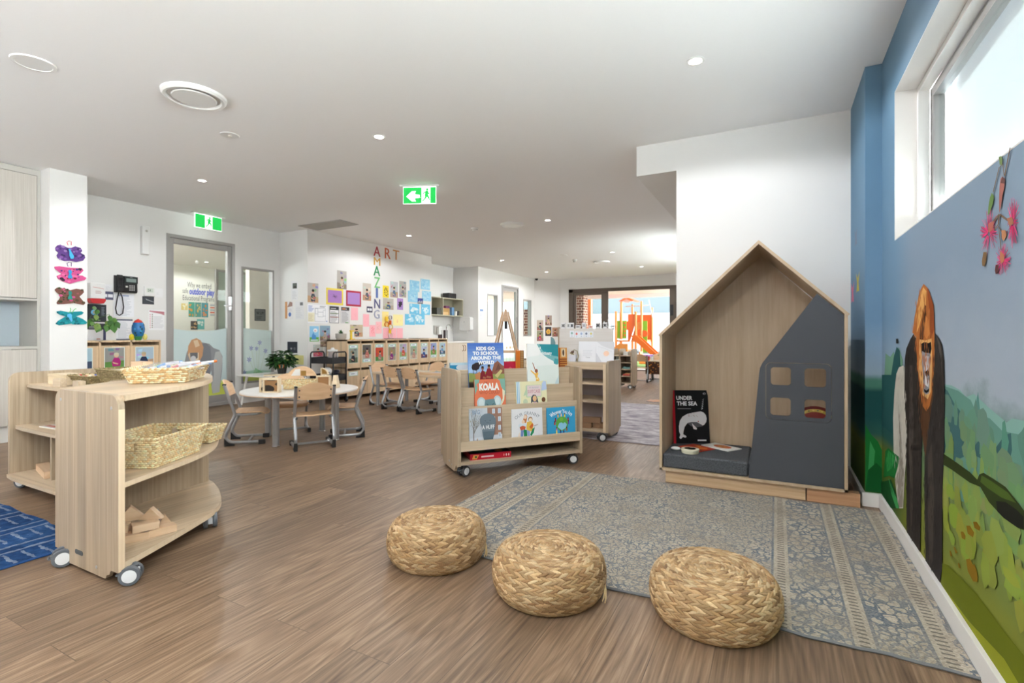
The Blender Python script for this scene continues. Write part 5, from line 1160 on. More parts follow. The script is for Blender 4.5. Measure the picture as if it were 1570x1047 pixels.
p.poly([(0.46, 0.38), (0.48, 0.58), (0.62, 0.6), (0.70, 0.5), (0.66, 0.3), (0.52, 0.28)], (240, 200, 90)); p.poly([(0.55, 0.42), (0.66, 0.54), (0.70, 0.46), (0.62, 0.36)], (228, 116, 60)); p.ell(0.36, 0.6, 0.05, 0.06, (244, 220, 200), 12); p.poly([(0.2, 0.5), (0.26, 0.56), (0.36, 0.52), (0.48, 0.54), (0.46, 0.42), (0.30, 0.36), (0.22, 0.44)], (226, 236, 244)); p.poly([(0.24, 0.44), (0.34, 0.48), (0.44, 0.44), (0.42, 0.36), (0.28, 0.34)], (206, 96, 60))
p.poly([(0.26, 0.1), (0.28, 0.34), (0.38, 0.34), (0.34, 0.1)], (128, 150, 206)); p.poly([(0.38, 0.06), (0.37, 0.36), (0.47, 0.34), (0.49, 0.05)], (40, 140, 90)); p.poly([(0.49, 0.14), (0.47, 0.34), (0.57, 0.3), (0.58, 0.12)], (156, 176, 220)); p.poly([(0.58, 0.18), (0.66, 0.36), (0.74, 0.4), (0.70, 0.24), (0.62, 0.14)], (46, 150, 100)); p.poly([(0.70, 0.42), (0.84, 0.47), (0.86, 0.5), (0.72, 0.46)], (200, 186, 190)); p.rect(0.25, 0.05, 0.3, 0.1, (210, 130, 70)); p.rect(0.52, 0.1, 0.58, 0.14, (150, 80, 50)); p.poly([(0.17, 0.12), (0.27, 0.16), (0.26, 0.3), (0.2, 0.22)], (244, 230, 220))
rackbook(0.443, 0.705, 0.022, 0.2235, 0.25, 0.012, 'white square picture book with a watercolour family group on the bottom ledge', p, -3)
p = cover(0.255, 0.243, (60, 164, 214))
p.text('Whoever You Are', 0.5, 0.87, 0.034, (244, 248, 250), 0.215, 0.02, arcr=0.17)
p.ell(0.52, 0.46, 0.22, 0.235, (96, 176, 76), 22); p.poly([(0.36, 0.36), (0.42, 0.48), (0.5, 0.5), (0.56, 0.46), (0.62, 0.5), (0.70, 0.42), (0.64, 0.3), (0.5, 0.24)], (150, 212, 236)); p.ell(0.50, 0.6, 0.07, 0.06, (130, 190, 70), 10)
for x, z, c1, c2 in ((0.38, 0.74, (232, 190, 110), (90, 60, 40)), (0.50, 0.76, (236, 214, 190), (160, 160, 170)), (0.62, 0.74, (240, 216, 80), (100, 60, 40)), (0.29, 0.60, (170, 60, 70), (80, 50, 50)), (0.26, 0.5, (190, 70, 60), (60, 40, 40)), (0.74, 0.6, (200, 80, 60), (90, 60, 40)), (0.75, 0.5, (110, 80, 170), (70, 50, 40)), (0.32, 0.3, (190, 120, 190), (120, 80, 60)), (0.68, 0.28, (180, 120, 70), (90, 60, 40)), (0.46, 0.2, (40, 80, 160), (90, 60, 50)), (0.57, 0.2, (30, 70, 150), (140, 90, 60)), (0.32, 0.2, (236, 224, 110), (236, 224, 110))):
    p.poly([(x - 0.028, z - 0.07), (x + 0.028, z - 0.07), (x + 0.022, z + 0.02), (x - 0.022, z + 0.02)], c1); p.ell(x, z + 0.035, 0.022, 0.024, c2, 8)
p.text('Mem Fox', 0.5, 0.05, 0.02, (236, 226, 120), 0.09, 0.02)
rackbook(0.748, 1.003, 0.022, 0.2235, 0.243, 0.012, 'bright blue square picture book with children circling a green globe', p, -3)
# box on the base shelf
gb = thing('game_box', 'flat red boxed game lying on the base shelf of the book display', 'box', rackpt(0.105, 0.035, 0.114), RANG - 0.06)
MB().box(0, 0, 0, 0.325, 0.21, 0.044).build('box_base', mat('red_card', (176, 26, 44), 0.45), gb, bevel=0.002)
p = Pic(0.325, 0.044, slab=False); p.rect(0.0, 0.0, 1, 1, (186, 28, 48)); p.poly([(0.05, 0.15), (0.16, 0.1), (0.22, 0.8), (0.08, 0.85)], (226, 160, 80)); p.ell(0.14, 0.5, 0.03, 0.2, (70, 110, 60), 8); p.lines(0.27, 0.34, 0.76, 0.60, 1, (244, 214, 214), 1.0)
for k in range(3): p.ell(0.82 + 0.06 * k, 0.5, 0.018, 0.22, ((230, 120, 120), (240, 210, 200), (240, 210, 200))[k], 8)
p.build('printed_side', gb, (0, -0.0005, 0))
p = Pic(0.325, 0.21, slab=False); p.rect(0.0, 0.0, 1, 1, (96, 20, 34)); p.rect(0.06, 0.1, 0.94, 0.9, (40, 70, 60)); p.ell(0.3, 0.5, 0.14, 0.3, (90, 140, 90)); p.ell(0.6, 0.55, 0.2, 0.25, (40, 90, 130)); p.ell(0.75, 0.3, 0.1, 0.14, (200, 160, 70))
p.build('printed_lid', gb, (0, 0, 0.0445), (-PI / 2, 0, 0))
# books standing behind the top tier
p = cover(0.19, 0.19, (52, 150, 196)); p.ell(0.55, 0.8, 0.3, 0.14, (236, 240, 244)); p.rect(0, 0, 1, 0.5, (36, 120, 176)); p.rect(0, 0.9, 1, 1, (210, 236, 244))
rackbook(0.035, 0.225, 0.30, 0.637, 0.19, 0.015, 'small turquoise book with a white cloud, half hidden behind the display top', p, -4)
p = cover(0.21, 0.19, (206, 40, 76)); p.poly([(0.1, 0.6), (0.3, 0.75), (0.5, 0.66), (0.6, 0.5)], (236, 130, 140)); p.ell(0.75, 0.66, 0.08, 0.1, (226, 90, 110))
rackbook(0.395, 0.605, 0.31, 0.637, 0.19, 0.015, 'crimson book standing behind the top edge of the display', p, -4)
p = cover(0.06, 0.28, (222, 126, 44)); p.rect(0.5, 0, 1, 1, (170, 110, 60))
rackbook(0.594, 0.625, 0.28, 0.637, 0.285, 0.02, 'narrow orange book beside the leaping figure book', p, 0)
p = cover(0.03, 0.28, (96, 92, 86))
for k in range(18): p.rect(0, 0.02 + 0.054 * k, 1, 0.045 + 0.054 * k, (190, 160, 110))
rackbook(0.629, 0.66, 0.28, 0.637, 0.28, 0.02, 'narrow brown book with a ring-bound edge next to the orange one', p, 0)
p = cover(0.12, 0.30, (236, 184, 92)); p.poly([(0.2, 0.6), (0.8, 0.72), (0.9, 0.8), (0.5, 0.7)], (120, 90, 60))
rackbook(0.905, 1.0, 0.26, 0.637, 0.30, 0.012, 'mustard yellow book beside the teal-skied book', p, -3)
p = cover(0.08, 0.30, (214, 150, 76))
for k in range(11): p.rect(0.05, 0.03 + 0.063 * k, 0.95, 0.062 + 0.063 * k, (140, 66, 36))
p.rect(0.0, 0, 0.12, 1, (160, 70, 40)); p.rect(0.3, 0.74, 0.8, 0.98, (226, 206, 170)); p.ell(0.55, 0.86, 0.12, 0.09, (90, 70, 60), 10)
rackbook(0.972, 1.05, 0.236, 0.637, 0.30, 0.012, 'orange and brown striped book at the end of the display top', p, -3)
# ------------------------------------------------------------------ curved mobile shelf unit near the camera
def catmull(pts, n=6):
    P = [Vector(p) for p in pts]; P = [P[0] * 2 - P[1]] + P + [P[-1] * 2 - P[-2]]
    out = []
    for i in range(1, len(P) - 2):
        for k in range(n):
            t = k / n; a, b, c, d = P[i - 1], P[i], P[i + 1], P[i + 2]
            out.append(tuple(0.5 * ((2 * b) + (c - a) * t + (2 * a - 5 * b + 4 * c - d) * t * t + (3 * b - a - 3 * c + d) * t ** 3)))
    out.append(tuple(P[-2])); return out
FO = Vector((-2.9, 1.5, 0)); FM = Matrix.Translation(-FO)
cs = thing('curved_shelf', 'oak-look curved corner shelf unit on castors, nearest the camera', 'shelf unit', FO)
MB(FM @ Matrix.Translation((-2.985, 0, 0))).prism(side_profile(0.565, 0.062, 0.80, 0.055, 0.018, 0.09), 1.085, 1.11, 'y').build('end_panel', M_OAK, cs)
M_TRIM = wood('pale_edge_band', (232, 210, 180), (222, 198, 166), 'z', stripe=0)
MB(FM).box(-2.42, 1.086, 0.065, -2.4185, 1.109, 0.742).build('edge_band', M_TRIM, cs)
mb = MB(FM)
for x, z in ((-2.93, 0.755), (-2.475, 0.745), (-2.86, 0.055), (-2.60, 0.05)): mb.lathe([(0.0, -0.0015), (0.007, -0.0015), (0.008, 0.0005)], 12, (x, 1.085, z), None, 'y')
mb.build('screw_cap', M_SILVER, cs)
MB(FM).prism(rrect(-2.79, 0.072, -2.72, 0.092, 0.009), 1.0835, 1.0855, 'y').build('maker_plate', M_RUBBER, cs)
def vpanel(a, b, z0, z1, th=0.02):
    a = Vector(a); b = Vector(b); d = (b - a).normalized(); n_ = Vector((-d.y, d.x)) * th
    return [tuple(a), tuple(b), tuple(b + n_), tuple(a + n_)]
MB(FM).prism(vpanel((-3.148, 1.415), (-3.275, 1.978), 0, 0), 0.10, 0.775, 'z').build('back_panel', M_OAK, cs)
MB(FM).prism(vpanel((-2.985, 1.11), (-3.150, 1.415), 0, 0), 0.10, 0.775, 'z').build('back_panel', M_OAK, cs)
curves = [((-2.42, 1.11), (-2.512, 1.305), (-2.617, 1.514), (-2.70, 1.655), (-2.815, 1.77), (-3.014, 1.885), (-3.20, 1.965), (-3.29, 1.99)),
          ((-2.425, 1.11), (-2.525, 1.315), (-2.635, 1.53), (-2.765, 1.695), (-2.945, 1.835), (-3.15, 1.955), (-3.29, 1.99)),
          ((-2.42, 1.11), (-2.545, 1.325), (-2.68, 1.55), (-2.86, 1.735), (-3.07, 1.875), (-3.30, 1.985))]
for cv, z0, z1, nm in zip(curves, (0.074, 0.411, 0.776), (0.100, 0.433, 0.799), ('base_shelf', 'middle_shelf', 'top_shelf')):
    pts = [c[:2] for c in catmull(cv)]
    back = [(-3.312, 1.975), (-3.175, 1.41), (-3.0, 1.11)] if nm != 'top_shelf' else [(-3.318, 1.97), (-3.19, 1.40), (-3.01, 1.11)]
    sh = MB(FM).prism(pts + back, z0, z1, 'z').build(nm, M_OAKY, cs)
    n = len(pts); e = MB(FM)
    for i in range(n - 1):
        (x0, y0), (x1, y1) = pts[i], pts[i + 1]
        l = math.hypot(x1 - x0, y1 - y0); nx_, ny_ = (y1 - y0) / l * 0.0012, -(x1 - x0) / l * 0.0012
        e.quad((x0 + nx_, y0 + ny_, z0), (x1 + nx_, y1 + ny_, z0), (x1 + nx_, y1 + ny_, z1), (x0 + nx_, y0 + ny_, z1))
    e.build('edge_band', M_TRIM, sh)
for x, y, r in ((-2.425, 1.135, 0.9), (-2.885, 1.075, 1.22), (-2.735, 1.66, -0.5), (-3.22, 1.88, 1.0)): castor(cs, x - FO.x, y - FO.y, r)

# ------------------------------------------------------------------ second shelf unit behind it
BO = Vector((-4.0, 1.75, 0)); BMx = Matrix.Translation(-BO)
cb = thing('shelf_unit', 'oak-look low shelf unit on castors between the curved unit and the cabinets', 'shelf unit', BO)
MB(BMx @ Matrix.Translation((0, 1.44, 0))).prism(side_profile(0.56, 0.085, 0.79, 0.055, 0.05), -4.665, -4.64, 'x').build('end_panel', M_OAK, cb)
MB(BMx @ Matrix.Translation((0, 1.44, 0))).prism(side_profile(0.56, 0.085, 0.79, 0.055, 0.05), -3.385, -3.36, 'x').build('end_panel', M_OAK, cb)
MB(BMx).box(-4.64, 1.975, 0.095, -3.385, 1.995, 0.70).build('back_panel', M_OAK, cb)
for z1, y0, nm in ((0.10, 1.405, 'base_shelf'), (0.425, 1.45, 'middle_shelf'), (0.706, 1.51, 'top_shelf')):
    pts = [(-4.64, y0 + 0.02), (-4.5, y0 + 0.004), (-4.2, y0), (-3.8, y0), (-3.5, y0 + 0.01), (-3.385, y0 + 0.02), (-3.385, 1.975), (-4.64, 1.975)]
    MB(BMx).prism(pts, z1 - 0.022, z1, 'z').build(nm, M_OAKX, cb)
MB(BMx).box(-4.20, 1.50, 0.10, -4.18, 1.975, 0.403).build('divider', M_OAK, cb)
for x, y, r in ((-4.60, 1.50, 0.5), (-3.42, 1.50, 0.2), (-4.60, 1.94, 0.5), (-3.42, 1.94, 1.0)): castor(cb, x - BO.x, y - BO.y, r, 0.042)
tag(MB().box(-0.17, -0.035, 0, 0.17, 0.035, 0.045).build('timber_plank', M_PINE, None, loc=(-4.42, 1.56, 0.1005), rot=(0, 0, math.radians(-12)), bevel=0.002), 'plain pine plank lying on the base of the shelf unit behind the curved one', 'block')
mz = thing('magazine', 'flat magazine with blue and yellow cover on the middle shelf behind the curved unit', 'magazine', (-4.42, 1.52, 0.4255), 0.06)
MB().box(0, 0, 0, 0.30, 0.21, 0.005, (226, 224, 220)).build('pages', M_PRINT, mz, smooth=False)
p = Pic(0.30, 0.21, slab=False); p.rect(0, 0, 1, 1, (214, 208, 206)); p.rect(0.25, 0.3, 0.9, 0.62, (92, 130, 190)); p.rect(0.25, 0.66, 0.8, 0.88, (226, 188, 84)); p.rect(0.05, 0.1, 0.5, 0.25, (190, 110, 100)); p.ell(0.75, 0.2, 0.1, 0.1, (120, 90, 80))
p.build('printed_page', mz, (0, 0, 0.005), (-PI / 2, 0, 0))
t = thing('game_box', 'cream wooden box at the end of the top shelf behind the curved unit', 'box', (-4.40, 1.66, 0.7065), math.radians(4))
MB().box(-0.10, -0.06, 0, 0.12, 0.06, 0.058).build('body', M_PALEPINE, t, bevel=0.003)
MB().box(-0.102, -0.062, 0.058, 0.122, 0.062, 0.072).build('lid', M_PALEPINE, t, bevel=0.002)
mb = MB(); mb.tube([(0.02, -0.0605, 0.035), (0.035, -0.0605, 0.028), (0.055, -0.0605, 0.034), (0.065, -0.0605, 0.027)], 0.0015, 5); mb.build('brand_mark', M_RUBBER, t)
for x, y, rz, lab in ((-4.215, 1.555, 0.1, 'small oak block standing before the dark basket, nearest the cream box'), (-3.925, 1.545, -0.05, 'small oak block standing before the dark basket, nearest the curved unit')):
    tag(MB().box(-0.04, -0.02, 0, 0.045, 0.02, 0.052).build('wooden_block', M_OAKX, None, loc=(x, y, 0.7065), rot=(0, 0, rz), bevel=0.002), lab, 'block')

# ------------------------------------------------------------------ woven baskets
def basket(name, label, w, d, h, flare, loc, rz, tones, handles=False, seed=1, rows=None, group='seagrass baskets on the shelf units'):
    rnd = random.Random(seed)
    t = thing(name, label, 'basket', loc, rz, group)
    ch, cw = 0.0100, 0.0170
    rows = max(4, int(h / ch))
    sides = [((-1, -1), (1, -1)), ((1, -1), (1, 1)), ((1, 1), (-1, 1)), ((-1, 1), (-1, -1))]
    mb = MB()
    for si, (a, b) in enumerate(sides):
        ln = w if si % 2 == 0 else d
        cols = max(8, int((ln + flare) / cw))
        for r in range(rows):
            z0 = h * r / rows; z1 = h * (r + 1) / rows; f = (r + 0.5) / rows
            sc_ = flare * f
            hw, hd = w / 2 + sc_, d / 2 + sc_
            A = Vector((a[0] * hw, a[1] * hd, 0)); B = Vector((b[0] * hw, b[1] * hd, 0))
            dr = (B - A).normalized(); nrm = Vector((dr.y, -dr.x, 0.0)); nrm = (nrm + Vector((0, 0, -flare / h * 0.6))).normalized()
            L_ = (B - A).length; stp = L_ / cols
            hole = handles and si % 2 == 0 and 0.60 < f < 0.86
            up = Vector((0, 0, 1)) + Vector((dr.y, -dr.x, 0)) * (flare / h); up.normalize()
            Rm = Matrix((dr, up.cross(dr) * -1, up)).transposed()
            for c in range(cols):
                if hole and 0.36 < (c + 0.5) / cols < 0.64: continue
                ctr = A + dr * (stp * (c + 0.5 + (0.5 if r % 2 else 0.0) * 0.98)) if c < cols - 1 or r % 2 == 0 else A + dr * (stp * (c + 0.45))
                ctr.z = (z0 + z1) / 2
                tone = tones[((c // 2) * 3 + (r % 2) + rnd.randrange(2)) % len(tones)]; v = rnd.uniform(0.92, 1.06)
                mb.ell(ctr + nrm * rnd.uniform(-0.0005, 0.001), (stp * 0.60, 0.0046, ch * 0.56), Rm, 6, 4, tuple(min(250, int(x * v)) for x in tone))
    mb.build('woven_wall', M_GRASS_WEAVE, t, angle=180)
    # tight liner just inside the weave so no light leaks between the strands
    ln = MB()
    hw0, hd0, hw1, hd1 = w / 2 - 0.001, d / 2 - 0.001, w / 2 + flare - 0.001, d / 2 + flare - 0.001
    pb = [(-hw0, -hd0, 0.001), (hw0, -hd0, 0.001), (hw0, hd0, 0.001), (-hw0, hd0, 0.001)]; pt = [(-hw1, -hd1, h), (hw1, -hd1, h), (hw1, hd1, h), (-hw1, hd1, h)]
    for i in range(4):
        j = (i + 1) % 4
        if handles and i % 2 == 0:
            def L3(u, f): 
                lo = Vector(pb[i]).lerp(Vector(pb[j]), u); hi = Vector(pt[i]).lerp(Vector(pt[j]), u); return tuple(lo.lerp(hi, f))
            for u0, u1, f0, f1 in ((0, 0.36, 0, 1), (0.64, 1, 0, 1), (0.36, 0.64, 0, 0.60), (0.36, 0.64, 0.88, 1)): ln.quad(L3(u0, f0), L3(u1, f0), L3(u1, f1), L3(u0, f1), (206, 180, 138))
        else: ln.quad(pb[i], pb[j], pt[j], pt[i], (206, 180, 138))
    ln.quad(*pb[::-1], (206, 180, 138))
    ln.build('lining', M_GRASS_WEAVE, t, smooth=False)
    rm = MB(); hw, hd = w / 2 + flare, d / 2 + flare
    per = [(-hw, -hd), (hw, -hd), (hw, hd), (-hw, hd)]
    for i in range(4):
        A = Vector(per[i] + (h,)); B = Vector(per[(i + 1) % 4] + (h,)); dr = (B - A).normalized(); n = max(6, int((B - A).length / 0.011))
        for k in range(n):
            ax = (dr + Vector((0, 0, 0.5 if k % 2 else -0.1)) + Vector((-dr.y, dr.x, 0)) * 0.25).normalized(); ay = ax.cross(Vector((0, 0, 1))).normalized()
            Rm = Matrix((ax, ay, ax.cross(ay))).transposed(); v = rnd.uniform(0.9, 1.08)
            rm.ell(A + dr * ((k + 0.5) * (B - A).length / n) + Vector((0, 0, 0.001)), (0.0095, 0.0055, 0.0055), Rm, 6, 4, tuple(min(250, int(x * v)) for x in tones[k % len(tones)]))
    rm.build('rim', M_GRASS_WEAVE, t, angle=180)
    return t
LIGHT = [(250, 232, 190), (246, 224, 178), (240, 212, 162), (250, 238, 202), (236, 204, 154)]
MIXED = [(250, 234, 196), (226, 190, 140), (250, 240, 208), (214, 176, 126), (246, 224, 180)]
OLIVE = [(156, 140, 100), (138, 122, 84), (170, 152, 112), (146, 128, 90)]
basket('seagrass_basket', 'pale seagrass basket on top of the curved shelf, holding bagged markers', 0.245, 0.36, 0.075, 0.027, (-2.98, 1.58, 0.800), math.radians(46), MIXED, seed=3)
basket('seagrass_basket', 'tall olive seagrass basket behind the marker basket', 0.34, 0.24, 0.125, 0.035, (-3.64, 1.735, 0.7065), math.radians(-6), OLIVE, seed=4)
basket('seagrass_basket', 'dark shallow seagrass basket with coloured beads on the lower top shelf', 0.25, 0.19, 0.072, 0.035, (-4.05, 1.72, 0.7065), math.radians(-3), OLIVE, seed=5)
basket('seagrass_basket', 'deep seagrass basket with handle slots on the middle shelf', 0.235, 0.335, 0.14, 0.028, (-2.727, 1.377, 0.4345), math.radians(28), LIGHT, True, seed=6)
basket('seagrass_basket', 'small seagrass basket at the far end of the middle shelf', 0.15, 0.11, 0.085, 0.022, (-2.95, 1.745, 0.4345), math.radians(30), LIGHT, seed=7)
basket('seagrass_basket', 'seagrass basket standing in the open cabinet niche', 0.26, 0.22, 0.12, 0.03, (-6.78, 1.80, 0.931), math.radians(0), LIGHT, seed=8)
# contents
mk = thing('marker_bag', 'clear plastic bag of coloured markers in the basket on the curved shelf', 'bag', (-2.98, 1.58, 0.803), math.radians(62))
def plastic_mat():
    m, nt, b = newmat('clear_film')
    t_ = N(nt, 'ShaderNodeBsdfTransparent'); t_.inputs[0].default_value = (0.93, 0.93, 0.95, 1)
    mx = N(nt, 'ShaderNodeMixShader'); mx.inputs[0].default_value = 0.32
    b.inputs['Base Color'].default_value = (0.72, 0.71, 0.75, 1); b.inputs['Roughness'].default_value = 0.2
    nt.links.new(t_.outputs[0], mx.inputs[1]); nt.links.new(b.outputs[0], mx.inputs[2]); nt.links.new(mx.outputs[0], nt.nodes['Material Output'].inputs[0])
    return m
M_CLEAR = plastic_mat()
rr = random.Random(9)
vs, fs = [], []
nx_, ny_ = 14, 10
for j in range(ny_ + 1):
    for i in range(nx_ + 1):
        u, v = i / nx_, j / ny_
        vs.append((-0.16 + 0.32 * u, -0.13 + 0.26 * v, 0.060 + 0.034 * math.sin(PI * u) * math.sin(PI * v) + 0.030 * u * v + rr.uniform(-0.006, 0.006)))
for j in range(ny_):
    for i in range(nx_):
        a = j * (nx_ + 1) + i; fs.append((a, a + 1, a + nx_ + 2, a + nx_ + 1))
MB().add(vs, fs).build('film', M_CLEAR, mk)
for k, cc in enumerate(((40, 120, 200), (90, 200, 70), (60, 150, 220), (236, 190, 50), (220, 60, 60), (240, 230, 240), (70, 190, 130), (120, 170, 230), (230, 120, 50))):
    x = -0.11 + 0.028 * k; y = rr.uniform(-0.06, 0.03); z = 0.052 + 0.010 * (k % 3); d_ = rr.uniform(-0.02, 0.05)
    m = MB().tube([(x, y, z), (x + 0.03 + d_ * 0.3, y + d_, z + 0.015)], 0.0075, 8, cc); m.tube([(x + 0.03 + d_ * 0.3, y + d_, z + 0.015), (x + 0.10, y + 2.2 * d_, z + 0.022)], 0.0070, 8, (226, 228, 234))
    m.tube([(x + 0.10, y + 2.2 * d_, z + 0.022), (x + 0.115, y + 2.4 * d_, z + 0.024)], 0.0078, 8, cc)
    m.build('marker', M_COL, mk)
bd_ = tag(MB().box(-0.12, -0.085, 0.0, 0.12, 0.085, 0.05, (120, 100, 74)).build('bead_bed', M_COL, None, loc=(-4.05, 1.72, 0.708), rot=(0, 0, math.radians(-3))), 'bed of beads filling the dark shallow basket', 'beads')
bd_['kind'] = 'stuff'
mb = MB()
for k in range(70):
    mb.ell((rr.uniform(-0.13, 0.13), rr.uniform(-0.095, 0.095), 0.056 + rr.uniform(-0.002, 0.014)), (0.011, 0.011, 0.011), None, 7, 5, rr.choice(((200, 60, 50), (60, 90, 190), (214, 190, 150), (190, 160, 120), (226, 214, 190), (90, 110, 160))))
o = mb.build('bead', M_COL, bd_); o['kind'] = 'stuff'
tag(MB().box(-0.08, -0.05, 0, 0.08, 0.05, 0.02, (96, 130, 200)).build('pencil_case', M_COL, None, loc=(-2.72, 1.30, 0.4365), rot=(0.25, 0, 0.6), bevel=0.004), 'blue pencil case lying in the deep slotted basket', 'case')
tag(MB().box(-0.06, -0.03, 0, 0.06, 0.03, 0.05).build('wooden_block', M_PINE, None, loc=(-3.60, 1.745, 0.83), rot=(0, 0, 0.1), bevel=0.002), 'pine block on the contents of the tall olive basket', 'block')
tag(MB().box(-0.15, -0.10, 0, 0.15, 0.10, 0.118, (176, 160, 132)).build('folded_cloth', M_COL, None, loc=(-3.64, 1.735, 0.711), rot=(0, 0, math.radians(-6)), bevel=0.01), 'folded beige cloth filling the tall olive basket', 'cloth')

# ------------------------------------------------------------------ building blocks on the curved shelf
def block(w, d, h, loc, rot, lab): return tag(MB().box(-w / 2, -d / 2, 0, w / 2, d / 2, h).build('wooden_block', M_PINE, None, loc=loc, rot=rot, bevel=0.0015), lab, 'block', 'pine blocks on the curved shelf')
def wedge(w, h, d, loc, rot, lab): return tag(MB().prism([(-w / 2, 0), (w / 2, 0), (0, h)], -d / 2, d / 2, 'y').build('wooden_wedge', M_PINE, None, loc=loc, rot=rot, bevel=0.001), lab, 'block', 'pine blocks on the curved shelf')
A_ = math.radians(62)
block(0.150, 0.072, 0.034, (-2.650, 1.234, 0.1005), (0, 0, A_), 'long pine block flat at the bottom of the pile, nearest the end panel')
block(0.140, 0.060, 0.034, (-2.615, 1.337, 0.1005), (0, 0, math.radians(78)), 'long pine block flat at the bottom of the pile, farthest along the shelf')
block(0.080, 0.050, 0.036, (-2.705, 1.217, 0.135), (0, 0, A_ - 0.2), 'short pine block on the second layer beside the end panel')
block(0.105, 0.058, 0.034, (-2.635, 1.292, 0.135), (0, 0, A_ + 0.15), 'pine block on the second layer with its end grain showing')
wedge(0.125, 0.070, 0.036, (-2.722, 1.272, 0.171), (0, 0, math.radians(64)), 'large pine triangle on top of the block pile')
wedge(0.100, 0.055, 0.034, (-2.660, 1.332, 0.1695), (0, 0, math.radians(40)), 'smaller pine triangle leaning at the front of the block pile')
wedge(0.070, 0.060, 0.034, (-2.705, 1.412, 0.1005), (0, 0, math.radians(70)), 'pine triangle on the shelf behind the block pile')
t = MB().lathe([(0.030, 0.0), (0.0, 0.085)], 16).build('plastic_cone', M_CLEAR, None, loc=(-2.74, 1.40, 0.1005)); tag(t, 'clear plastic cone standing behind the pine blocks', 'toy')
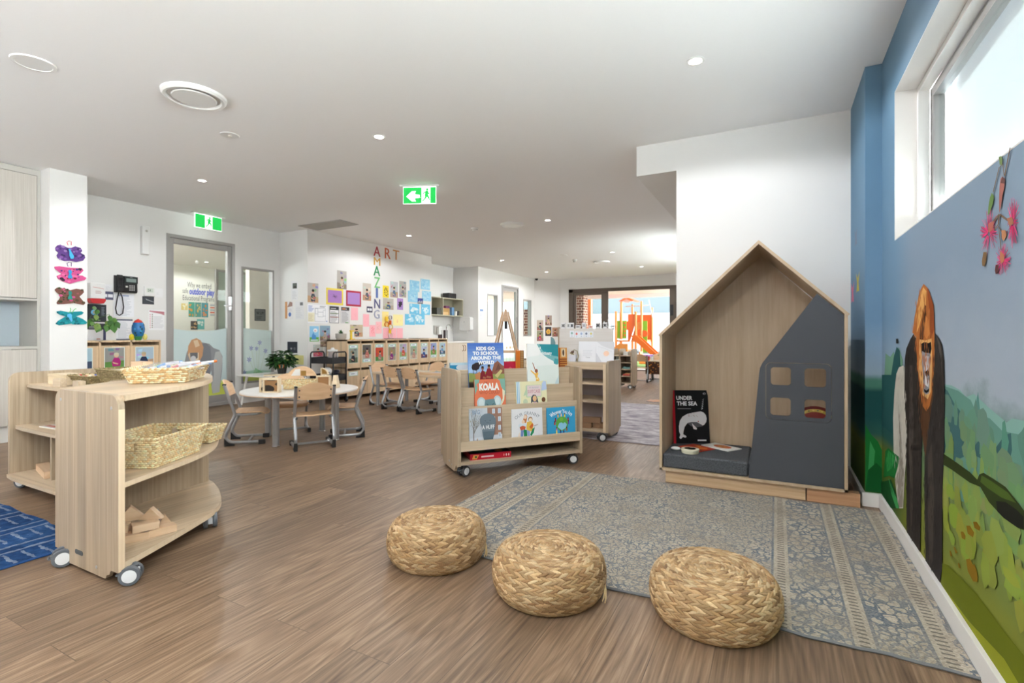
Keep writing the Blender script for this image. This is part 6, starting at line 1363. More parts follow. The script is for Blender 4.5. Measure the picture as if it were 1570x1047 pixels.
# ------------------------------------------------------------------ school chairs
def make_chair(label):
    t = thing('school_chair', label, 'chair', (0, 0, 0), 0, 'small beech and silver school chairs')
    # local: +y is the way the chair faces, origin on the floor midway between the rear feet
    hw = 0.165
    for sx in (-1, 1):
        x = sx * hw
        pts = [(x, -0.035, 0.575), (x, 0.0, 0.46), (x, 0.045, 0.33), (x, 0.052, 0.29), (x, 0.035, 0.24), (x, 0.0, 0.16), (x, -0.022, 0.10), (x, -0.012, 0.062), (x, 0.02, 0.036), (x, 0.06, 0.030), (x, 0.18, 0.027), (x, 0.27, 0.025)]
        pts = catmull(pts, 4)
        fr = MB().tube([tuple(p) for p in pts], 0.0145, 10).build('leg', M_SILVER, t)
        MB().prism([(-0.035, 0.0), (0.055, 0.0), (0.05, 0.016), (0.01, 0.022), (-0.012, 0.05), (-0.034, 0.075)], x - 0.015, x + 0.015, 'x').build('rubber_foot', M_BLACK, fr, bevel=0.003)
        MB().box(x - 0.0165, 0.255, 0.0, x + 0.0165, 0.315, 0.042).build('rubber_cap', M_BLACK, fr, bevel=0.005)
        MB().box(x - 0.013, -0.05, 0.570, x + 0.013, -0.018, 0.584).build('top_cap', M_BLACK, fr, bevel=0.003)
    rail = MB()
    for sx in (-1, 1): rail.tube([(sx * 0.155, 0.05, 0.288), (sx * 0.15, 0.13, 0.285), (sx * 0.145, 0.24, 0.288), (sx * 0.10, 0.265, 0.290)], 0.011, 8)
    rail.tube([(-0.10, 0.265, 0.290), (0.10, 0.265, 0.290)], 0.011, 8)
    rail.build('seat_frame', M_SILVER, t)
    MB().tube([(-hw, 0.165, 0.027), (hw, 0.165, 0.027)], 0.011, 8).build('stretcher', M_SILVER, t)
    # seat: bent plywood
    vs, fs = [], []
    nx_, ny_ = 10, 10
    for lay in (0, 1):
        for j in range(ny_ + 1):
            for i in range(nx_ + 1):
                u, v = i / nx_ * 2 - 1, j / ny_
                wd = 0.168 - 0.012 * (1 - v) - 0.03 * max(0, v - 0.85) / 0.15 * abs(u)
                y = 0.035 + 0.30 * v - 0.02 * u * u * v
                z = 0.314 - lay * 0.010 - 0.022 * max(0, (v - 0.8) / 0.2) ** 2 - 0.006 * (1 - u * u)
                vs.append((u * wd, y, z))
    K = (nx_ + 1) * (ny_ + 1)
    for j in range(ny_):
        for i in range(nx_):
            a = j * (nx_ + 1) + i
            fs.append((a, a + 1, a + nx_ + 2, a + nx_ + 1)); fs.append((a + K, a + K + nx_ + 1, a + K + nx_ + 2, a + K + 1))
    rim = [i for i in range(nx_ + 1)] + [j * (nx_ + 1) + nx_ for j in range(1, ny_ + 1)] + [ny_ * (nx_ + 1) + i for i in range(nx_ - 1, -1, -1)] + [j * (nx_ + 1) for j in range(ny_ - 1, 0, -1)]
    for k in range(len(rim)): a, b = rim[k], rim[(k + 1) % len(rim)]; fs.append((a, a + K, b + K, b))
    MB().add(vs, fs).build('seat', M_BEECH, t)
    # backrest: curved plywood with an arched top
    vs, fs = [], []; nx_ = 14
    for lay in (0, 1):
        for j in range(5):
            for i in range(nx_ + 1):
                u = i / nx_ * 2 - 1; v = j / 4
                zt = 0.562 + 0.052 * (1 - u * u); zb = 0.462 - 0.010 * (1 - u * u)
                z = zb + (zt - zb) * v
                yc = 0.0 - (z - 0.46) * 0.30
                y = yc - 0.030 * (1 - u * u) + 0.012 - lay * 0.009
                vs.append((u * (hw - 0.016), y, z))
    K = 5 * (nx_ + 1)
    for j in range(4):
        for i in range(nx_):
            a = j * (nx_ + 1) + i
            fs.append((a, a + 1, a + nx_ + 2, a + nx_ + 1)); fs.append((a + K, a + K + nx_ + 1, a + K + nx_ + 2, a + K + 1))
    rim = [i for i in range(nx_ + 1)] + [j * (nx_ + 1) + nx_ for j in range(1, 5)] + [4 * (nx_ + 1) + i for i in range(nx_ - 1, -1, -1)] + [j * (nx_ + 1) for j in range(3, 0, -1)]
    for k in range(len(rim)): a, b = rim[k], rim[(k + 1) % len(rim)]; fs.append((a, a + K, b + K, b))
    br = MB().add(vs, fs).build('backrest', M_BEECH, t)
    bo = MB()
    for sx in (-1, 1):
        for z in (0.485, 0.545): bo.ell((sx * (hw - 0.03), -0.012 - (z - 0.46) * 0.3, z), (0.007, 0.007, 0.007), None, 8, 5)
        bo.lathe([(0, -0.012), (0.010, -0.012), (0.010, 0.012), (0, 0.012)], 8, (sx * (hw - 0.012), 0.045, 0.283), None, 'x')
    bo.build('bolt', M_RUBBER, t)
    return t
CH = make_chair('beech school chair at the round white table, on the side toward the shelf units')
def face(dx, dy): return math.atan2(-dx, dy)
CH.location = (-4.683, 3.051, 0); CH.rotation_euler = (0, 0, face(0.675, 0.737))
dup(CH, (-3.745, 3.235, 0), face(-0.85, 0.53), 'beech school chair with its back to the camera at the round white table')
dup(CH, (-3.865, 3.94, 0), face(-0.71, -0.70), 'beech school chair seen side-on at the round white table, toward the wooden table')
dup(CH, (-4.79, 3.80, 0), face(0.83, -0.56), 'beech school chair on the far side of the round table, facing the camera')
dup(CH, (-4.70, 5.36, 0), face(0.16, 0.98), 'beech school chair with back to the camera at the wooden table, nearer the trolley')
dup(CH, (-4.32, 5.29, 0), face(0.16, 0.98), 'beech school chair with back to the camera at the wooden table, nearer the book display')
dup(CH, (-5.31, 5.80, 0), face(0.95, -0.1), 'beech school chair at the end of the wooden table before the photo lockers')
dup(CH, (-4.72, 6.42, 0), face(-0.12, -0.99), 'beech school chair across the wooden table, before the last photo lockers')
dup(CH, (-4.22, 6.33, 0), face(-0.12, -0.99), 'beech school chair across the wooden table, half hidden by the book display')

# ------------------------------------------------------------------ tables
def leg(x, y, h, r, parent):
    l = MB().cyl(x, y, 0.012, h, r, 20).build('leg', M_SILVER, parent)
    MB().lathe([(r + 0.006, 0.0), (r + 0.006, 0.008), (r + 0.002, 0.013)], 20, (x, y, 0)).build('foot', M_CHROME, l)
tb = thing('round_table', 'round white low table on four silver tube legs', 'table', (-4.243, 3.495, 0))
top = MB().lathe([(0.0, 0.475), (0.545, 0.475), (0.55, 0.479), (0.55, 0.497), (0.546, 0.501), (0.0, 0.501)], 64).build('tabletop', M_LAMINATE, tb)
MB().lathe([(0.5502, 0.478), (0.5508, 0.479), (0.5508, 0.484), (0.5502, 0.485)], 64).build('edge_band', M_BEECH, top)
for x, y in ((0.108, -0.37), (-0.382, -0.091), (-0.11, 0.364), (0.382, 0.097)): leg(x, y, 0.475, 0.03, tb)
tw = thing('wooden_table', 'rectangular low table with oak-look top and silver legs before the lockers', 'table', (-4.52, 5.80, 0), math.radians(-8))
MB().box(-0.68, -0.34, 0.468, 0.68, 0.34, 0.495).build('tabletop', M_OAKX, tw, bevel=0.003)
for x, y in ((-0.62, -0.28), (0.62, -0.28), (-0.62, 0.28), (0.62, 0.28)): leg(x, y, 0.468, 0.026, tw)
ws = thing('white_side_table', 'small white table with splayed white legs under the frosted window', 'table', (-6.62, 4.96, 0))
MB().box(-0.42, -0.30, 0.430, 0.42, 0.34, 0.452).build('tabletop', M_LAMINATE, ws, bevel=0.003)
for x, y in ((-0.36, -0.22), (0.36, -0.24), (-0.36, 0.27), (0.36, 0.27)): MB().tube([(x * 1.08, y * 1.1, 0), (x * 0.9, y * 0.9, 0.43)], [0.015, 0.02], 10).build('leg', M_LAMINATE, ws)

# things on the round table (z 0.5015)
TZ = 0.502
t = thing('frame_block', 'square timber frame block with a brown spotted panel on the round table', 'toy', (-4.21, 3.14, TZ), math.radians(27))
ring(MB(Matrix.Rotation(-PI / 2, 4, 'Z') @ Matrix.Translation((0, 0, 0))), -0.03, 0.03, -0.075, 0.075, 0.0, 0.132, 0.012).build('frame', M_PALEPINE, t)
p = Pic(0.126, 0.108, (164, 124, 84), 0.003); p.ell(0.2, 0.2, 0.5, 0.34, (52, 44, 38)); p.poly([(0, 1), (0.9, 1), (0.7, 0.92), (0.2, 0.92)], (60, 50, 42)); p.poly([(1, 0.85), (0.8, 0.7), (0.72, 0.6), (0.85, 0.5), (1, 0.48)], (72, 58, 46))
p.rect(-0.0, 0, 0.0, 0, (0, 0, 0)); p.build('picture_panel', t, (-0.063, -0.006, 0.012))
tag(ring(MB(Matrix.Rotation(-PI / 2, 4, 'Z')), -0.006, 0.006, -0.08, 0.08, 0.0, 0.136, 0.02).build('frame_block', M_PALEPINE, None, loc=(-4.29, 3.16, TZ), rot=(0, 0, math.radians(70))), 'open timber frame standing edge-on at the end of the round table', 'toy')
basket('seagrass_basket', 'oblong seagrass basket of frame blocks in the middle of the round table', 0.27, 0.17, 0.085, 0.012, (-4.26, 3.50, TZ), math.radians(38), LIGHT, seed=12)
t = thing('half_round_block', 'half-round timber block rising out of the basket on the round table', 'toy', (-4.31, 3.56, TZ + 0.07), math.radians(38))
MB().prism(arc(0, 0, 0.15, 20, 160, 14), -0.02, 0.02, 'y').build('arch', M_BEECH, t)
MB().box(-0.005, -0.0215, 0.055, 0.045, 0.0215, 0.105).build('amber_window', mat('amber_acrylic', (150, 112, 52), 0.3), t)
MB().prism([(-0.10, 0.056), (-0.012, 0.056), (-0.012, 0.125), (-0.06, 0.12)], -0.0212, 0.0212, 'y').build('clear_window', M_PLASTIC, t)
t = thing('frame_block', 'oblong timber frame block with a brown panel behind the near chair', 'toy', (-4.15, 3.70, TZ), math.radians(30))
ring(MB(Matrix.Rotation(-PI / 2, 4, 'Z')), -0.03, 0.03, -0.07, 0.07, 0.0, 0.12, 0.012).build('frame', M_PALEPINE, t)
MB().box(-0.058, -0.003, 0.012, 0.058, 0.003, 0.108).build('panel', mat('brown_panel', (172, 126, 82), 0.5), t)
t = thing('quarter_round_block', 'quarter-round timber frame block on the round table before the trolley', 'toy', (-4.245, 3.75, TZ + 0.12), math.radians(30))
qa = arc(0, 0, 0.075, 0, 90, 8); qb = arc(0.01, 0.01, 0.055, 90, 0, 8)
vs, fs = plate([(0, 0)] + qa, [[(0.01, 0.01)] + qb[::-1]], -0.02, 0.02)
MB().add(vs, fs).build('frame', M_PALEPINE, t)
MB().prism([(0.01, 0.01)] + arc(0.01, 0.01, 0.055, 0, 90, 8), -0.003, 0.003, 'y').build('amber_window', bpy.data.materials['amber_acrylic'], t)
t = MB().prism([(-0.03, -0.03), (0.03, -0.03), (0.03, 0.03), (-0.03, 0.03)], 0, 0.001)
cn = MB(); vs = [(x * k, y * k, z) for z, k in ((0, 0.033), (0.13, 0.018)) for x, y in ((-1, -1), (1, -1), (1, 1), (-1, 1))]
cn.add(vs, [(0, 3, 2, 1), (4, 5, 6, 7), (0, 1, 5, 4), (1, 2, 6, 5), (2, 3, 7, 6), (3, 0, 4, 7)])
tag(cn.build('tapered_block', M_PALEPINE, None, loc=(-4.0, 3.72, TZ), rot=(0, 0, 0.35), bevel=0.002), 'tall tapered pale timber block alone on the round table', 'toy')
tag(MB().cyl(0, 0, 0, 0.075, 0.017, 16).build('white_cylinder', M_PLASTIC, None, loc=(-4.44, 3.70, TZ)), 'shorter white cylinder standing on the round table beside the half-round block', 'toy')
tag(MB().cyl(0, 0, 0, 0.105, 0.014, 16).build('white_cylinder', M_PLASTIC, None, loc=(-4.35, 3.86, TZ)), 'taller white cylinder behind the half-round block', 'toy')
# on the white side table
def leafy(parent, n, spread, z0, z1, ls, seed, name='foliage', mtl=None, droop=0.3):
    r = random.Random(seed); mb = MB()
    for k in range(n):
        a = r.uniform(0, 2 * PI); d = spread * math.sqrt(r.random()); z = z0 + (z1 - z0) * r.random() * (1 - 0.5 * (d / spread) ** 2)
        c = Vector((d * math.cos(a), d * math.sin(a), z)); l = ls * r.uniform(0.7, 1.2)
        dirv = Vector((math.cos(a), math.sin(a), r.uniform(-droop, 0.45))).normalized(); sd = dirv.cross(Vector((0, 0, 1))).normalized(); up = sd.cross(dirv)
        pts = [c, c + dirv * l * 0.35 + sd * l * 0.30 + up * 0.06 * l, c + dirv * l * 0.7 + sd * l * 0.2, c + dirv * l - up * 0.15 * l, c + dirv * l * 0.7 - sd * l * 0.2, c + dirv * l * 0.35 - sd * l * 0.30 + up * 0.06 * l]
        cc = r.choice(((34, 76, 32), (44, 92, 38), (28, 64, 30), (58, 106, 46)))
        mb.add([tuple(q) for q in pts], [(0, 1, 2, 3), (0, 3, 4, 5)], cc)
    return mb.build(name, mtl or M_COL, parent, smooth=False)
pl = thing('potted_plant', 'bushy dark green potted plant in a black pot on the white side table', 'plant', (-6.56, 5.06, 0.4525))
MB().lathe([(0.0, 0.0), (0.055, 0.0), (0.075, 0.13), (0.07, 0.13), (0.066, 0.11), (0.0, 0.11)], 20).build('pot', M_BLACK, pl)
leafy(pl, 230, 0.15, 0.12, 0.36, 0.105, 3, droop=0.7)
st = MB()
for k in range(9):
    a = k * 0.7; st.tube([(0.02 * math.cos(a), 0.02 * math.sin(a), 0.11), (0.07 * math.cos(a), 0.07 * math.sin(a), 0.24)], 0.004, 5)
st.build('stem', mat('plant_stem', (70, 110, 50), 0.5), pl)
pc = thing('pencil_pot', 'black pot of coloured pencils before the bushy plant', 'pot', (-6.40, 4.93, 0.4525))
MB().lathe([(0.0, 0.0), (0.035, 0.0), (0.042, 0.10), (0.038, 0.10), (0.034, 0.01), (0.0, 0.01)], 18).build('pot', M_BLACK, pc)
for k, cc in enumerate(((220, 190, 50), (190, 40, 50), (60, 110, 190), (200, 60, 60), (236, 150, 50), (70, 130, 80))):
    a = k * 1.05; MB().tube([(0.012 * math.cos(a), 0.012 * math.sin(a), 0.02), (0.034 * math.cos(a), 0.034 * math.sin(a), 0.15)], 0.004, 6, cc).build('pencil', M_COL, pc)
tag(MB().ell((0, 0, 0.035), (0.07, 0.04, 0.036), None, 12, 8, (206, 160, 140)).ell((0.045, -0.02, 0.06), (0.022, 0.02, 0.018), None, 8, 6, (222, 178, 158)).build('pig_figure', M_COL, None, loc=(-6.38, 5.14, 0.4525)), 'small pink-brown animal figure beside the pencil pot', 'toy')
tag(MB().box(-0.15, -0.09, 0, 0.15, 0.09, 0.018).build('wooden_tray', M_PALEPINE, None, loc=(-6.36, 4.80, 0.4525), rot=(0, 0, 0.9), bevel=0.002), 'flat pale timber tray at the corner of the white side table', 'tray')
# on the wooden table
ft = thing('puzzle_tray', 'timber tray of colourful puzzle pieces on the wooden table', 'toy', (-4.10, 5.62, 0.4955), math.radians(-8))
MB().box(-0.22, -0.15, 0, 0.22, 0.15, 0.035).build('tray', M_PINE, ft, bevel=0.002)
p = Pic(0.42, 0.28, (226, 214, 200)); rr = random.Random(8)
for k in range(22): p.poly([(rr.uniform(0.05, 0.95), rr.uniform(0.05, 0.95)) for _ in range(3)], rr.choice(((220, 110, 70), (236, 232, 228), (110, 130, 180), (240, 200, 110), (206, 180, 160), (150, 170, 150))))
p.build('puzzle_picture', ft, (-0.21, -0.14, 0.037), (-PI / 2, 0, 0))
sh_ = MB().box(-0.14, -0.10, 0, 0.14, 0.10, 0.004, (236, 226, 206)).build('paper_sheet', M_PRINT, None, loc=(-4.62, 5.72, 0.4955), rot=(0, 0, 0.2), smooth=False); tag(sh_, 'loose cream paper sheet on the wooden table', 'paper')

# ------------------------------------------------------------------ photo lockers along the art wall
def kid(p, bg, floor_c, shirt, hair, skin=(222, 178, 150), rr=None, cx=0.5, s=1.0, x0=0, z0=0, x1=1, z1=1):
    rr = rr or random
    W, Hh = x1 - x0, z1 - z0
    def X(x): return x0 + x * W
    def Z(z): return z0 + z * Hh
    p.rect(x0, z0, x1, z1, bg); p.poly([(X(0), Z(0)), (X(1), Z(0)), (X(1), Z(rr.uniform(0.25, 0.4))), (X(0), Z(rr.uniform(0.25, 0.4)))], floor_c)
    for k in range(4):
        a, b = rr.uniform(0, 0.8), rr.uniform(0.3, 0.9); c = tuple(max(0, min(255, v + rr.randint(-50, 30))) for v in bg)
        p.poly([(X(a), Z(b)), (X(min(1, a + rr.uniform(0.1, 0.3))), Z(b)), (X(min(1, a + 0.25)), Z(min(1, b + rr.uniform(0.05, 0.2)))), (X(a), Z(min(1, b + 0.12)))], c)
    p.poly([(X(cx - 0.2 * s), Z(0.06)), (X(cx + 0.2 * s), Z(0.06)), (X(cx + 0.24 * s), Z(0.3 * s)), (X(cx + 0.13 * s), Z(0.5 * s)), (X(cx - 0.13 * s), Z(0.5 * s)), (X(cx - 0.24 * s), Z(0.28 * s))], shirt)
    p.poly([(X(cx - 0.22 * s), Z(0.3 * s)), (X(cx - 0.1 * s), Z(0.26 * s)), (X(cx + 0.1 * s), Z(0.2 * s)), (X(cx + 0.08 * s), Z(0.15 * s)), (X(cx - 0.15 * s), Z(0.2 * s))], skin)
    p.ell(X(cx), Z(0.62 * s), 0.13 * s * W, 0.115 * s * Hh, skin, 12); p.ell(X(cx), Z(0.68 * s), 0.135 * s * W, 0.08 * s * Hh, hair, 12)
    return p
lk_specs = [((150, 160, 150), (96, 110, 84), (44, 40, 46), (30, 26, 26)), ((96, 92, 86), (196, 180, 170), (196, 120, 110), (50, 40, 36)), ((206, 80, 56), (92, 150, 76), (150, 130, 120), (70, 50, 40)),
            ((150, 140, 112), (176, 160, 140), (142, 50, 130), (176, 130, 90)), ((176, 178, 196), (150, 176, 120), (216, 90, 70), (120, 90, 70)), ((160, 170, 150), (200, 190, 170), (190, 140, 130), (150, 110, 70)),
            ((196, 206, 214), (110, 60, 70), (40, 84, 160), (40, 30, 28)), ((150, 160, 206), (110, 170, 80), (150, 116, 80), (90, 60, 40)), ((170, 196, 206), (70, 84, 100), (110, 150, 190), (90, 80, 74))]
def locker_unit(loc, rz, cols, wcol, H_, depth, specs, label, two=True, z_base=0.056, photo_lab=None):
    """local: x along the front, doors towards -y"""
    t = thing('locker_unit', label, 'storage unit', loc, rz)
    W_ = cols * wcol + 0.018 * (cols + 1)
    car = MB().box(0, 0, H_ - 0.02, W_, depth, H_).box(0, 0.004, z_base, W_, depth, z_base + 0.018)
    car.box(0, depth - 0.008, z_base, W_, depth, H_)
    zm = (H_ + z_base) / 2
    for i in range(cols + 1): car.box(i * (wcol + 0.018), 0, z_base, i * (wcol + 0.018) + 0.018, depth, H_)
    if two: car.box(0, 0.006, zm - 0.009, W_, depth, zm + 0.009)
    car.build('carcass', M_CUBBY, t)
    for i in range(cols):
        x = 0.018 + i * (wcol + 0.018)
        for (z0, z1) in (((zm + 0.009, H_ - 0.02), (z_base + 0.018, zm - 0.009)) if two else ((z_base + 0.018, H_ - 0.02),)):
            d_ = MB().box(x + 0.002, 0.006, z0 + 0.002, x + wcol - 0.002, 0.02, z1 - 0.042).build('door', M_CUBBY, t)
            if z0 > zm or not two:
                sp = specs[i % len(specs)]
                ph = min(0.297, (z1 - z0) * 0.72); pw = min(0.205, wcol * 0.72)
                p = Pic(pw, ph, (226, 238, 236), 0.001)
                rr_ = random.Random(str(sp))
                lo = rr_.random() < 0.6
                kid(p, sp[0], sp[1], sp[2], sp[3], rr=rr_, x0=0.03, x1=0.97, z0=0.2 if lo else 0.02, z1=0.98 if lo else 0.80, s=1.0, cx=rr_.uniform(0.4, 0.6))
                zb = 0.03 if lo else 0.83
                p.rect(0.03, zb - 0.02, 0.97, zb + 0.16, (150, 200, 176)); p.poly(rrect(0.12, zb, 0.88, zb + 0.13, 0.04), (240, 246, 250)); p.lines(0.25, zb + 0.04, 0.7, zb + 0.08, 1, (120, 140, 170), 0.9)
                p.build('photo', d_, (x + (wcol - pw) / 2 - 0.012, 0.0045, z1 - 0.06 - ph))
            elif i == 0 and len(specs) > 3 and specs[0] is lk_specs[0]:
                p = Pic(0.2, 0.07, (176, 214, 204), 0.001); p.poly(rrect(0.06, 0.1, 0.94, 0.9, 0.06), (236, 242, 246)); p.lines(0.25, 0.4, 0.75, 0.6, 1, (130, 150, 170), 0.8)
                p.build('name_tag', d_, (x + 0.03, 0.0045, z1 - 0.125))
    for x in (0.05, W_ - 0.05):
        for y in (0.05, depth - 0.05): MB().cyl(x, y, 0.0, z_base, 0.022, 14).build('castor', M_RUBBER, t)
    return t
WC = 0.2835
UW = 3 * WC + 0.018 * 4
for k, lab in enumerate(('three-column locker unit with child photos, nearest the black trolley', 'three-column locker unit with child photos, in the middle of the row', 'three-column locker unit with child photos, nearest the kitchenette')):
    locker_unit((-6.05, 5.85 + k * (UW + 0.002), 0), PI / 2, 3, WC, 0.955, 0.45, lk_specs[3 * k:3 * k + 3] if k else lk_specs[:3] + [lk_specs[0]], lab)
# lockers under the phone
locker_unit((-6.885, 2.58, 0), PI / 2, 3, 0.300, 0.975, 0.28, [((176, 206, 220), (70, 84, 110), (50, 80, 110), (40, 34, 30)), ((150, 150, 146), (96, 140, 70), (176, 44, 120), (206, 196, 170)), ((170, 190, 206), (180, 150, 126), (44, 56, 84), (196, 176, 140))], 'locker unit with child photos under the wall phone', True)

# things on the lockers
pt = thing('potted_plant', 'small succulent in a speckled grey pot on the photo lockers', 'plant', (-6.30, 5.97, 0.9555))
MB().lathe([(0.0, 0.0), (0.065, 0.0), (0.085, 0.03), (0.088, 0.10), (0.08, 0.10), (0.078, 0.085), (0.0, 0.085)], 22).build('pot', M_STONE, pt)
r = random.Random(2); mb = MB()
for k in range(34):
    a = r.uniform(0, 2 * PI); el = r.uniform(0.2, 1.3); l = r.uniform(0.05, 0.085)
    dv = Vector((math.cos(a) * math.cos(el), math.sin(a) * math.cos(el), math.sin(el))); sd = dv.cross(Vector((0, 0, 1))).normalized() * 0.013
    c = Vector((0, 0, 0.09)); mb.add([tuple(c + sd * 0.6), tuple(c + dv * l * 0.5 + sd), tuple(c + dv * l), tuple(c + dv * l * 0.5 - sd), tuple(c - sd * 0.6)], [(0, 1, 2, 3, 4)], r.choice(((70, 110, 62), (92, 132, 80), (56, 94, 54))))
mb.build('leaves', M_COL, pt, smooth=False)
nf = thing('yellow_frame_toy', 'yellow numeral-like plastic frame standing beside the succulent', 'toy', (-6.20, 6.07, 0.9555), PI / 2)
MB().box(0.0, -0.02, 0, 0.09, 0.02, 0.015, (240, 206, 50)).box(0.01, -0.015, 0.015, 0.034, 0.015, 0.15, (240, 206, 50)).box(0.0, -0.015, 0.135, 0.075, 0.015, 0.155, (240, 206, 50)).build('body', M_COL, nf, bevel=0.002)
MB().box(0.04, -0.004, 0.015, 0.085, 0.004, 0.13).build('insert', M_PLASTIC, nf)
for y in (7.35, 8.05):
    o = MB().box(-0.12, -0.17, 0, 0.12, 0.17, 0.008, (120, 112, 110)).build('folder', M_COL, None, loc=(-6.35, y, 0.9558), bevel=0.001); tag(o, 'thin dark folder lying flat on the lockers, ' + ('middle unit' if y < 8 else 'unit by the kitchenette'), 'folder')
# papier-mache rocket
rk = thing('paper_rocket', 'painted blue paper rocket with red nose on the lockers under the phone', 'toy', (-6.90, 3.305, 0.9755))
MB().lathe([(0.03, 0.0), (0.04, 0.03), (0.045, 0.05)], 16, c=(60, 140, 80)).build('tail', M_COL, rk)
pm = MB().lathe([(0.02, 0.02), (0.05, 0.055), (0.066, 0.11), (0.066, 0.16), (0.05, 0.215)], 24, c=(36, 110, 172)).lathe([(0.05, 0.215), (0.032, 0.242), (0.0, 0.262)], 24, c=(206, 60, 50)); rr = random.Random(3)
for k in range(26):
    a = rr.uniform(-PI * 0.6, PI * 0.6); z = rr.uniform(0.06, 0.20); rad = 0.066 - abs(z - 0.135) ** 2 * 3.2
    pm.ell((rad * math.cos(a), rad * math.sin(a), z), (0.003, 0.012, 0.016), Matrix.Rotation(a, 3, 'Z'), 7, 4, rr.choice(((20, 70, 130), (30, 130, 130), (60, 150, 200), (24, 60, 70), (40, 120, 180))))
pm.build('body', M_COL, rk)
for y, z, cc in ((-0.075, 0.0, (226, 206, 40)), (0.07, 0.0, (236, 220, 120))): MB().ell((0.01, y, 0.04), (0.02, 0.027, 0.04), None, 10, 7, cc).build('fin', M_COL, rk)

# ------------------------------------------------------------------ black trolley
TO = Vector((-6.10, 5.53, 0))
tr_ = thing('utility_trolley', 'black three-tier metal trolley beside the photo lockers', 'trolley', TO)
TM = Matrix.Rotation(math.radians(8), 4, 'Z')
def TB(): return MB(TM)
for sx in (-0.21, 0.21):
    pts = [(-0.15 if False else sx, -0.15, 0.06), (sx, -0.15, 0.73)] + [(sx, -0.15 + 0.04 - 0.04 * math.cos(q), 0.73 + 0.045 * math.sin(q)) for q in (0.5, 1.0, 1.5)] + [(sx, 0.15 - 0.04 + 0.04 * math.cos(q), 0.73 + 0.045 * math.sin(q)) for q in (1.5, 1.0, 0.5)] + [(sx, 0.15, 0.73), (sx, 0.15, 0.06)]
    TB().tube(pts, 0.011, 8).build('side_frame', M_BLACK, tr_)
M_MESH = mat('black_mesh_metal', (34, 34, 37), 0.6)
for z in (0.60, 0.34, 0.09):
    tray = TB().box(-0.20, -0.14, z, 0.20, 0.14, z + 0.008).box(-0.205, -0.145, z, 0.205, -0.138, z + 0.095).box(-0.205, 0.138, z, 0.205, 0.145, z + 0.095).box(-0.205, -0.14, z, -0.198, 0.14, z + 0.095).box(0.198, -0.14, z, 0.205, 0.14, z + 0.095)
    tray.build('tray', M_MESH, tr_)
for x in (-0.21, 0.21):
    for y in (-0.15, 0.15):
        w = MB(TM).lathe([(0.0, -0.012), (0.02, -0.012), (0.028, -0.008), (0.028, 0.008), (0.02, 0.012), (0.0, 0.012)], 18, (x, y, 0.028), None, 'y').box(x - 0.012, y - 0.016, 0.028, x + 0.012, y + 0.016, 0.062).build('castor', M_BLACK, tr_)
        MB(TM).lathe([(0.0, -0.0135), (0.012, -0.0135), (0.012, 0.0135), (0.0, 0.0135)], 12, (x, y, 0.028), None, 'y').build('hub', M_SILVER, w)
wd = thing('drink_dispenser', 'clear drink dispenser with white lid on the trolley top', 'dispenser', (-6.09, 5.60, 0.6085))
MB().lathe([(0.0, 0.0), (0.07, 0.0), (0.075, 0.01), (0.075, 0.17), (0.06, 0.185)], 20).build('jar', M_CLEAR, wd)
MB().lathe([(0.078, 0.175), (0.078, 0.195), (0.03, 0.205), (0.02, 0.23), (0.0, 0.23)], 20).build('lid', M_PLASTIC, wd)
MB().tube([(0.078, 0.0, 0.18), (0.11, 0.0, 0.16), (0.11, 0.0, 0.06), (0.078, 0.0, 0.03)], 0.007, 8).build('handle', M_PLASTIC, wd)
tag(MB().box(-0.17, -0.12, 0, 0.17, 0.12, 0.05, (96, 180, 80)).build('green_box', M_COL, None, loc=(-6.10, 5.53, 0.6085), rot=(0, 0, math.radians(8))), 'flat green box lining the top tray of the trolley', 'box') if False else None
sk_ = thing('skull_model', 'white model skull sitting on the middle tray of the trolley', 'model', (-6.02, 5.44, 0.3485))
MB().ell((0, 0, 0.135), (0.07, 0.06, 0.065), None, 16, 10).lathe([(0.045, 0.02), (0.05, 0.06), (0.05, 0.10)], 14).build('skull', M_PLASTIC, sk_)
mb = MB(); [mb.ell((0.052, y, 0.125), (0.012, 0.013, 0.012), None, 8, 6) for y in (-0.022, 0.022)]; mb.ell((0.06, 0, 0.095), (0.008, 0.008, 0.010), None, 8, 6); mb.build('socket', M_DARK, sk_)
tag(MB().ell((0, 0, 0.035), (0.11, 0.08, 0.036), None, 12, 8, (36, 38, 52)).ell((0.03, 0.05, 0.06), (0.06, 0.05, 0.03), None, 10, 6, (44, 46, 60)).build('folded_cloth', M_COL, None, loc=(-6.09, 5.60, 0.3485 + 0.06)), 'dark navy cloth bundled on the middle tray of the trolley', 'cloth')
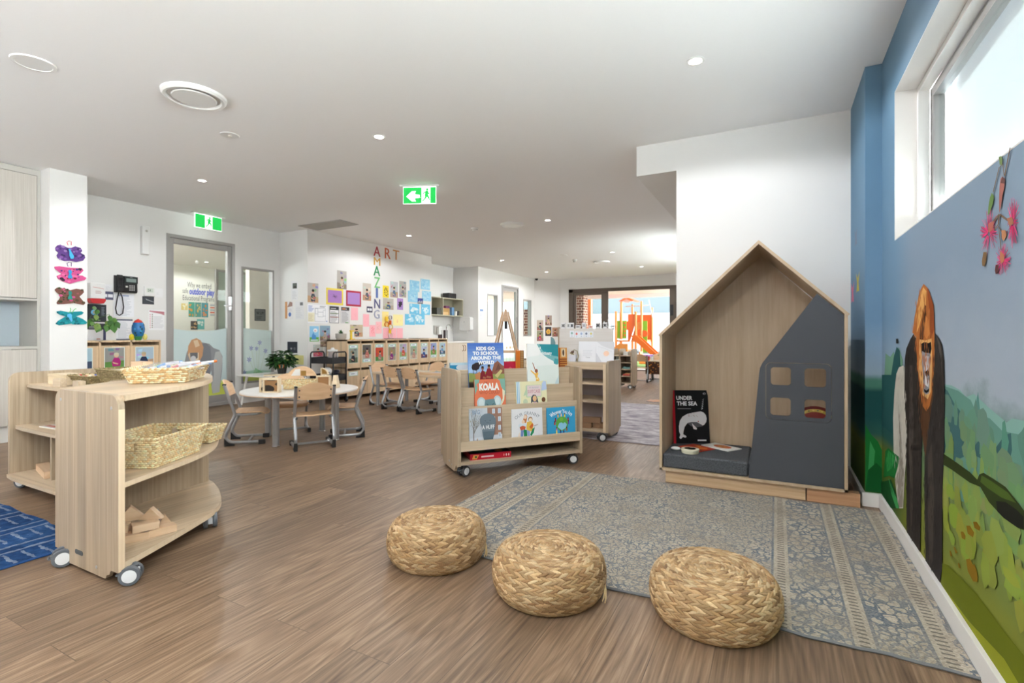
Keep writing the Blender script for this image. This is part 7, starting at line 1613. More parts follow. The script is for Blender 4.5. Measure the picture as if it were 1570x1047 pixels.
# ------------------------------------------------------------------ art wall
ART = -6.52
def onart(pic, y, z, name, label, cat, group=None, X=ART, tilt=0.0):
    o = pic.build(name, None, (X + 0.0025, y, z), (0, tilt, PI / 2)); return tag(o, label, cat, group)
def photo(w, h, bg, fl, shirt, hair, seed, extra=None, s=0.9, cx=0.5):
    p = Pic(w, h, (232, 228, 222)); r_ = random.Random(seed)
    kid(p, bg, fl, shirt, hair, rr=r_, s=s, cx=cx)
    for k in range(7):
        c = tuple(max(20, min(240, v + r_.randint(-70, 50))) for v in fl); a, b = r_.uniform(0, 0.85), r_.uniform(0, 0.3)
        p.poly([(a, b), (a + r_.uniform(0.08, 0.15), b), (a + 0.12, b + r_.uniform(0.03, 0.12)), (a + 0.02, b + 0.08)], c)
    if extra: extra(p, r_)
    return p
G_PH = 'photos pinned to the art wall'
for y, z, w, h, bg, fl, sh, ha, lab in ((5.49, 1.55, 0.21, 0.31, (190, 186, 180), (196, 160, 124), (70, 80, 90), (50, 44, 42), 'upright photo of a child on a beach, first on the art wall by the corner'),
        (6.09, 1.81, 0.21, 0.31, (186, 180, 172), (150, 136, 124), (200, 190, 176), (90, 74, 60), 'upright photo highest on the art wall, above the two purple pictures'),
        (6.68, 1.65, 0.21, 0.31, (206, 196, 184), (190, 150, 120), (90, 96, 106), (60, 44, 40), 'upright photo of a seated child just before the AMAZING letters'),
        (5.73, 0.94, 0.21, 0.245, (140, 170, 190), (130, 120, 104), (176, 164, 150), (46, 40, 40), 'upright photo of a standing child over the trolley'),
        (6.38, 1.00, 0.30, 0.21, (196, 180, 160), (190, 156, 124), (56, 64, 84), (60, 44, 40), 'wide photo of a child in navy just above the lockers'),
        (7.40, 1.75, 0.22, 0.305, (196, 196, 200), (186, 160, 140), (90, 110, 140), (80, 60, 50), 'upright photo of children at play beside the yellow leaf print'),
        (7.66, 1.77, 0.21, 0.315, (176, 172, 168), (170, 160, 156), (120, 120, 130), (70, 56, 50), 'upright photo beside the pale blue paintings'),
        (7.20, 1.51, 0.295, 0.215, (190, 184, 176), (176, 160, 140), (66, 90, 130), (110, 86, 66), 'wide photo of a child in blue under the yellow leaf print'),
        (5.60, 0.69, 0.19, 0.19, (186, 190, 184), (206, 110, 130), (206, 70, 90), (60, 44, 44), 'small photo of a child in pink behind the trolley frame'),
        (5.74, 0.84, 0.20, 0.095, (150, 130, 110), (120, 104, 90), (190, 170, 150), (50, 40, 40), 'low photo strip behind the drink dispenser')):
    onart(photo(w, h, bg, fl, sh, ha, lab), y, z, 'photo', lab, 'photo', G_PH)
def framed(w, h, border, inner, fn):
    p = Pic(w, h, border); p.rect(0.09, 0.12, 0.91, 0.88, inner); fn(p); return p
def scrib(p):
    r_ = random.Random(2)
    for k in range(30): a = r_.uniform(0, 6.28); p.line([(0.5, 0.5), (0.5 + 0.17 * math.cos(a) * r_.random(), 0.5 + 0.2 * math.sin(a) * r_.random())], 0.003, (110, 84, 120))
    for k in range(40): p.ell(r_.uniform(0.14, 0.86), r_.uniform(0.18, 0.82), 0.006, 0.008, (150, 104, 178), 5)
onart(framed(0.365, 0.275, (240, 218, 92), (176, 132, 200), scrib), 5.86, 1.535, 'framed_drawing', 'purple drawing on a yellow paper mount', 'artwork')
onart(framed(0.35, 0.27, (180, 52, 72), (178, 138, 206), lambda p: None), 6.29, 1.53, 'framed_drawing', 'plain purple sheet on a dark red paper mount', 'artwork')
p = Pic(0.41, 0.305, (226, 228, 236)); p.rect(0.01, 0.015, 0.99, 0.985, (242, 243, 246)); p.rect(0.03, 0.08, 0.34, 0.55, (236, 232, 206)); p.lines(0.05, 0.62, 0.32, 0.95, 5, (110, 140, 206), 0.4); p.lines(0.6, 0.85, 0.9, 0.95, 2, (90, 96, 110), 0.4); p.lines(0.05, 0.12, 0.3, 0.5, 7, (180, 160, 120), 0.2)
for a, b, c, d in ((0.36, 0.1, 0.88, 0.8), (0.5, 0.35, 0.76, 0.6), (0.38, 0.5, 0.5, 0.78), (0.76, 0.4, 0.88, 0.7)): p.line([(a, b), (c, b), (c, d), (a, d), (a, b)], 0.004, (130, 140, 156))
p.ell(0.94, 0.12, 0.025, 0.035, (60, 110, 190), 10)
onart(p, 5.485, 1.22, 'floor_plan', 'printed evacuation floor plan in a clear sleeve on the art wall', 'notice')
for y, lab, hd in ((5.93, 'menu notice with a black header, nearer the floor plan', (60, 60, 66)), (6.17, 'grey notice with a dark photo header, nearer the pink sheets', (72, 66, 66))):
    p = Pic(0.20, 0.28, (88, 90, 104) if y < 6 else (206, 206, 208)); p.rect(0.05, 0.03, 0.95, 0.97, (236, 236, 238) if y < 6 else (214, 214, 216)); p.rect(0.05, 0.78, 0.95, 0.98, hd); p.lines(0.12, 0.85, 0.8, 0.93, 1, (200, 200, 200), 0.6); p.lines(0.12, 0.08, 0.9, 0.74, 9, (150, 150, 156), 0.4)
    if y < 6: p.rect(0.05, 0.56, 0.95, 0.6, (130, 150, 110)); p.rect(0.05, 0.34, 0.95, 0.38, (170, 110, 100))
    else: p.ell(0.35, 0.88, 0.2, 0.05, (206, 130, 90), 10); p.rect(0.5, 0.02, 0.85, 0.07, (110, 170, 110))
    onart(p, y, 1.23, 'notice', lab, 'notice')
def pinkpic(w, h, base, cc, n, seed):
    p = Pic(w, h, base); r_ = random.Random(seed)
    for k in range(n):
        x, z = r_.uniform(0.25, 0.75), r_.uniform(0.3, 0.75); p.line([(x, z), (x + r_.uniform(-0.15, 0.15), z + r_.uniform(-0.15, 0.15))], 0.004, r_.choice(cc))
    return p
PK = (250, 186, 196); PKG = 'pink paper drawings on the art wall'
for y, z, w, h, base, cc, n, lab in ((6.40, 1.29, 0.165, 0.22, PK, [(240, 160, 176)], 4, 'plain pink sheet beside the grey notice'), (6.69, 1.18, 0.15, 0.225, PK, [(236, 160, 176)], 4, 'pink sheet just under the small dark timetable card'),
        (6.85, 1.00, 0.15, 0.21, PK, [(226, 60, 90), (236, 90, 110)], 26, 'pink sheet with a dense red scribble'), (7.01, 1.055, 0.155, 0.22, (250, 194, 200), [(220, 60, 60), (230, 160, 40), (120, 100, 50)], 9, 'pink sheet with a small red and yellow figure'),
        (7.20, 0.958, 0.175, 0.205, PK, [(240, 150, 166)], 5, 'pink sheet just above the lockers, behind the paper chain'), (7.395, 0.958, 0.175, 0.205, PK, [(240, 150, 166)], 4, 'pink sheet just above the lockers, between two others'), (7.585, 0.958, 0.18, 0.205, PK, [(244, 170, 180)], 3, 'pink sheet just above the lockers, last of the row'),
        (7.18, 1.185, 0.175, 0.285, (248, 228, 150), [(226, 150, 110), (214, 90, 90)], 8, 'upright yellow sheet under the letter G'), (7.48, 1.21, 0.29, 0.215, (248, 236, 168), [(240, 150, 140), (236, 170, 150)], 9, 'wide pale yellow sheet with a faint red figure')):
    onart(pinkpic(w, h, base, cc, n, lab), y, z, 'drawing', lab, 'artwork', PKG if base[0] == 250 else None)
p = Pic(0.145, 0.105, (70, 66, 92)); p.rect(0.12, 0.28, 0.47, 0.7, (236, 236, 240)); p.rect(0.53, 0.28, 0.88, 0.7, (230, 232, 238)); onart(p, 6.78, 1.44, 'timetable_card', 'small dark card with two white windows before the letter N', 'card')
p = Pic(0.165, 0.225, (246, 218, 52)); r_ = random.Random(6)
for k in range(26): x, z = r_.uniform(0.25, 0.85), r_.uniform(0.12, 0.85); p.ell(x, z, r_.uniform(0.04, 0.09), r_.uniform(0.02, 0.05), (40, 36, 24), 7)
onart(p, 7.195, 1.735, 'leaf_print', 'yellow sheet with black leaf prints beside the letter Z', 'artwork')
p = Pic(0.175, 0.225, (176, 140, 204)); p.poly([(0.3, 0.15), (0.5, 0.3), (0.68, 0.2), (0.66, 0.4), (0.85, 0.45), (0.8, 0.6), (0.88, 0.75), (0.6, 0.68), (0.5, 0.85), (0.42, 0.68), (0.2, 0.7), (0.3, 0.5), (0.12, 0.4), (0.3, 0.38)], (44, 34, 48)); onart(p, 7.60, 1.52, 'blot_print', 'purple sheet with a black ink blot', 'artwork')
BG = 'pale blue cloud paintings'
for y, z, w, h, s_, lab in ((7.975, 1.91, 0.315, 0.225, 1, 'pale blue painting at the top of its group, nearer the photos'), (8.325, 1.975, 0.315, 0.22, 1, 'pale blue painting topmost in its group, by the wall edge'), (7.92, 1.69, 0.315, 0.225, 1, 'pale blue painting second from the top, nearer the photos'), (8.37, 1.74, 0.31, 0.21, 1, 'pale blue painting second from the top, at the wall edge'),
        (7.97, 1.45, 0.315, 0.21, 2, 'sky blue painting with a big cloud, third from the top'), (8.345, 1.45, 0.30, 0.22, 2, 'sky blue painting below the night skyline card'), (7.83, 1.23, 0.31, 0.215, 2, 'sky blue painting lowest in its group, nearer the lockers'), (8.155, 1.24, 0.305, 0.22, 2, 'sky blue painting lowest in its group, nearer the kitchenette')):
    base = (150, 206, 232) if s_ == 1 else (112, 196, 232); p = Pic(w, h, base); r_ = random.Random(lab)
    for k in range(26 if s_ == 1 else 9): p.ell(r_.uniform(0.1, 0.9), r_.uniform(0.12, 0.88), r_.uniform(0.05, 0.15) * (1 if s_ == 1 else 1.4), r_.uniform(0.04, 0.12) * (1 if s_ == 1 else 1.4), r_.choice(((176, 218, 236), (164, 212, 236), (136, 196, 228))) if s_ == 1 else r_.choice(((206, 232, 242), (176, 220, 240), (226, 240, 246))), 9)
    onart(p, y, z, 'painting', lab, 'artwork', BG)
p = Pic(0.175, 0.115, (50, 70, 150)); p.rect(0, 0, 1, 0.35, (120, 120, 130)); [p.rect(0.1 + 0.13 * k, 0.2, 0.18 + 0.13 * k, 0.4 + 0.1 * (k % 3), (206, 206, 214)) for k in range(6)]; onart(p, 8.23, 1.67, 'skyline_card', 'small night skyline card among the blue paintings', 'card', X=ART + 0.001)
p = Pic(0.18, 0.245, (150, 206, 238)); p.rect(0, 0, 1, 0.28, (110, 180, 80)); p.poly([(0.22, 0.15), (0.25, 0.4), (0.4, 0.62), (0.5, 0.45), (0.68, 0.4), (0.7, 0.15)], (84, 150, 214)); p.ell(0.62, 0.72, 0.24, 0.13, (244, 246, 250)); p.rect(0.1, 0.05, 0.9, 0.12, (226, 236, 246)); p.lines(0.5, 0.66, 0.75, 0.78, 2, (220, 110, 120), 0.5)
onart(p, 5.53, 0.93, 'poster', 'blue poster with a cartoon water shape and speech cloud above the trolley', 'poster')
# letters
def letter(ch, y, z, w, h, col, word):
    vs, fs = text_mesh(ch, 0.0, 1.0)
    x0 = min(v[0] for v in vs); x1 = max(v[0] for v in vs); b0 = min(v[1] for v in vs); b1 = max(v[1] for v in vs)
    mb = MB(); n = len(vs)
    pts = [((v[0] - x0) / (x1 - x0) * w, (v[1] - b0) / (b1 - b0) * h) for v in vs]
    mb.add([(a, 0.0, b) for a, b in pts] + [(a, 0.008, b) for a, b in pts], [f for f in fs] + [tuple(i + n for i in f)[::-1] for f in fs], col)
    from collections import Counter
    ed = Counter()
    for f in fs:
        for i in range(len(f)): ed[tuple(sorted((f[i], f[(i + 1) % len(f)])))] += 1
    mb.f += [(a, b, b + n, a + n) for (a, b), k in ed.items() if k == 1]; mb.c += [col] * sum(1 for k in ed.values() if k == 1)
    o = mb.build('wall_letter', M_COL, None, smooth=False, loc=(ART + 0.010, y, z), rot=(0, 0, PI / 2))
    return tag(o, word, 'letter', 'cut-out letters on the art wall')
for ch, y, z, w, h, col, lab in (('A', 6.95, 2.48, 0.175, 0.18, (178, 66, 76), 'dark red cut-out letter A at the top, shared by both words'), ('M', 6.96, 2.315, 0.165, 0.14, (216, 168, 84), 'amber cut-out letter M, second letter down'), ('A', 6.95, 2.12, 0.17, 0.18, (36, 140, 84), 'green cut-out letter A, third letter down'),
        ('Z', 6.97, 1.90, 0.145, 0.195, (110, 190, 110), 'light green cut-out letter Z'), ('I', 7.012, 1.715, 0.05, 0.18, (84, 108, 172), 'blue cut-out letter I'), ('N', 6.97, 1.52, 0.15, 0.17, (84, 84, 132), 'indigo cut-out letter N'), ('G', 6.96, 1.33, 0.145, 0.165, (160, 166, 190), 'grey-blue cut-out letter G at the bottom'),
        ('R', 7.25, 2.475, 0.155, 0.195, (206, 104, 70), 'orange-red cut-out letter R after the top letter A'), ('T', 7.48, 2.485, 0.175, 0.185, (214, 150, 84), 'light orange cut-out letter T ending the word ART')):
    letter(ch, y, z, w, h, col, lab)
# paper chain
pc = thing('paper_chain', 'hanging paper chain of orange, yellow and white loops on the art wall', 'decoration', (-6.49, 7.37, 1.43))
for k, (dy, dz, r0, cc, fl) in enumerate(((-0.10, -0.10, 0.05, (240, 200, 60), 1), (-0.10, -0.20, 0.05, (226, 130, 50), 0), (0.0, -0.07, 0.04, (170, 160, 160), 0), (0.0, -0.165, 0.045, (222, 106, 40), 1), (0.01, -0.25, 0.05, (244, 226, 140), 0), (-0.005, -0.335, 0.045, (240, 200, 50), 1), (0.0, -0.41, 0.055, (236, 210, 210), 0))):
    mb = MB(); n = 16
    for i in range(n):
        a0, a1 = 2 * PI * i / n, 2 * PI * (i + 1) / n
        if fl: q = [(0.5 * r0 * math.cos(a0), r0 * 0.55 * math.sin(a0)), (0.5 * r0 * math.cos(a1), r0 * 0.55 * math.sin(a1))]; mb.quad((q[0][0], q[0][1], -r0 * 0.9), (q[1][0], q[1][1], -r0 * 0.9), (q[1][0], q[1][1], r0 * 0.9), (q[0][0], q[0][1], r0 * 0.9), cc)
        else: mb.quad((-0.012, r0 * math.cos(a0), r0 * math.sin(a0)), (-0.012, r0 * math.cos(a1), r0 * math.sin(a1)), (0.014, r0 * math.cos(a1), r0 * math.sin(a1)), (0.014, r0 * math.cos(a0), r0 * math.sin(a0)), cc)
    mb.build('paper_loop', M_PRINT, pc, smooth=False, loc=(0.0, dy, dz))
# return wall notices (facing the camera)
def onret(pic, x, z, name, label, cat, Y=5.49): return tag(pic.build(name, None, (x, Y - 0.0025, z), (0, 0, 0)), label, cat)
p = Pic(0.155, 0.31, (228, 228, 230)); p.rect(0.2, 0.6, 0.85, 0.88, (90, 96, 90)); p.ell(0.55, 0.68, 0.2, 0.06, (60, 54, 50)); p.lines(0.15, 0.08, 0.85, 0.5, 7, (190, 190, 196), 0.25); onret(p, -6.89, 1.59, 'notice', 'single notice with a dark photo, highest on the narrow return wall', 'notice')
p = Pic(0.20, 0.295, (228, 226, 226)); p.rect(0.03, 0.03, 0.3, 0.95, (206, 150, 100)); p.poly([(0.3, 0.65), (0.6, 0.95), (0.9, 0.9), (0.9, 0.7)], (150, 120, 110)); p.ell(0.6, 0.25, 0.16, 0.12, (90, 120, 180)); p.lines(0.36, 0.42, 0.9, 0.6, 4, (180, 180, 186), 0.25); onret(p, -7.045, 1.29, 'notice', 'notice with an orange stripe and blue badge on the return wall', 'notice')
p = Pic(0.20, 0.29, (226, 226, 228)); p.rect(0.55, 0.75, 0.9, 0.92, (120, 122, 126)); p.lines(0.1, 0.08, 0.85, 0.7, 12, (196, 196, 200), 0.25); onret(p, -6.80, 1.285, 'notice', 'text notice with a grey picture beside the orange-striped one', 'notice')
p = Pic(0.26, 0.20, (226, 226, 228)); p.rect(0.05, 0.05, 0.95, 0.95, (52, 56, 66)); p.poly([(0.3, 0.4), (0.4, 0.3), (0.5, 0.4), (0.45, 0.5), (0.4, 0.45), (0.35, 0.5)], (150, 150, 156)); p.ell(0.7, 0.4, 0.1, 0.12, (96, 100, 108)); onret(p, -6.995, 0.735, 'chalk_sign', 'dark slate print with a pale heart low on the return wall', 'sign')
for x, lab in ((-7.045, 'yellow sheet of pencil work next to the window corner'), (-6.82, 'yellow sheet of pencil work next to the trolley corner')):
    p = Pic(0.215, 0.145, (226, 220, 150)); r_ = random.Random(lab); [p.line([(r_.uniform(0.2, 0.8), r_.uniform(0.2, 0.8)), (r_.uniform(0.2, 0.8), r_.uniform(0.2, 0.8))], 0.002, (196, 188, 130)) for _ in range(10)]
    onret(p, x, 0.565, 'drawing', lab, 'artwork')

# ------------------------------------------------------------------ wall by the corridor door
def onleft(pic, y, z, name, label, cat): return tag(pic.build(name, None, (XL + 0.0025, y, z), (0, 0, PI / 2)), label, cat)
sd = thing('soap_dispenser', 'white wall dispenser with a red drip tray beside the column', 'dispenser', (XL, 2.90, 1.415))
MB().box(0.001, 0, 0.055, 0.09, 0.15, 0.24).build('housing', M_PLASTIC, sd, bevel=0.008)
MB().prism([(0.0, 0.055), (0.0, 0.03), (0.02, 0.0), (0.13, 0.0), (0.15, 0.03), (0.15, 0.055)], 0.005, 0.095, 'x').build('drip_tray', mat('red_plastic', (200, 40, 44), 0.4), sd)
p = Pic(0.13, 0.11, slab=False); p.line([(0.1, 0.9), (0.5, 0.85), (0.95, 0.75)], 0.004, (200, 90, 90)); p.lines(0.3, 0.25, 0.8, 0.6, 3, (170, 110, 110), 0.3); p.build('printed_label', sd, (0.0905, 0.01, 0.09), (0, 0, PI / 2))
p = Pic(0.20, 0.21, (56, 60, 66)); p.ell(0.42, 0.55, 0.2, 0.17, (110, 176, 220)); p.ell(0.42, 0.55, 0.1, 0.09, (200, 190, 170)); p.lines(0.2, 0.08, 0.8, 0.22, 2, (150, 190, 120), 0.5); p.lines(0.75, 0.4, 0.93, 0.9, 6, (150, 160, 170), 0.3); onleft(p, 2.895, 1.195, 'poster', 'dark poster with a round blue emblem under the dispenser', 'poster')
p = Pic(0.19, 0.205, (238, 238, 242)); p.rect(0.0, 0.62, 1, 0.98, (66, 68, 74)); p.rect(0.86, 0.0, 1, 0.62, (76, 78, 110)); p.rect(0.5, 0.04, 0.7, 0.09, (214, 120, 90)); p.lines(0.1, 0.7, 0.8, 0.85, 2, (170, 172, 180), 0.4); onleft(p, 2.90, 0.978, 'poster', 'white poster with a dark band, half behind the trailing leaves', 'poster')
p = Pic(0.115, 0.10, (90, 92, 116)); p.rect(0.06, 0.3, 0.45, 0.68, (226, 228, 234)); p.rect(0.52, 0.3, 0.95, 0.68, (226, 228, 234)); onleft(p, 3.053, 1.468, 'notice', 'small dark two-panel notice beside the phone', 'notice')
p = Pic(0.10, 0.078, (232, 232, 234)); p.lines(0.15, 0.2, 0.85, 0.8, 4, (190, 190, 196), 0.2); onleft(p, 3.052, 1.575, 'notice', 'small white card above the two-panel notice', 'notice')
p = Pic(0.222, 0.29, (236, 237, 242)); p.lines(0.1, 0.06, 0.9, 0.93, 16, (186, 190, 200), 0.3); p.lines(0.2, 0.9, 0.85, 0.94, 1, (110, 130, 180), 0.8); onleft(p, 3.17, 1.262, 'notice', 'upper text sheet hanging just under the phone', 'notice')
p = Pic(0.178, 0.258, (236, 237, 242)); p.rect(0.0, 0.93, 1, 1, (86, 90, 110)); p.rect(0, 0, 1, 0.055, (86, 90, 110)); p.lines(0.1, 0.1, 0.9, 0.9, 14, (190, 194, 204), 0.3); onleft(p, 3.198, 0.978, 'notice', 'lower text sheet with dark bands behind the paper rocket', 'notice')
p = Pic(0.192, 0.265, (240, 240, 242)); p.poly([(0.05, 0.96), (0.98, 0.92), (0.98, 0.74), (0.8, 0.80), (0.05, 0.90)], (196, 132, 142)); p.lines(0.3, 0.12, 0.95, 0.72, 9, (190, 190, 196), 0.25)
for k in range(8): p.ell(0.09, 0.12 + 0.092 * k, 0.035, 0.018, (214, 110, 120), 8); p.ell(0.22, 0.14 + 0.09 * k, 0.05, 0.025, (150, 140, 130), 7)
onleft(p, 3.558, 1.102, 'notice', 'safety notice with a pink banner beside the corridor door', 'notice')
th = thing('thermostat', 'white wall thermostat with a small grey screen near the corridor door', 'control panel', (XL, 3.50, 1.54))
MB().box(0.001, 0, 0, 0.022, 0.125, 0.125).build('housing', M_PLASTIC, th, bevel=0.004)
p = Pic(0.09, 0.06, (226, 230, 222)); p.rect(0.1, 0.1, 0.9, 0.9, (206, 214, 204)); p.text('24', 0.4, 0.5, 0.03, (110, 130, 116), 0.035, 0.01); p.build('screen', th, (0.024, 0.02, 0.045), (0, 0, PI / 2))
p = Pic(0.10, 0.115, (236, 236, 236)); p.lines(0.2, 0.3, 0.6, 0.6, 2, (206, 206, 208), 0.2); onleft(p, 3.63, 1.535, 'notice', 'faint white card beside the thermostat', 'notice')
p = Pic(0.137, 0.10, (70, 74, 80)); p.poly([(0.25, 0.75), (0.4, 0.65), (0.98, 0.35), (0.98, 0.28), (0.35, 0.55)], (170, 176, 180)); onleft(p, 3.485, 1.435, 'photo', 'small dark landscape photo under the thermostat', 'photo')
im = thing('wall_sensor', 'tall narrow white sensor unit high on the wall before the exit sign', 'sensor', (XL, 3.46, 2.07))
MB().box(0.001, 0, 0, 0.055, 0.085, 0.36).build('housing', M_PLASTIC, im, bevel=0.006)
MB().lathe([(0, 0.056), (0.014, 0.056), (0.017, 0.054)], 14, (0, 0.05, 0.30), None, 'x').build('lens', M_LINENEDGE, im)
ph = thing('desk_phone', 'black office phone mounted on the wall with a hanging cord', 'phone', (XL, 3.17, 1.565))
PB = MB().prism([(0.0, 0.0), (0.045, 0.0), (0.065, 0.03), (0.05, 0.13), (0.06, 0.21), (0.0, 0.22)], 0, 0.005, 'y')
MB().prism([(0.002, 0.0), (0.05, 0.0), (0.06, 0.02), (0.05, 0.20), (0.002, 0.21)], 0.0, 0.235, 'y').build('body', M_BLACK, ph, bevel=0.004)
MB().prism([(0.05, 0.005), (0.09, 0.01), (0.095, 0.05), (0.078, 0.07), (0.078, 0.15), (0.09, 0.17), (0.085, 0.21), (0.05, 0.215)], 0.008, 0.065, 'y').build('handset', M_BLACK, ph, bevel=0.008)
p = Pic(0.145, 0.085, (44, 50, 50), 0.012); p.poly(rrect(0.13, 0.2, 0.88, 0.72, 0.04), (132, 146, 142)); p.lines(0.4, 0.84, 0.6, 0.9, 1, (170, 176, 170), 0.8); p.build('screen', ph, (0.066, 0.088, 0.115), (0, 0, PI / 2))
p = Pic(0.13, 0.085, slab=False)
for i in range(3):
    for j in range(4): p.rect(0.42 + 0.17 * i, 0.08 + 0.22 * j, 0.53 + 0.17 * i, 0.2 + 0.22 * j, (206, 206, 204))
p.rect(0.1, 0.5, 0.3, 0.75, (214, 214, 206)); p.build('keypad', ph, (0.0615, 0.088, 0.02), (0, 0, PI / 2))
MB().tube([(0.06, 0.03, 0.005), (0.055, 0.015, -0.08), (0.05, 0.0, -0.20), (0.05, 0.012, -0.265), (0.05, 0.04, -0.285), (0.05, 0.075, -0.26), (0.05, 0.085, -0.18), (0.05, 0.07, -0.06), (0.04, 0.055, -0.01)], 0.0065, 8).build('cord', M_BLACK, ph)
vp = thing('trailing_plant', 'trailing green pothos hanging beside the painted butterflies', 'plant', (-6.98, 2.76, 0.9755))
MB().lathe([(0.0, 0.0), (0.06, 0.0), (0.075, 0.13), (0.065, 0.13), (0.0, 0.11)], 20).build('pot', M_PLASTIC, vp)
mb = MB(); r = random.Random(12)
def bigleaf(c, dirv, l, cc):
    dirv = Vector(dirv).normalized(); sd = dirv.cross(Vector((1, 0.2, 0.1))).normalized(); c = Vector(c)
    pts = [c, c + dirv * l * 0.1 + sd * l * 0.32, c + dirv * l * 0.45 + sd * l * 0.40, c + dirv * l, c + dirv * l * 0.45 - sd * l * 0.40, c + dirv * l * 0.1 - sd * l * 0.32]
    pts = [(q.x + 0.008 * math.sin(i * 2), q.y, q.z) for i, q in enumerate(pts)]
    mb.add(pts, [(0, 1, 2, 3), (0, 3, 4, 5)], cc)
for (y, z, l) in ((0.27, 0.24, 0.10), (0.29, 0.20, 0.11), (0.25, 0.19, 0.10), (0.31, 0.27, 0.09), (0.28, 0.29, 0.08), (0.24, 0.23, 0.09), (0.32, 0.22, 0.09), (0.16, 0.20, 0.10), (0.175, 0.17, 0.09), (0.13, 0.30, 0.07), (0.15, 0.36, 0.07), (0.12, 0.40, 0.06), (0.14, 0.27, 0.06), (0.11, 0.22, 0.06), (0.30, 0.18, 0.10)):
    bigleaf((0.02 + 0.03 * r.random(), y, z), (r.uniform(-0.2, 0.4), r.uniform(-0.4, 0.5), -1 + r.uniform(0, 0.4)), l, r.choice(((58, 104, 44), (74, 122, 52), (96, 140, 66), (120, 150, 70))))
for k in range(14): bigleaf((0.03 * r.uniform(-1, 1), 0.05 * r.uniform(-1, 1.3), 0.15 + 0.05 * r.random()), (r.uniform(-0.5, 0.5), r.uniform(-0.6, 1), 0.5), 0.08, (70, 118, 50))
mb.build('foliage', M_COL, vp, smooth=False)
MB().tube([(0, 0.02, 0.12), (0, 0.08, 0.24), (0.01, 0.12, 0.34), (0.015, 0.14, 0.22)], 0.003, 5).tube([(0, 0.03, 0.12), (0.01, 0.14, 0.25), (0.02, 0.27, 0.31), (0.02, 0.29, 0.2)], 0.003, 5).build('stem', bpy.data.materials['plant_stem'], vp)

# ------------------------------------------------------------------ painted butterflies on the column
def butterfly(yc, zc, pts, base, patches, body, bodyc, label, feel=None):
    t = thing('painted_butterfly', label, 'artwork', (-6.3685, yc, zc), PI / 2, 'painted butterflies on the column')
    mb = MB().prism(pts, -0.008, 0.0, 'y', base); r_ = random.Random(label); n = 0
    while n < 46:
        x, z = r_.uniform(-0.125, 0.125), r_.uniform(-0.09, 0.09)
        # keep the dabs inside the wing outline
        ins_ = False; j = len(pts) - 1
        for i in range(len(pts)):
            if (pts[i][1] > z) != (pts[j][1] > z) and x < (pts[j][0] - pts[i][0]) * (z - pts[i][1]) / (pts[j][1] - pts[i][1]) + pts[i][0]: ins_ = not ins_
            j = i
        n += 1
        if not ins_: continue
        s1 = r_.uniform(0.005, 0.014); y = -0.0083 - 0.00012 * n
        mb.add([(x + s1 * math.cos(k) * 1.3, y, z + s1 * math.sin(k)) for k in range(6)], [(0, 1, 2, 3, 4, 5)], r_.choice(patches))
    mb.build('wing', M_PRINT, t, smooth=False)
    MB().prism(body, -0.022, -0.014, 'y', bodyc).build('body', M_PRINT, t, bevel=0.002)
    if feel: feel(t)
def fl(t, cc):
    MB().tube([(-0.02, -0.01, 0.085), (-0.03, -0.012, 0.115), (-0.015, -0.012, 0.13), (0.005, -0.012, 0.128), (0.005, -0.012, 0.09)], 0.003, 6, cc).build('antenna', M_PRINT, t)
w1 = [(-0.118, 0.05), (-0.10, 0.075), (-0.06, 0.078), (-0.02, 0.06), (0.01, 0.065), (0.04, 0.085), (0.085, 0.075), (0.10, 0.045), (0.085, 0.025), (0.115, 0.005), (0.125, -0.02), (0.105, -0.055), (0.05, -0.075), (0.0, -0.07), (-0.05, -0.078), (-0.10, -0.055), (-0.11, -0.03), (-0.095, 0.0), (-0.118, 0.02)]
butterfly(2.433, 1.868, w1, (96, 62, 132), [(70, 44, 110), (130, 90, 160), (60, 40, 96), (150, 120, 176)], [(-0.02, 0.045), (-0.005, 0.05), (0.005, 0.02), (0.025, -0.02), (0.02, -0.048), (0.0, -0.05), (-0.012, -0.02), (-0.012, 0.02)], (70, 170, 216), 'purple painted butterfly, top of the column on the white pillar', lambda t: fl(t, (214, 100, 120)))
w2_ = [(-0.125, 0.072), (-0.09, 0.08), (0.0, 0.075), (0.095, 0.082), (0.11, 0.06), (0.085, 0.025), (0.065, 0.005), (0.10, 0.005), (0.135, -0.015), (0.12, -0.04), (0.06, -0.06), (0.0, -0.088), (-0.06, -0.07), (-0.10, -0.045), (-0.11, -0.02), (-0.07, 0.005), (-0.10, 0.03), (-0.125, 0.055)]
BD = [(-0.018, 0.05), (0.002, 0.05), (0.01, 0.03), (0.002, 0.01), (0.014, -0.02), (0.01, -0.035), (-0.02, -0.035), (-0.025, -0.02), (-0.014, 0.01), (-0.02, 0.03)]
butterfly(2.433, 1.653, w2_, (206, 84, 140), [(80, 50, 120), (60, 40, 60), (150, 40, 60), (226, 110, 160), (96, 60, 130)], BD, (56, 150, 206), 'pink and violet painted butterfly with a blue body', lambda t: fl(t, (90, 60, 120)))
w3_ = [(-0.125, 0.055), (-0.105, 0.078), (-0.05, 0.075), (0.0, 0.06), (0.05, 0.078), (0.10, 0.072), (0.115, 0.05), (0.095, 0.02), (0.075, 0.0), (0.095, -0.03), (0.125, -0.07), (0.11, -0.085), (0.03, -0.07), (-0.05, -0.085), (-0.10, -0.09), (-0.11, -0.075), (-0.085, -0.03), (-0.08, 0.0), (-0.11, 0.03)]
butterfly(2.433, 1.44, w3_, (120, 80, 70), [(60, 66, 40), (44, 56, 36), (206, 90, 140), (150, 84, 84), (84, 70, 50)], BD, (50, 140, 130), 'dark pink and olive painted butterfly, third down the column')
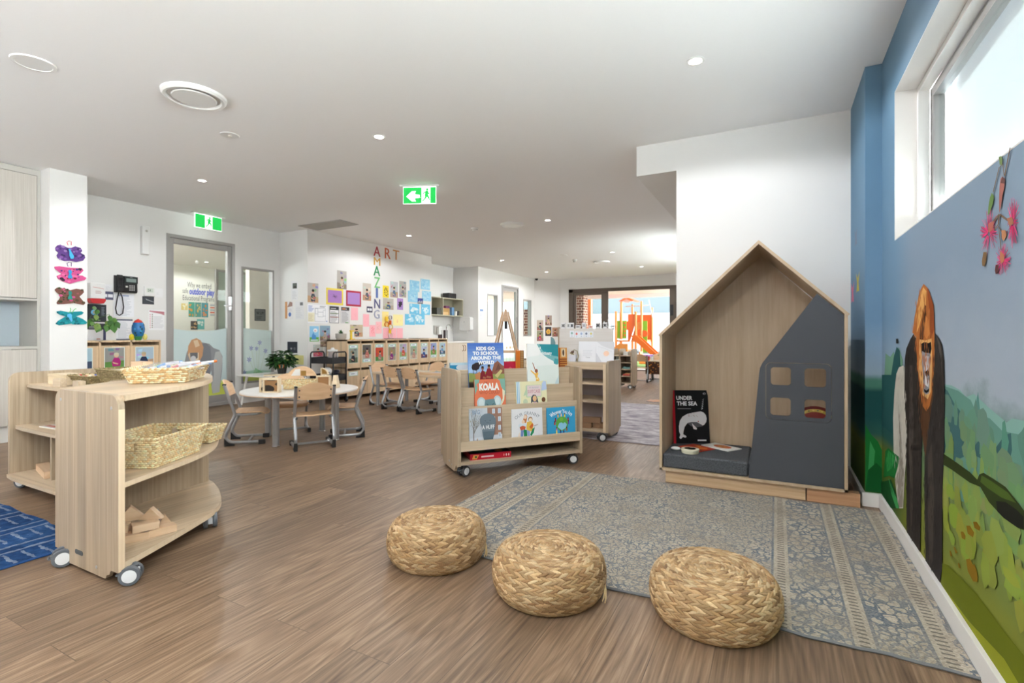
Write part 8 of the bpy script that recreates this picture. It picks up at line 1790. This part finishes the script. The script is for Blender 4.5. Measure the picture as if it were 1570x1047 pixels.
w4_ = [(-0.11, 0.06), (-0.08, 0.068), (-0.02, 0.055), (0.03, 0.062), (0.09, 0.068), (0.11, 0.055), (0.095, 0.035), (0.045, 0.015), (0.10, -0.01), (0.14, -0.045), (0.13, -0.062), (0.06, -0.07), (0.02, -0.058), (-0.04, -0.07), (-0.09, -0.08), (-0.12, -0.065), (-0.10, -0.035), (-0.04, 0.01), (-0.09, 0.03), (-0.11, 0.045)]
butterfly(2.435, 1.22, w4_, (26, 140, 150), [(20, 110, 120), (40, 160, 170), (24, 96, 110)], [(-0.03, 0.035), (-0.005, 0.04), (0.008, 0.025), (0.005, 0.005), (0.012, -0.03), (0.0, -0.045), (-0.012, -0.02), (-0.018, 0.0), (-0.034, 0.012)], (90, 180, 226), 'teal painted butterfly with green feelers, lowest on the column', lambda t: MB().tube([(-0.01, -0.01, 0.05), (0.0, -0.012, 0.085), (-0.006, -0.012, 0.098)], 0.003, 6, (96, 196, 90)).tube([(0.01, -0.01, 0.05), (0.03, -0.012, 0.085), (0.045, -0.012, 0.094)], 0.003, 6, (96, 196, 90)).build('antenna', M_PRINT, t))

# ------------------------------------------------------------------ tall cabinets at the edge of the photo
XC = -6.56
CO = Vector((-6.87, 1.2, 0)); CM = Matrix.Translation(-CO)
tc_ = thing('tall_cabinet', 'tall pale linen-faced cabinet with an open niche beside the white column', 'cabinet', CO)
car = MB(CM).box(-7.18, 2.242, 0.16, XC - 0.001, 2.268, HC - 0.005).box(-7.18, 0.3, HC - 0.06, XC - 0.001, 2.242, HC - 0.005).box(-7.18, 0.3, 1.385, XC - 0.001, 2.242, 1.405).box(-7.18, 0.3, 0.905, XC - 0.001, 2.242, 0.930).box(-7.18, 0.3, 0.16, XC - 0.02, 2.242, 0.18)
car.build('carcass', M_LINENEDGE, tc_)
MB(CM).box(-7.0, 0.3, 0.93, -6.985, 2.242, 1.385).build('niche_back', mat('pale_blue_panel', (186, 198, 208), 0.5), tc_)
for y0, y1 in ((1.25, 2.238), (0.32, 1.245)):
    MB(CM).box(XC - 0.018, y0, 1.412, XC, y1, HC - 0.065).build('door', M_LINEN, tc_)
    MB(CM).box(XC - 0.018, y0, 0.165, XC, y1, 0.90).build('door', M_LINEN, tc_)
MB(CM).box(-7.1, 0.3, 0.0, XC - 0.06, 2.268, 0.158).build('kickboard', M_SKIRT, tc_)

# ------------------------------------------------------------------ kitchenette
kt = thing('kitchen_cabinet', 'pale base cabinet with bow handles under the kitchenette counter', 'cabinet', (-6.88, 9.6, 0))
KM = Matrix.Translation((6.88, -9.6, 0))
MB(KM).box(-7.18, 8.72, 0.10, -6.60, 10.48, 0.84).build('carcass', M_KITCHEN, kt)
for k in range(4):
    y0 = 8.73 + 0.437 * k
    dr = MB(KM).box(-6.60, y0, 0.11, -6.582, y0 + 0.433, 0.835).build('door', M_KITCHEN, kt)
    yh = y0 + (0.39 if k % 2 == 0 else 0.04)
    MB(KM).tube([(-6.58, yh, 0.78), (-6.55, yh, 0.76), (-6.545, yh, 0.71), (-6.55, yh, 0.66), (-6.58, yh, 0.64)], 0.008, 8).build('handle', mat('leather_brown', (150, 110, 84), 0.5) if k == 0 else bpy.data.materials['leather_brown'], dr)
MB(KM).box(-7.1, 8.72, 0.0, -6.65, 10.48, 0.10).build('kickboard', M_SKIRT, kt)
tag(MB().box(-7.182, 8.705, 0.84, -6.56, 10.485, 0.872).build('worktop', M_LAMINATE, None, bevel=0.003), 'white worktop of the kitchenette behind the photo lockers', 'worktop')
tp = thing('tap', 'tall curved chrome tap over the kitchenette worktop', 'tap', (-7.0, 9.92, 0.8725))
MB().tube([(0, 0, 0), (0, 0, 0.30), (0.01, 0, 0.36), (0.05, 0, 0.395), (0.10, 0, 0.39), (0.14, 0, 0.34), (0.145, 0, 0.30)], 0.014, 12).build('spout', M_CHROME, tp)
MB().lathe([(0.03, 0), (0.03, 0.015), (0.02, 0.03), (0.02, 0.08)], 16).tube([(0, 0.02, 0.06), (0, 0.07, 0.075)], 0.007, 8).build('lever_base', M_CHROME, tp)
sh = thing('wall_shelf', 'olive-grey open box shelf on the kitchenette wall', 'shelf', (-7.03, 9.6, 1.47))
SM = Matrix.Translation((7.03, -9.6, -1.47))
MB(SM).box(-7.184, 8.71, 1.475, -6.88, 10.48, 1.493).box(-7.184, 8.71, 1.882, -6.88, 10.48, 1.90).box(-7.184, 8.71, 1.493, -6.88, 8.728, 1.882).box(-7.184, 10.462, 1.493, -6.88, 10.48, 1.882).box(-7.184, 9.62, 1.493, -6.88, 9.638, 1.882).build('carcass', mat('olive_carcass', (196, 192, 170), 0.6), sh)
MB(SM).box(-7.184, 8.728, 1.493, -7.17, 10.462, 1.882).build('back', mat('olive_back', (150, 148, 126), 0.7), sh)
for nm, lab, x, y, z, w, d, h, cc, cat in (('speaker_box', 'black speaker box on top of the kitchenette shelf', -7.03, 10.10, 1.9005, 0.2, 0.30, 0.13, (30, 30, 32), 'speaker'), ('storage_box', 'yellow box on the kitchenette shelf, first inside the wider bay', -7.0, 9.78, 1.4935, 0.18, 0.2, 0.07, (222, 186, 130), 'box'), ('storage_box', 'stack of tan boxes on the kitchenette shelf behind the yellow one', -7.08, 9.95, 1.4935, 0.15, 0.26, 0.17, (190, 150, 90), 'box'),
        ('storage_box', 'purple packet on the kitchenette shelf', -7.08, 10.02, 1.664, 0.12, 0.16, 0.06, (120, 60, 110), 'box'), ('storage_box', 'blue packet on the kitchenette shelf before the white cup', -7.05, 10.18, 1.4935, 0.15, 0.10, 0.20, (110, 150, 190), 'box'), ('cup', 'white cup on the kitchenette shelf', -6.96, 10.26, 1.4935, 0.08, 0.08, 0.11, (236, 234, 228), 'cup'), ('storage_jar', 'black jar at the end of the kitchenette shelf', -7.0, 10.39, 1.4935, 0.1, 0.1, 0.12, (40, 40, 42), 'jar'), ('storage_box', 'dark folder in the narrower bay of the kitchenette shelf', -7.02, 9.52, 1.4935, 0.2, 0.16, 0.16, (70, 72, 66), 'box')):
    if nm in ('cup', 'storage_jar'): o = MB().lathe([(0.0, 0), (w / 2 * 0.85, 0), (w / 2, h), (w / 2 * 0.9, h), (w / 2 * 0.75, 0.01), (0, 0.01)], 16, (0, 0, 0), cc).build(nm, M_COL, None, loc=(x, y, z))
    else: o = MB().box(-w / 2, -d / 2, 0, w / 2, d / 2, h, cc).build(nm, M_COL, None, loc=(x, y, z), bevel=0.008)
    tag(o, lab, cat)
td = thing('towel_dispenser', 'white paper towel dispenser on the kitchenette side wall', 'dispenser', (-6.75, 10.49, 1.09))
MB().prism([(-0.16, 0.06), (-0.12, 0.03), (0.10, 0.03), (0.16, 0.06), (0.16, 0.34), (0.13, 0.37), (-0.13, 0.37), (-0.16, 0.34)], -0.14, -0.001, 'y').build('housing', M_PLASTIC, td, bevel=0.01)
MB().prism([(-0.06, 0.03), (0.05, 0.03), (0.03, 0.0), (-0.03, 0.0)], -0.10, -0.06, 'y').build('paper_towel', M_PLASTIC, td)
MB().lathe([(0, -0.142), (0.012, -0.142), (0.014, -0.14)], 12, (-0.02, 0, 0.25), None, 'y').build('lock', M_SILVER, td)
so = thing('soap_dispenser', 'white soap dispenser beside the kitchenette tap', 'dispenser', (-7.183, 9.66, 1.03))
MB().box(0.0, 0, 0.02, 0.02, 0.23, 0.215).build('back_plate', M_LINENEDGE, so, bevel=0.003); MB().box(0.02, 0.09, 0.0, 0.10, 0.21, 0.19).build('housing', M_PLASTIC, so, bevel=0.015)
for y, lab in ((9.84, 'dark upright picture card behind the tap, nearer the soap dispenser'), (10.06, 'dark upright picture card behind the tap, nearer the towel dispenser')):
    p = Pic(0.17, 0.26, (58, 50, 50)); r_ = random.Random(lab); [p.ell(r_.uniform(0.2, 0.8), r_.uniform(0.1, 0.9), 0.14, 0.07, r_.choice(((120, 80, 60), (40, 36, 40), (150, 120, 100), (90, 60, 60))), 8) for _ in range(9)]
    tag(p.build('photo', None, (-7.18, y, 0.88), (0, 0, PI / 2)), lab, 'photo')
p = Pic(0.19, 0.285, (236, 238, 242)); p.rect(0.1, 0.78, 0.9, 0.95, (130, 160, 206)); p.lines(0.1, 0.1, 0.85, 0.7, 6, (186, 192, 204), 0.3); tag(p.build('notice', None, (-6.4475, 10.545, 1.385), (0, 0, PI / 2)), 'white notice with blue heading beside the far narrow window', 'notice')
# photos on the angled far wall
for s0, z0, w, h, bg, fl_, sh2, ha, lab in ((0.083, 1.15, 0.21, 0.31, (190, 176, 160), (150, 120, 100), (60, 70, 80), (50, 40, 38), 'upright photo in the nearer column on the far corner wall, upper'), (0.083, 0.83, 0.21, 0.31, (150, 150, 120), (150, 110, 100), (190, 70, 90), (60, 44, 40), 'upright photo in the nearer column on the far corner wall, lower'),
        (0.356, 1.30, 0.21, 0.305, (170, 150, 140), (130, 96, 84), (206, 170, 150), (70, 50, 46), 'upright photo of a face at the top of the far corner wall'), (0.58, 0.96, 0.19, 0.28, (170, 140, 120), (140, 110, 96), (150, 60, 60), (60, 50, 44), 'upright photo nearest the sliding doors on the far corner wall')):
    p = photo(w, h, bg, fl_, sh2, ha, lab, s=1.0); a = s0 / math.sqrt(2)
    tag(p.build('photo', None, (-6.45 + a + 0.002, 13.7 + a - 0.002, z0), (0, 0, PI / 4)), lab, 'photo')
p = Pic(0.20, 0.275, (64, 60, 66)); p.ell(0.5, 0.48, 0.33, 0.26, (236, 190, 80)); [p.poly([(0.5 + 0.3 * math.cos(k * 0.7), 0.48 + 0.22 * math.sin(k * 0.7)), (0.5 + 0.46 * math.cos(k * 0.7 + 0.2), 0.48 + 0.36 * math.sin(k * 0.7 + 0.2)), (0.5 + 0.3 * math.cos(k * 0.7 + 0.4), 0.48 + 0.22 * math.sin(k * 0.7 + 0.4))], (236, 180, 70)) for k in range(9)]; p.ell(0.5, 0.46, 0.2, 0.16, (206, 150, 70))
tag(p.build('poster', None, (-6.45 + 0.356 / 1.4142 + 0.002, 13.7 + 0.356 / 1.4142 - 0.002, 0.98), (0, 0, PI / 4)), 'dark picture of a yellow sun-like face on the far corner wall', 'poster')

# ------------------------------------------------------------------ second mobile shelf behind the display
b2 = thing('mobile_shelf', 'oak-look four-shelf unit on castors standing on the mauve rug edge', 'shelf unit', (-1.95, 4.99, 0))
BM2 = Matrix.Translation((1.95, -4.99, 0))
pf = side_profile(0.45, 0.085, 0.785, 0.05, 0.045)
MB(BM2 @ Matrix.Translation((0, 4.768, 0))).prism(pf, -1.472, -1.447, 'x').build('side_panel', M_OAK, b2)
MB(BM2 @ Matrix.Translation((0, 4.768, 0))).prism(pf, -2.452, -2.427, 'x').build('side_panel', M_OAK, b2)
MB(BM2).box(-1.4995, 4.762, 0.09, -1.472, 4.785, 0.755).build('edge_band', M_TRIM, b2)
for z, nm in ((0.106, 'base_shelf'), (0.394, 'shelf_board'), (0.574, 'shelf_board'), (0.766, 'top_shelf')):
    MB(BM2).box(-2.427, 4.775, z - 0.022, -1.472, 5.20, z).build(nm, M_OAKX, b2)
MB(BM2).box(-2.427, 4.772, 0.70, -1.472, 4.79, 0.745).build('top_rail', M_OAKX, b2)
MB(BM2).box(-2.427, 5.19, 0.106, -1.472, 5.205, 0.745).build('back_panel', mat('mauve_back', (196, 186, 190), 0.6), b2)
for x, y in ((-1.515, 4.72), (-2.39, 4.82), (-1.51, 5.15), (-2.39, 5.15)): castor(b2, x + 1.95, y - 4.99 + (0.05 if y < 4.75 else 0), 0.6, 0.042, True)
for x, y, z, rz, lab in ((-1.70, 4.86, 0.107, 0.1, 'brown block on the base of the mobile shelf, beneath another'), (-1.575, 4.90, 0.107, 0.0, 'brown block on the base of the mobile shelf by its side panel'), (-1.65, 4.88, 0.160, 0.15, 'brown block lying across two others on the mobile shelf')):
    tag(MB().box(-0.055 if z < 0.15 else -0.09, -0.04, 0, 0.055 if z < 0.15 else 0.09, 0.04, 0.052).build('wooden_block', mat('brown_block', (150, 116, 88), 0.6) if 'brown_block' not in bpy.data.materials else bpy.data.materials['brown_block'], None, loc=(x, y, z), rot=(0, 0, rz), bevel=0.002), lab, 'block')
wbd = thing('display_board', 'pale upright board on the mobile shelf with picture cards along it', 'board', (-1.79, 5.07, 0.7665))
MB().box(-0.30, -0.012, 0.0, 0.30, 0.012, 0.345).build('panel', wood('pale_board', (226, 222, 218), (210, 204, 198), 'x', stripe=0), wbd)
MB().box(-0.305, -0.016, 0, -0.29, 0.016, 0.36).build('edge', M_OAK, wbd)
for k, (x, z0, z1, cc, lab) in enumerate(((-1.96, 1.019, 1.088, (150, 190, 180), 'small card with a green sketch, first on the pale board'), (-1.906, 1.012, 1.081, (226, 130, 120), 'small card with a red sketch, second on the pale board'), (-1.853, 1.015, 1.081, (170, 190, 220), 'small card with a faint blue sketch, third on the pale board'), (-1.798, 1.017, 1.081, (120, 130, 150), 'small card with a grey sketch, fourth on the pale board'), (-1.746, 1.019, 1.080, (226, 214, 130), 'small card with a yellow sketch, last on the pale board'))):
    p = Pic(0.049, z1 - z0, (236, 240, 248), 0.001); p.ell(0.5, 0.62, 0.25, 0.2, cc, 10); p.rect(0.35, 0.15, 0.65, 0.22, (160, 166, 180)); tag(p.build('picture_card', None, (x, 5.07 - 0.0135, z0)), lab, 'card', 'picture cards on the pale board')
for k, (x, w, h, cc, lab) in enumerate(((-2.06, 0.047, 0.062, (110, 110, 110), 'insect block on the board edge, first of the row'), (-1.992, 0.032, 0.062, (150, 150, 150), 'narrow insect block on the board edge, second'), (-1.955, 0.036, 0.062, (70, 70, 74), 'narrow dark insect block on the board edge, third'), (-1.895, 0.052, 0.035, (130, 130, 134), 'low grey insect block on the board edge'), (-1.822, 0.04, 0.062, (170, 170, 176), 'insect block on the board edge before the orange post outside'), (-1.75, 0.045, 0.032, (196, 120, 100), 'low reddish insect block on the board edge'), (-1.673, 0.05, 0.062, (80, 80, 84), 'butterfly block with dark wings on the board edge'), (-1.594, 0.042, 0.062, (64, 64, 66), 'dark beetle block near the end of the board edge'))):
    p = Pic(w, h, (236, 236, 238), 0.02); p.ell(0.5, 0.5, 0.2, 0.3, cc, 8)
    for s_ in (-1, 1): p.poly([(0.5, 0.5), (0.5 + 0.36 * s_, 0.85), (0.5 + 0.4 * s_, 0.55)], cc); p.poly([(0.5, 0.5), (0.5 + 0.36 * s_, 0.15), (0.5 + 0.4 * s_, 0.45)], cc)
    tag(p.build('insect_block', None, (x, 5.06, 1.1118)), lab, 'block', 'insect blocks on the board edge')
fan = thing('paper_fan', 'white spiky paper flower at the end of the pale board', 'decoration', (-1.535, 5.07, 1.112))
mb = MB(); r_ = random.Random(1)
for k in range(26):
    a = r_.uniform(-0.6, 3.6); l = r_.uniform(0.04, 0.075); mb.add([(0, 0, 0.02), (l * math.cos(a) - 0.006, r_.uniform(-0.02, 0.02), 0.02 + l * math.sin(a)), (l * math.cos(a + 0.15), r_.uniform(-0.02, 0.02), 0.02 + l * math.sin(a + 0.15))], [(0, 1, 2)], r_.choice(((240, 244, 244), (226, 236, 236), (236, 240, 230))))
mb.build('petals', M_COL, fan, smooth=False); MB().cyl(0, 0, 0, 0.03, 0.006, 8).build('stem', M_PLASTIC, fan)
for x, w, pic_, lab in ((-1.828, 0.187, 0, 'white book with faint lettering leaning on the pale board'), (-1.637, 0.185, 1, 'white marbled book with a pale orange sun leaning on the pale board')):
    p = cover(w, 0.212, (236, 238, 244))
    if pic_: p.poly([(0, 1), (0.3, 0.8), (0.6, 0.7), (1, 0.6), (1, 1)], (222, 224, 230)); p.poly([(0, 0.45), (0.2, 0.2), (0.35, 0), (0, 0)], (214, 216, 224)); p.ell(0.58, 0.42, 0.16, 0.13, (250, 214, 190)); p.line([(0.1, 0.75), (0.5, 0.66), (0.9, 0.5)], 0.002, (196, 198, 206))
    else: p.lines(0.25, 0.30, 0.85, 0.62, 4, (206, 210, 220), 0.22); p.text('Time', 0.55, 0.22, 0.014, (160, 164, 176), 0.05, 0.0)
    book('picture_book', lab, w, 0.212, 0.014, (x, 4.955, 0.7665), (math.radians(-9), 0, 0), p)
ln = thing('loop_toy', 'brown and olive looped wire toy beside the white books', 'toy', (-1.86, 4.93, 0.7665))
MB().tube([(-0.05, 0, 0.0), (-0.03, 0, 0.06), (-0.02, 0, 0.11), (0.0, 0, 0.122), (0.03, 0, 0.11), (0.045, 0, 0.06), (0.03, 0, 0.0)], 0.005, 8, (150, 140, 110)).tube([(-0.05, 0.01, 0.09), (-0.02, 0.01, 0.08), (0.01, 0.01, 0.04), (0.03, 0.01, 0.0)], 0.007, 8, (140, 120, 70)).ell((-0.02, 0, 0.10), (0.018, 0.012, 0.014), None, 8, 6, (110, 84, 74)).build('loop', M_COL, ln)
MB().box(-0.06, -0.01, 0, 0.02, 0.02, 0.07, (206, 206, 214)).build('base', M_COL, ln)
tag(MB().prism([(0, 0), (0.05, 0), (0.05, 0.2), (0.035, 0.235), (0.012, 0.255), (0.0, 0.255)], 0, 0.012, 'y', (110, 150, 156)).build('wooden_fin', M_COL, None, loc=(-2.115, 4.90, 0.7665)), 'grey-teal fin-shaped board rising behind the teal-skied book', 'toy')

# ------------------------------------------------------------------ easel
ez = thing('easel', 'timber A-frame easel standing before the far glazed door', 'easel', (-3.815, 7.03, 0), YAW)
for sx in (-1, 1):
    MB().prism([(sx * 0.025, 1.40), (sx * 0.355 , 0.0), (sx * 0.39, 0.0), (sx * 0.055, 1.40)], -0.03, -0.005, 'y').build('leg', M_PINE, ez)
    MB().tube([(sx * 0.02, 0.02, 1.36), (sx * 0.34, 0.48, 0.0)], 0.014, 6).build('leg', M_PINE, ez)
MB().prism([(-0.055, 1.25), (0.055, 1.25), (0.015, 1.44), (-0.01, 1.44)], -0.035, 0.02, 'y').build('head_plate', M_PINE, ez)
MB().box(-0.015, -0.045, 1.13, 0.03, -0.03, 1.25).build('clip', M_BLACK, ez)
MB().box(-0.28, -0.06, 0.48, 0.28, 0.0, 0.52).box(-0.24, -0.02, 0.75, 0.24, -0.004, 0.79).build('tray', M_PINE, ez)

# ------------------------------------------------------------------ far end of the room
fr_ = thing('low_bookcase', 'low oak-look bookcase with five shelves before the far table', 'bookcase', (-2.62, 9.68, 0))
for x in (-0.20, -0.05, 0.175): MB(Matrix.Translation((0, -0.2, 0))).prism(side_profile(0.42, 0.08, 0.76, 0.05, 0.05), x, x + 0.022, 'x').build('side_panel', M_OAK, fr_)
for z in (0.10, 0.23, 0.36, 0.49, 0.62): MB().box(-0.178, -0.19, z, -0.05, 0.2, z + 0.016).box(-0.028, -0.19, z, 0.175, 0.2, z + 0.016).build('shelf_board', M_OAKX, fr_)
MB().box(-0.178, 0.19, 0.1, 0.175, 0.205, 0.70).build('back_panel', M_OAK, fr_)
for x in (-0.16, 0.15):
    for y in (-0.15, 0.17): castor(fr_, x, y, 0.4, 0.036, True)
for x, z, w, h, cc, lab in ((0.06, 0.636, 0.09, 0.07, (236, 236, 232), 'white box on the top level of the low bookcase'), (0.07, 0.376, 0.14, 0.035, (120, 170, 170), 'teal book lying on the third level of the low bookcase'), (0.07, 0.246, 0.13, 0.03, (190, 70, 60), 'red book lying on the second level of the low bookcase'), (0.09, 0.276, 0.10, 0.02, (220, 160, 110), 'orange book on top of the red one in the low bookcase'), (-0.10, 0.506, 0.06, 0.12, (150, 160, 150), 'grey-green object in the narrow bay of the low bookcase')):
    tag(MB().box(-w / 2, -0.06, 0, w / 2, 0.06, h, cc).build('book' if h < 0.05 else 'storage_box', M_COL, None, loc=(-2.62 + x, 9.62, z + 0.0005)), lab, 'book' if h < 0.05 else 'box')
ft = thing('far_table', 'small oak-look table with a patterned cloth before the sliding doors', 'table', (-2.25, 11.35, 0))
MB().box(-0.30, -0.3, 0.435, 0.45, 0.3, 0.46).build('tabletop', M_OAKX, ft)
for x in (-0.24, 0.38):
    for y in (-0.24, 0.24): MB().cyl(x, y, 0, 0.435, 0.028, 14).build('leg', mat('dark_steel', (96, 92, 88), 0.4, 0.5) if 'dark_steel' not in bpy.data.materials else bpy.data.materials['dark_steel'], ft)
p = Pic(0.62, 0.27, (70, 44, 30), 0.006); r_ = random.Random(3)
for k in range(60): p.ell(r_.uniform(0.03, 0.97), r_.uniform(0.05, 0.95), r_.uniform(0.01, 0.03), r_.uniform(0.02, 0.06), r_.choice(((214, 130, 50), (30, 24, 22), (150, 80, 40), (226, 170, 80))), 7)
tag(p.build('table_cloth', None, (-2.52, 11.04, 0.175)), 'black and orange patterned cloth hanging at the far table', 'cloth')
dup(CH, (-2.62, 10.93, 0), 0.0, 'beech school chair at the far table, back to the camera beside the low bookcase')
dup(CH, (-2.35, 11.78, 0), PI, 'beech school chair on the far side of the far table')
pv = thing('vase', 'small vase with a green sprig on the far table', 'vase', (-2.22, 11.25, 0.4605))
MB().lathe([(0, 0), (0.03, 0), (0.04, 0.04), (0.025, 0.09), (0.03, 0.10)], 14).build('body', M_STONE, pv); leafy(pv, 16, 0.05, 0.10, 0.20, 0.05, 5)
for x, cc, lab in ((-2.5, (200, 60, 60), 'red pot on the far table'), (-2.42, (236, 236, 236), 'white pot on the far table')):
    tag(MB().lathe([(0, 0), (0.03, 0), (0.035, 0.09), (0.03, 0.09), (0.0, 0.01)], 14, (0, 0, 0), cc).build('pot', M_COL, None, loc=(x, 11.2, 0.4605)), lab, 'pot')

# ------------------------------------------------------------------ playground beyond the doors
pg = thing('playground_tower', 'orange and green playground tower with a slide beyond the sliding doors', 'playground', (-5.0, 20.3, -0.02))
PM = Matrix.Translation((5.0, -20.3, 0.02))
M_OR = mat('orange_timber', (170, 104, 46), 0.5); M_ORANGE = mat('orange_panel', (166, 70, 20), 0.45); M_LIME = mat('lime_panel', (94, 134, 24), 0.45); M_SLIDE = mat('orange_slide', (172, 80, 20), 0.35)
for x, y, zt in ((-5.82, 20.9, 1.93), (-5.53, 20.0, 2.33), (-5.31, 20.9, 2.27), (-4.95, 20.0, 1.92), (-4.72, 20.0, 2.33), (-4.50, 20.9, 2.12), (-5.75, 20.0, 1.95)): MB(PM).cyl(x, y, 0, zt, 0.05, 12).build('post', M_OR, pg)
MB(PM).box(-5.72, 20.0, 0.85, -5.56, 20.03, 1.57).box(-5.50, 20.0, 0.85, -5.33, 20.03, 1.57).build('side_panel', M_LIME, pg)
MB(PM).box(-4.68, 20.0, 0.30, -4.5, 20.03, 1.55).build('side_panel', M_LIME, pg)
mb = MB(PM); [mb.box(-5.43, 19.985, 0.95 + 0.16 * k, -5.37, 20.0, 1.03 + 0.16 * k) for k in range(4)]; mb.build('bead_panel', M_ORANGE, pg)
vs, fs = plate([(-5.26, 0.8), (-4.98, 0.8), (-4.98, 1.83), (-5.26, 1.83)], [], 20.0, 20.03); MB(PM).add(vs, fs).build('tower_panel', M_ORANGE, pg)
MB(PM).box(-5.26, 20.88, 0.8, -4.52, 20.92, 1.83).box(-5.85, 20.88, 1.2, -5.45, 20.9, 1.57).build('tower_panel', M_ORANGE, pg)
vs, fs = plate([(-4.93, 0.8), (-4.7, 0.8), (-4.7, 1.5), (-4.93, 1.5)], [arc(-4.815, 1.15, 0.075, 0, 180, 8) + [(-4.89, 0.85), (-4.74, 0.85)]], 20.0, 20.03); MB(PM).add(vs, fs).build('arch_panel', M_OR, pg)
MB(PM).lathe([(0.10, -0.02), (0.13, -0.02), (0.13, 0.02), (0.10, 0.02)], 20, (-4.60, 19.99, 1.05), None, 'y').build('porthole', M_ORANGE, pg)
MB(PM).box(-5.75, 20.0, 0.72, -4.55, 20.9, 0.80).build('deck', M_OR, pg)
MB(PM).prism([(-5.72, 0.28), (-5.72, 0.40), (-5.35, 0.66), (-5.02, 0.66), (-5.02, 0.30)], 19.0, 19.08, 'y').box(-5.6, 19.05, 0.36, -5.1, 19.9, 0.42).build('ramp', M_OR, pg)
MB(PM).tube([(-5.20, 19.9, 0.55), (-4.97, 20.0, 1.38)], 0.025, 8).tube([(-5.25, 19.9, 0.80), (-5.65, 19.9, 0.80)], 0.025, 8).build('handrail', M_PLASTIC, pg)
for k, pts in enumerate(([(-4.95, 0.98), (-4.72, 0.98), (-4.0, 0.32), (-3.9, 0.10), (-4.05, 0.12), (-4.8, 0.78)],)): MB(PM).prism(pts, 19.2, 19.25, 'y').prism(pts, 19.68, 19.73, 'y').build('slide_side', M_SLIDE, pg)
MB(PM).prism([(-4.8, 0.80), (-4.8, 0.84), (-4.02, 0.16), (-3.92, 0.10), (-4.05, 0.10)], 19.25, 19.68, 'y').build('slide_bed', M_SLIDE, pg)
MB(PM).prism([(-5.62, 2.36), (-5.3, 2.52), (-5.0, 2.38), (-5.1, 2.34), (-5.3, 2.44), (-5.5, 2.34)], 19.9, 20.9, 'y').build('canopy', M_ORANGE, pg)
MB(PM).tube([(-5.4, 20.2, 2.14), (-4.5, 20.2, 2.18)], 0.025, 8).tube([(-4.5, 20.3, 2.4), (-4.35, 20.3, 1.7)], 0.02, 6).build('top_bar', M_SILVER, pg)
tag(MB().cyl(0, 0, 0, 2.37, 0.09, 20).build('orange_post', M_SLIDE, None, loc=(-6.17, 18.0, -0.02)), 'thick orange post standing between the brick pillar and the playground tower', 'post')
tag(MB().box(-0.45, -0.2, 0.0, 0.45, 0.2, 0.2, (226, 130, 60)).box(-0.45, -0.2, 0.2, -0.4, 0.2, 0.42, (206, 120, 60)).box(0.4, -0.2, 0.2, 0.45, 0.2, 0.42, (206, 120, 60)).box(-0.4, -0.18, 0.2, 0.4, 0.18, 0.32, (150, 110, 170)).build('sand_tray', M_COL, None, loc=(-3.75, 17.6, 0.005), bevel=0.01), 'low orange tub on the lawn at the foot of the slide', 'tub')
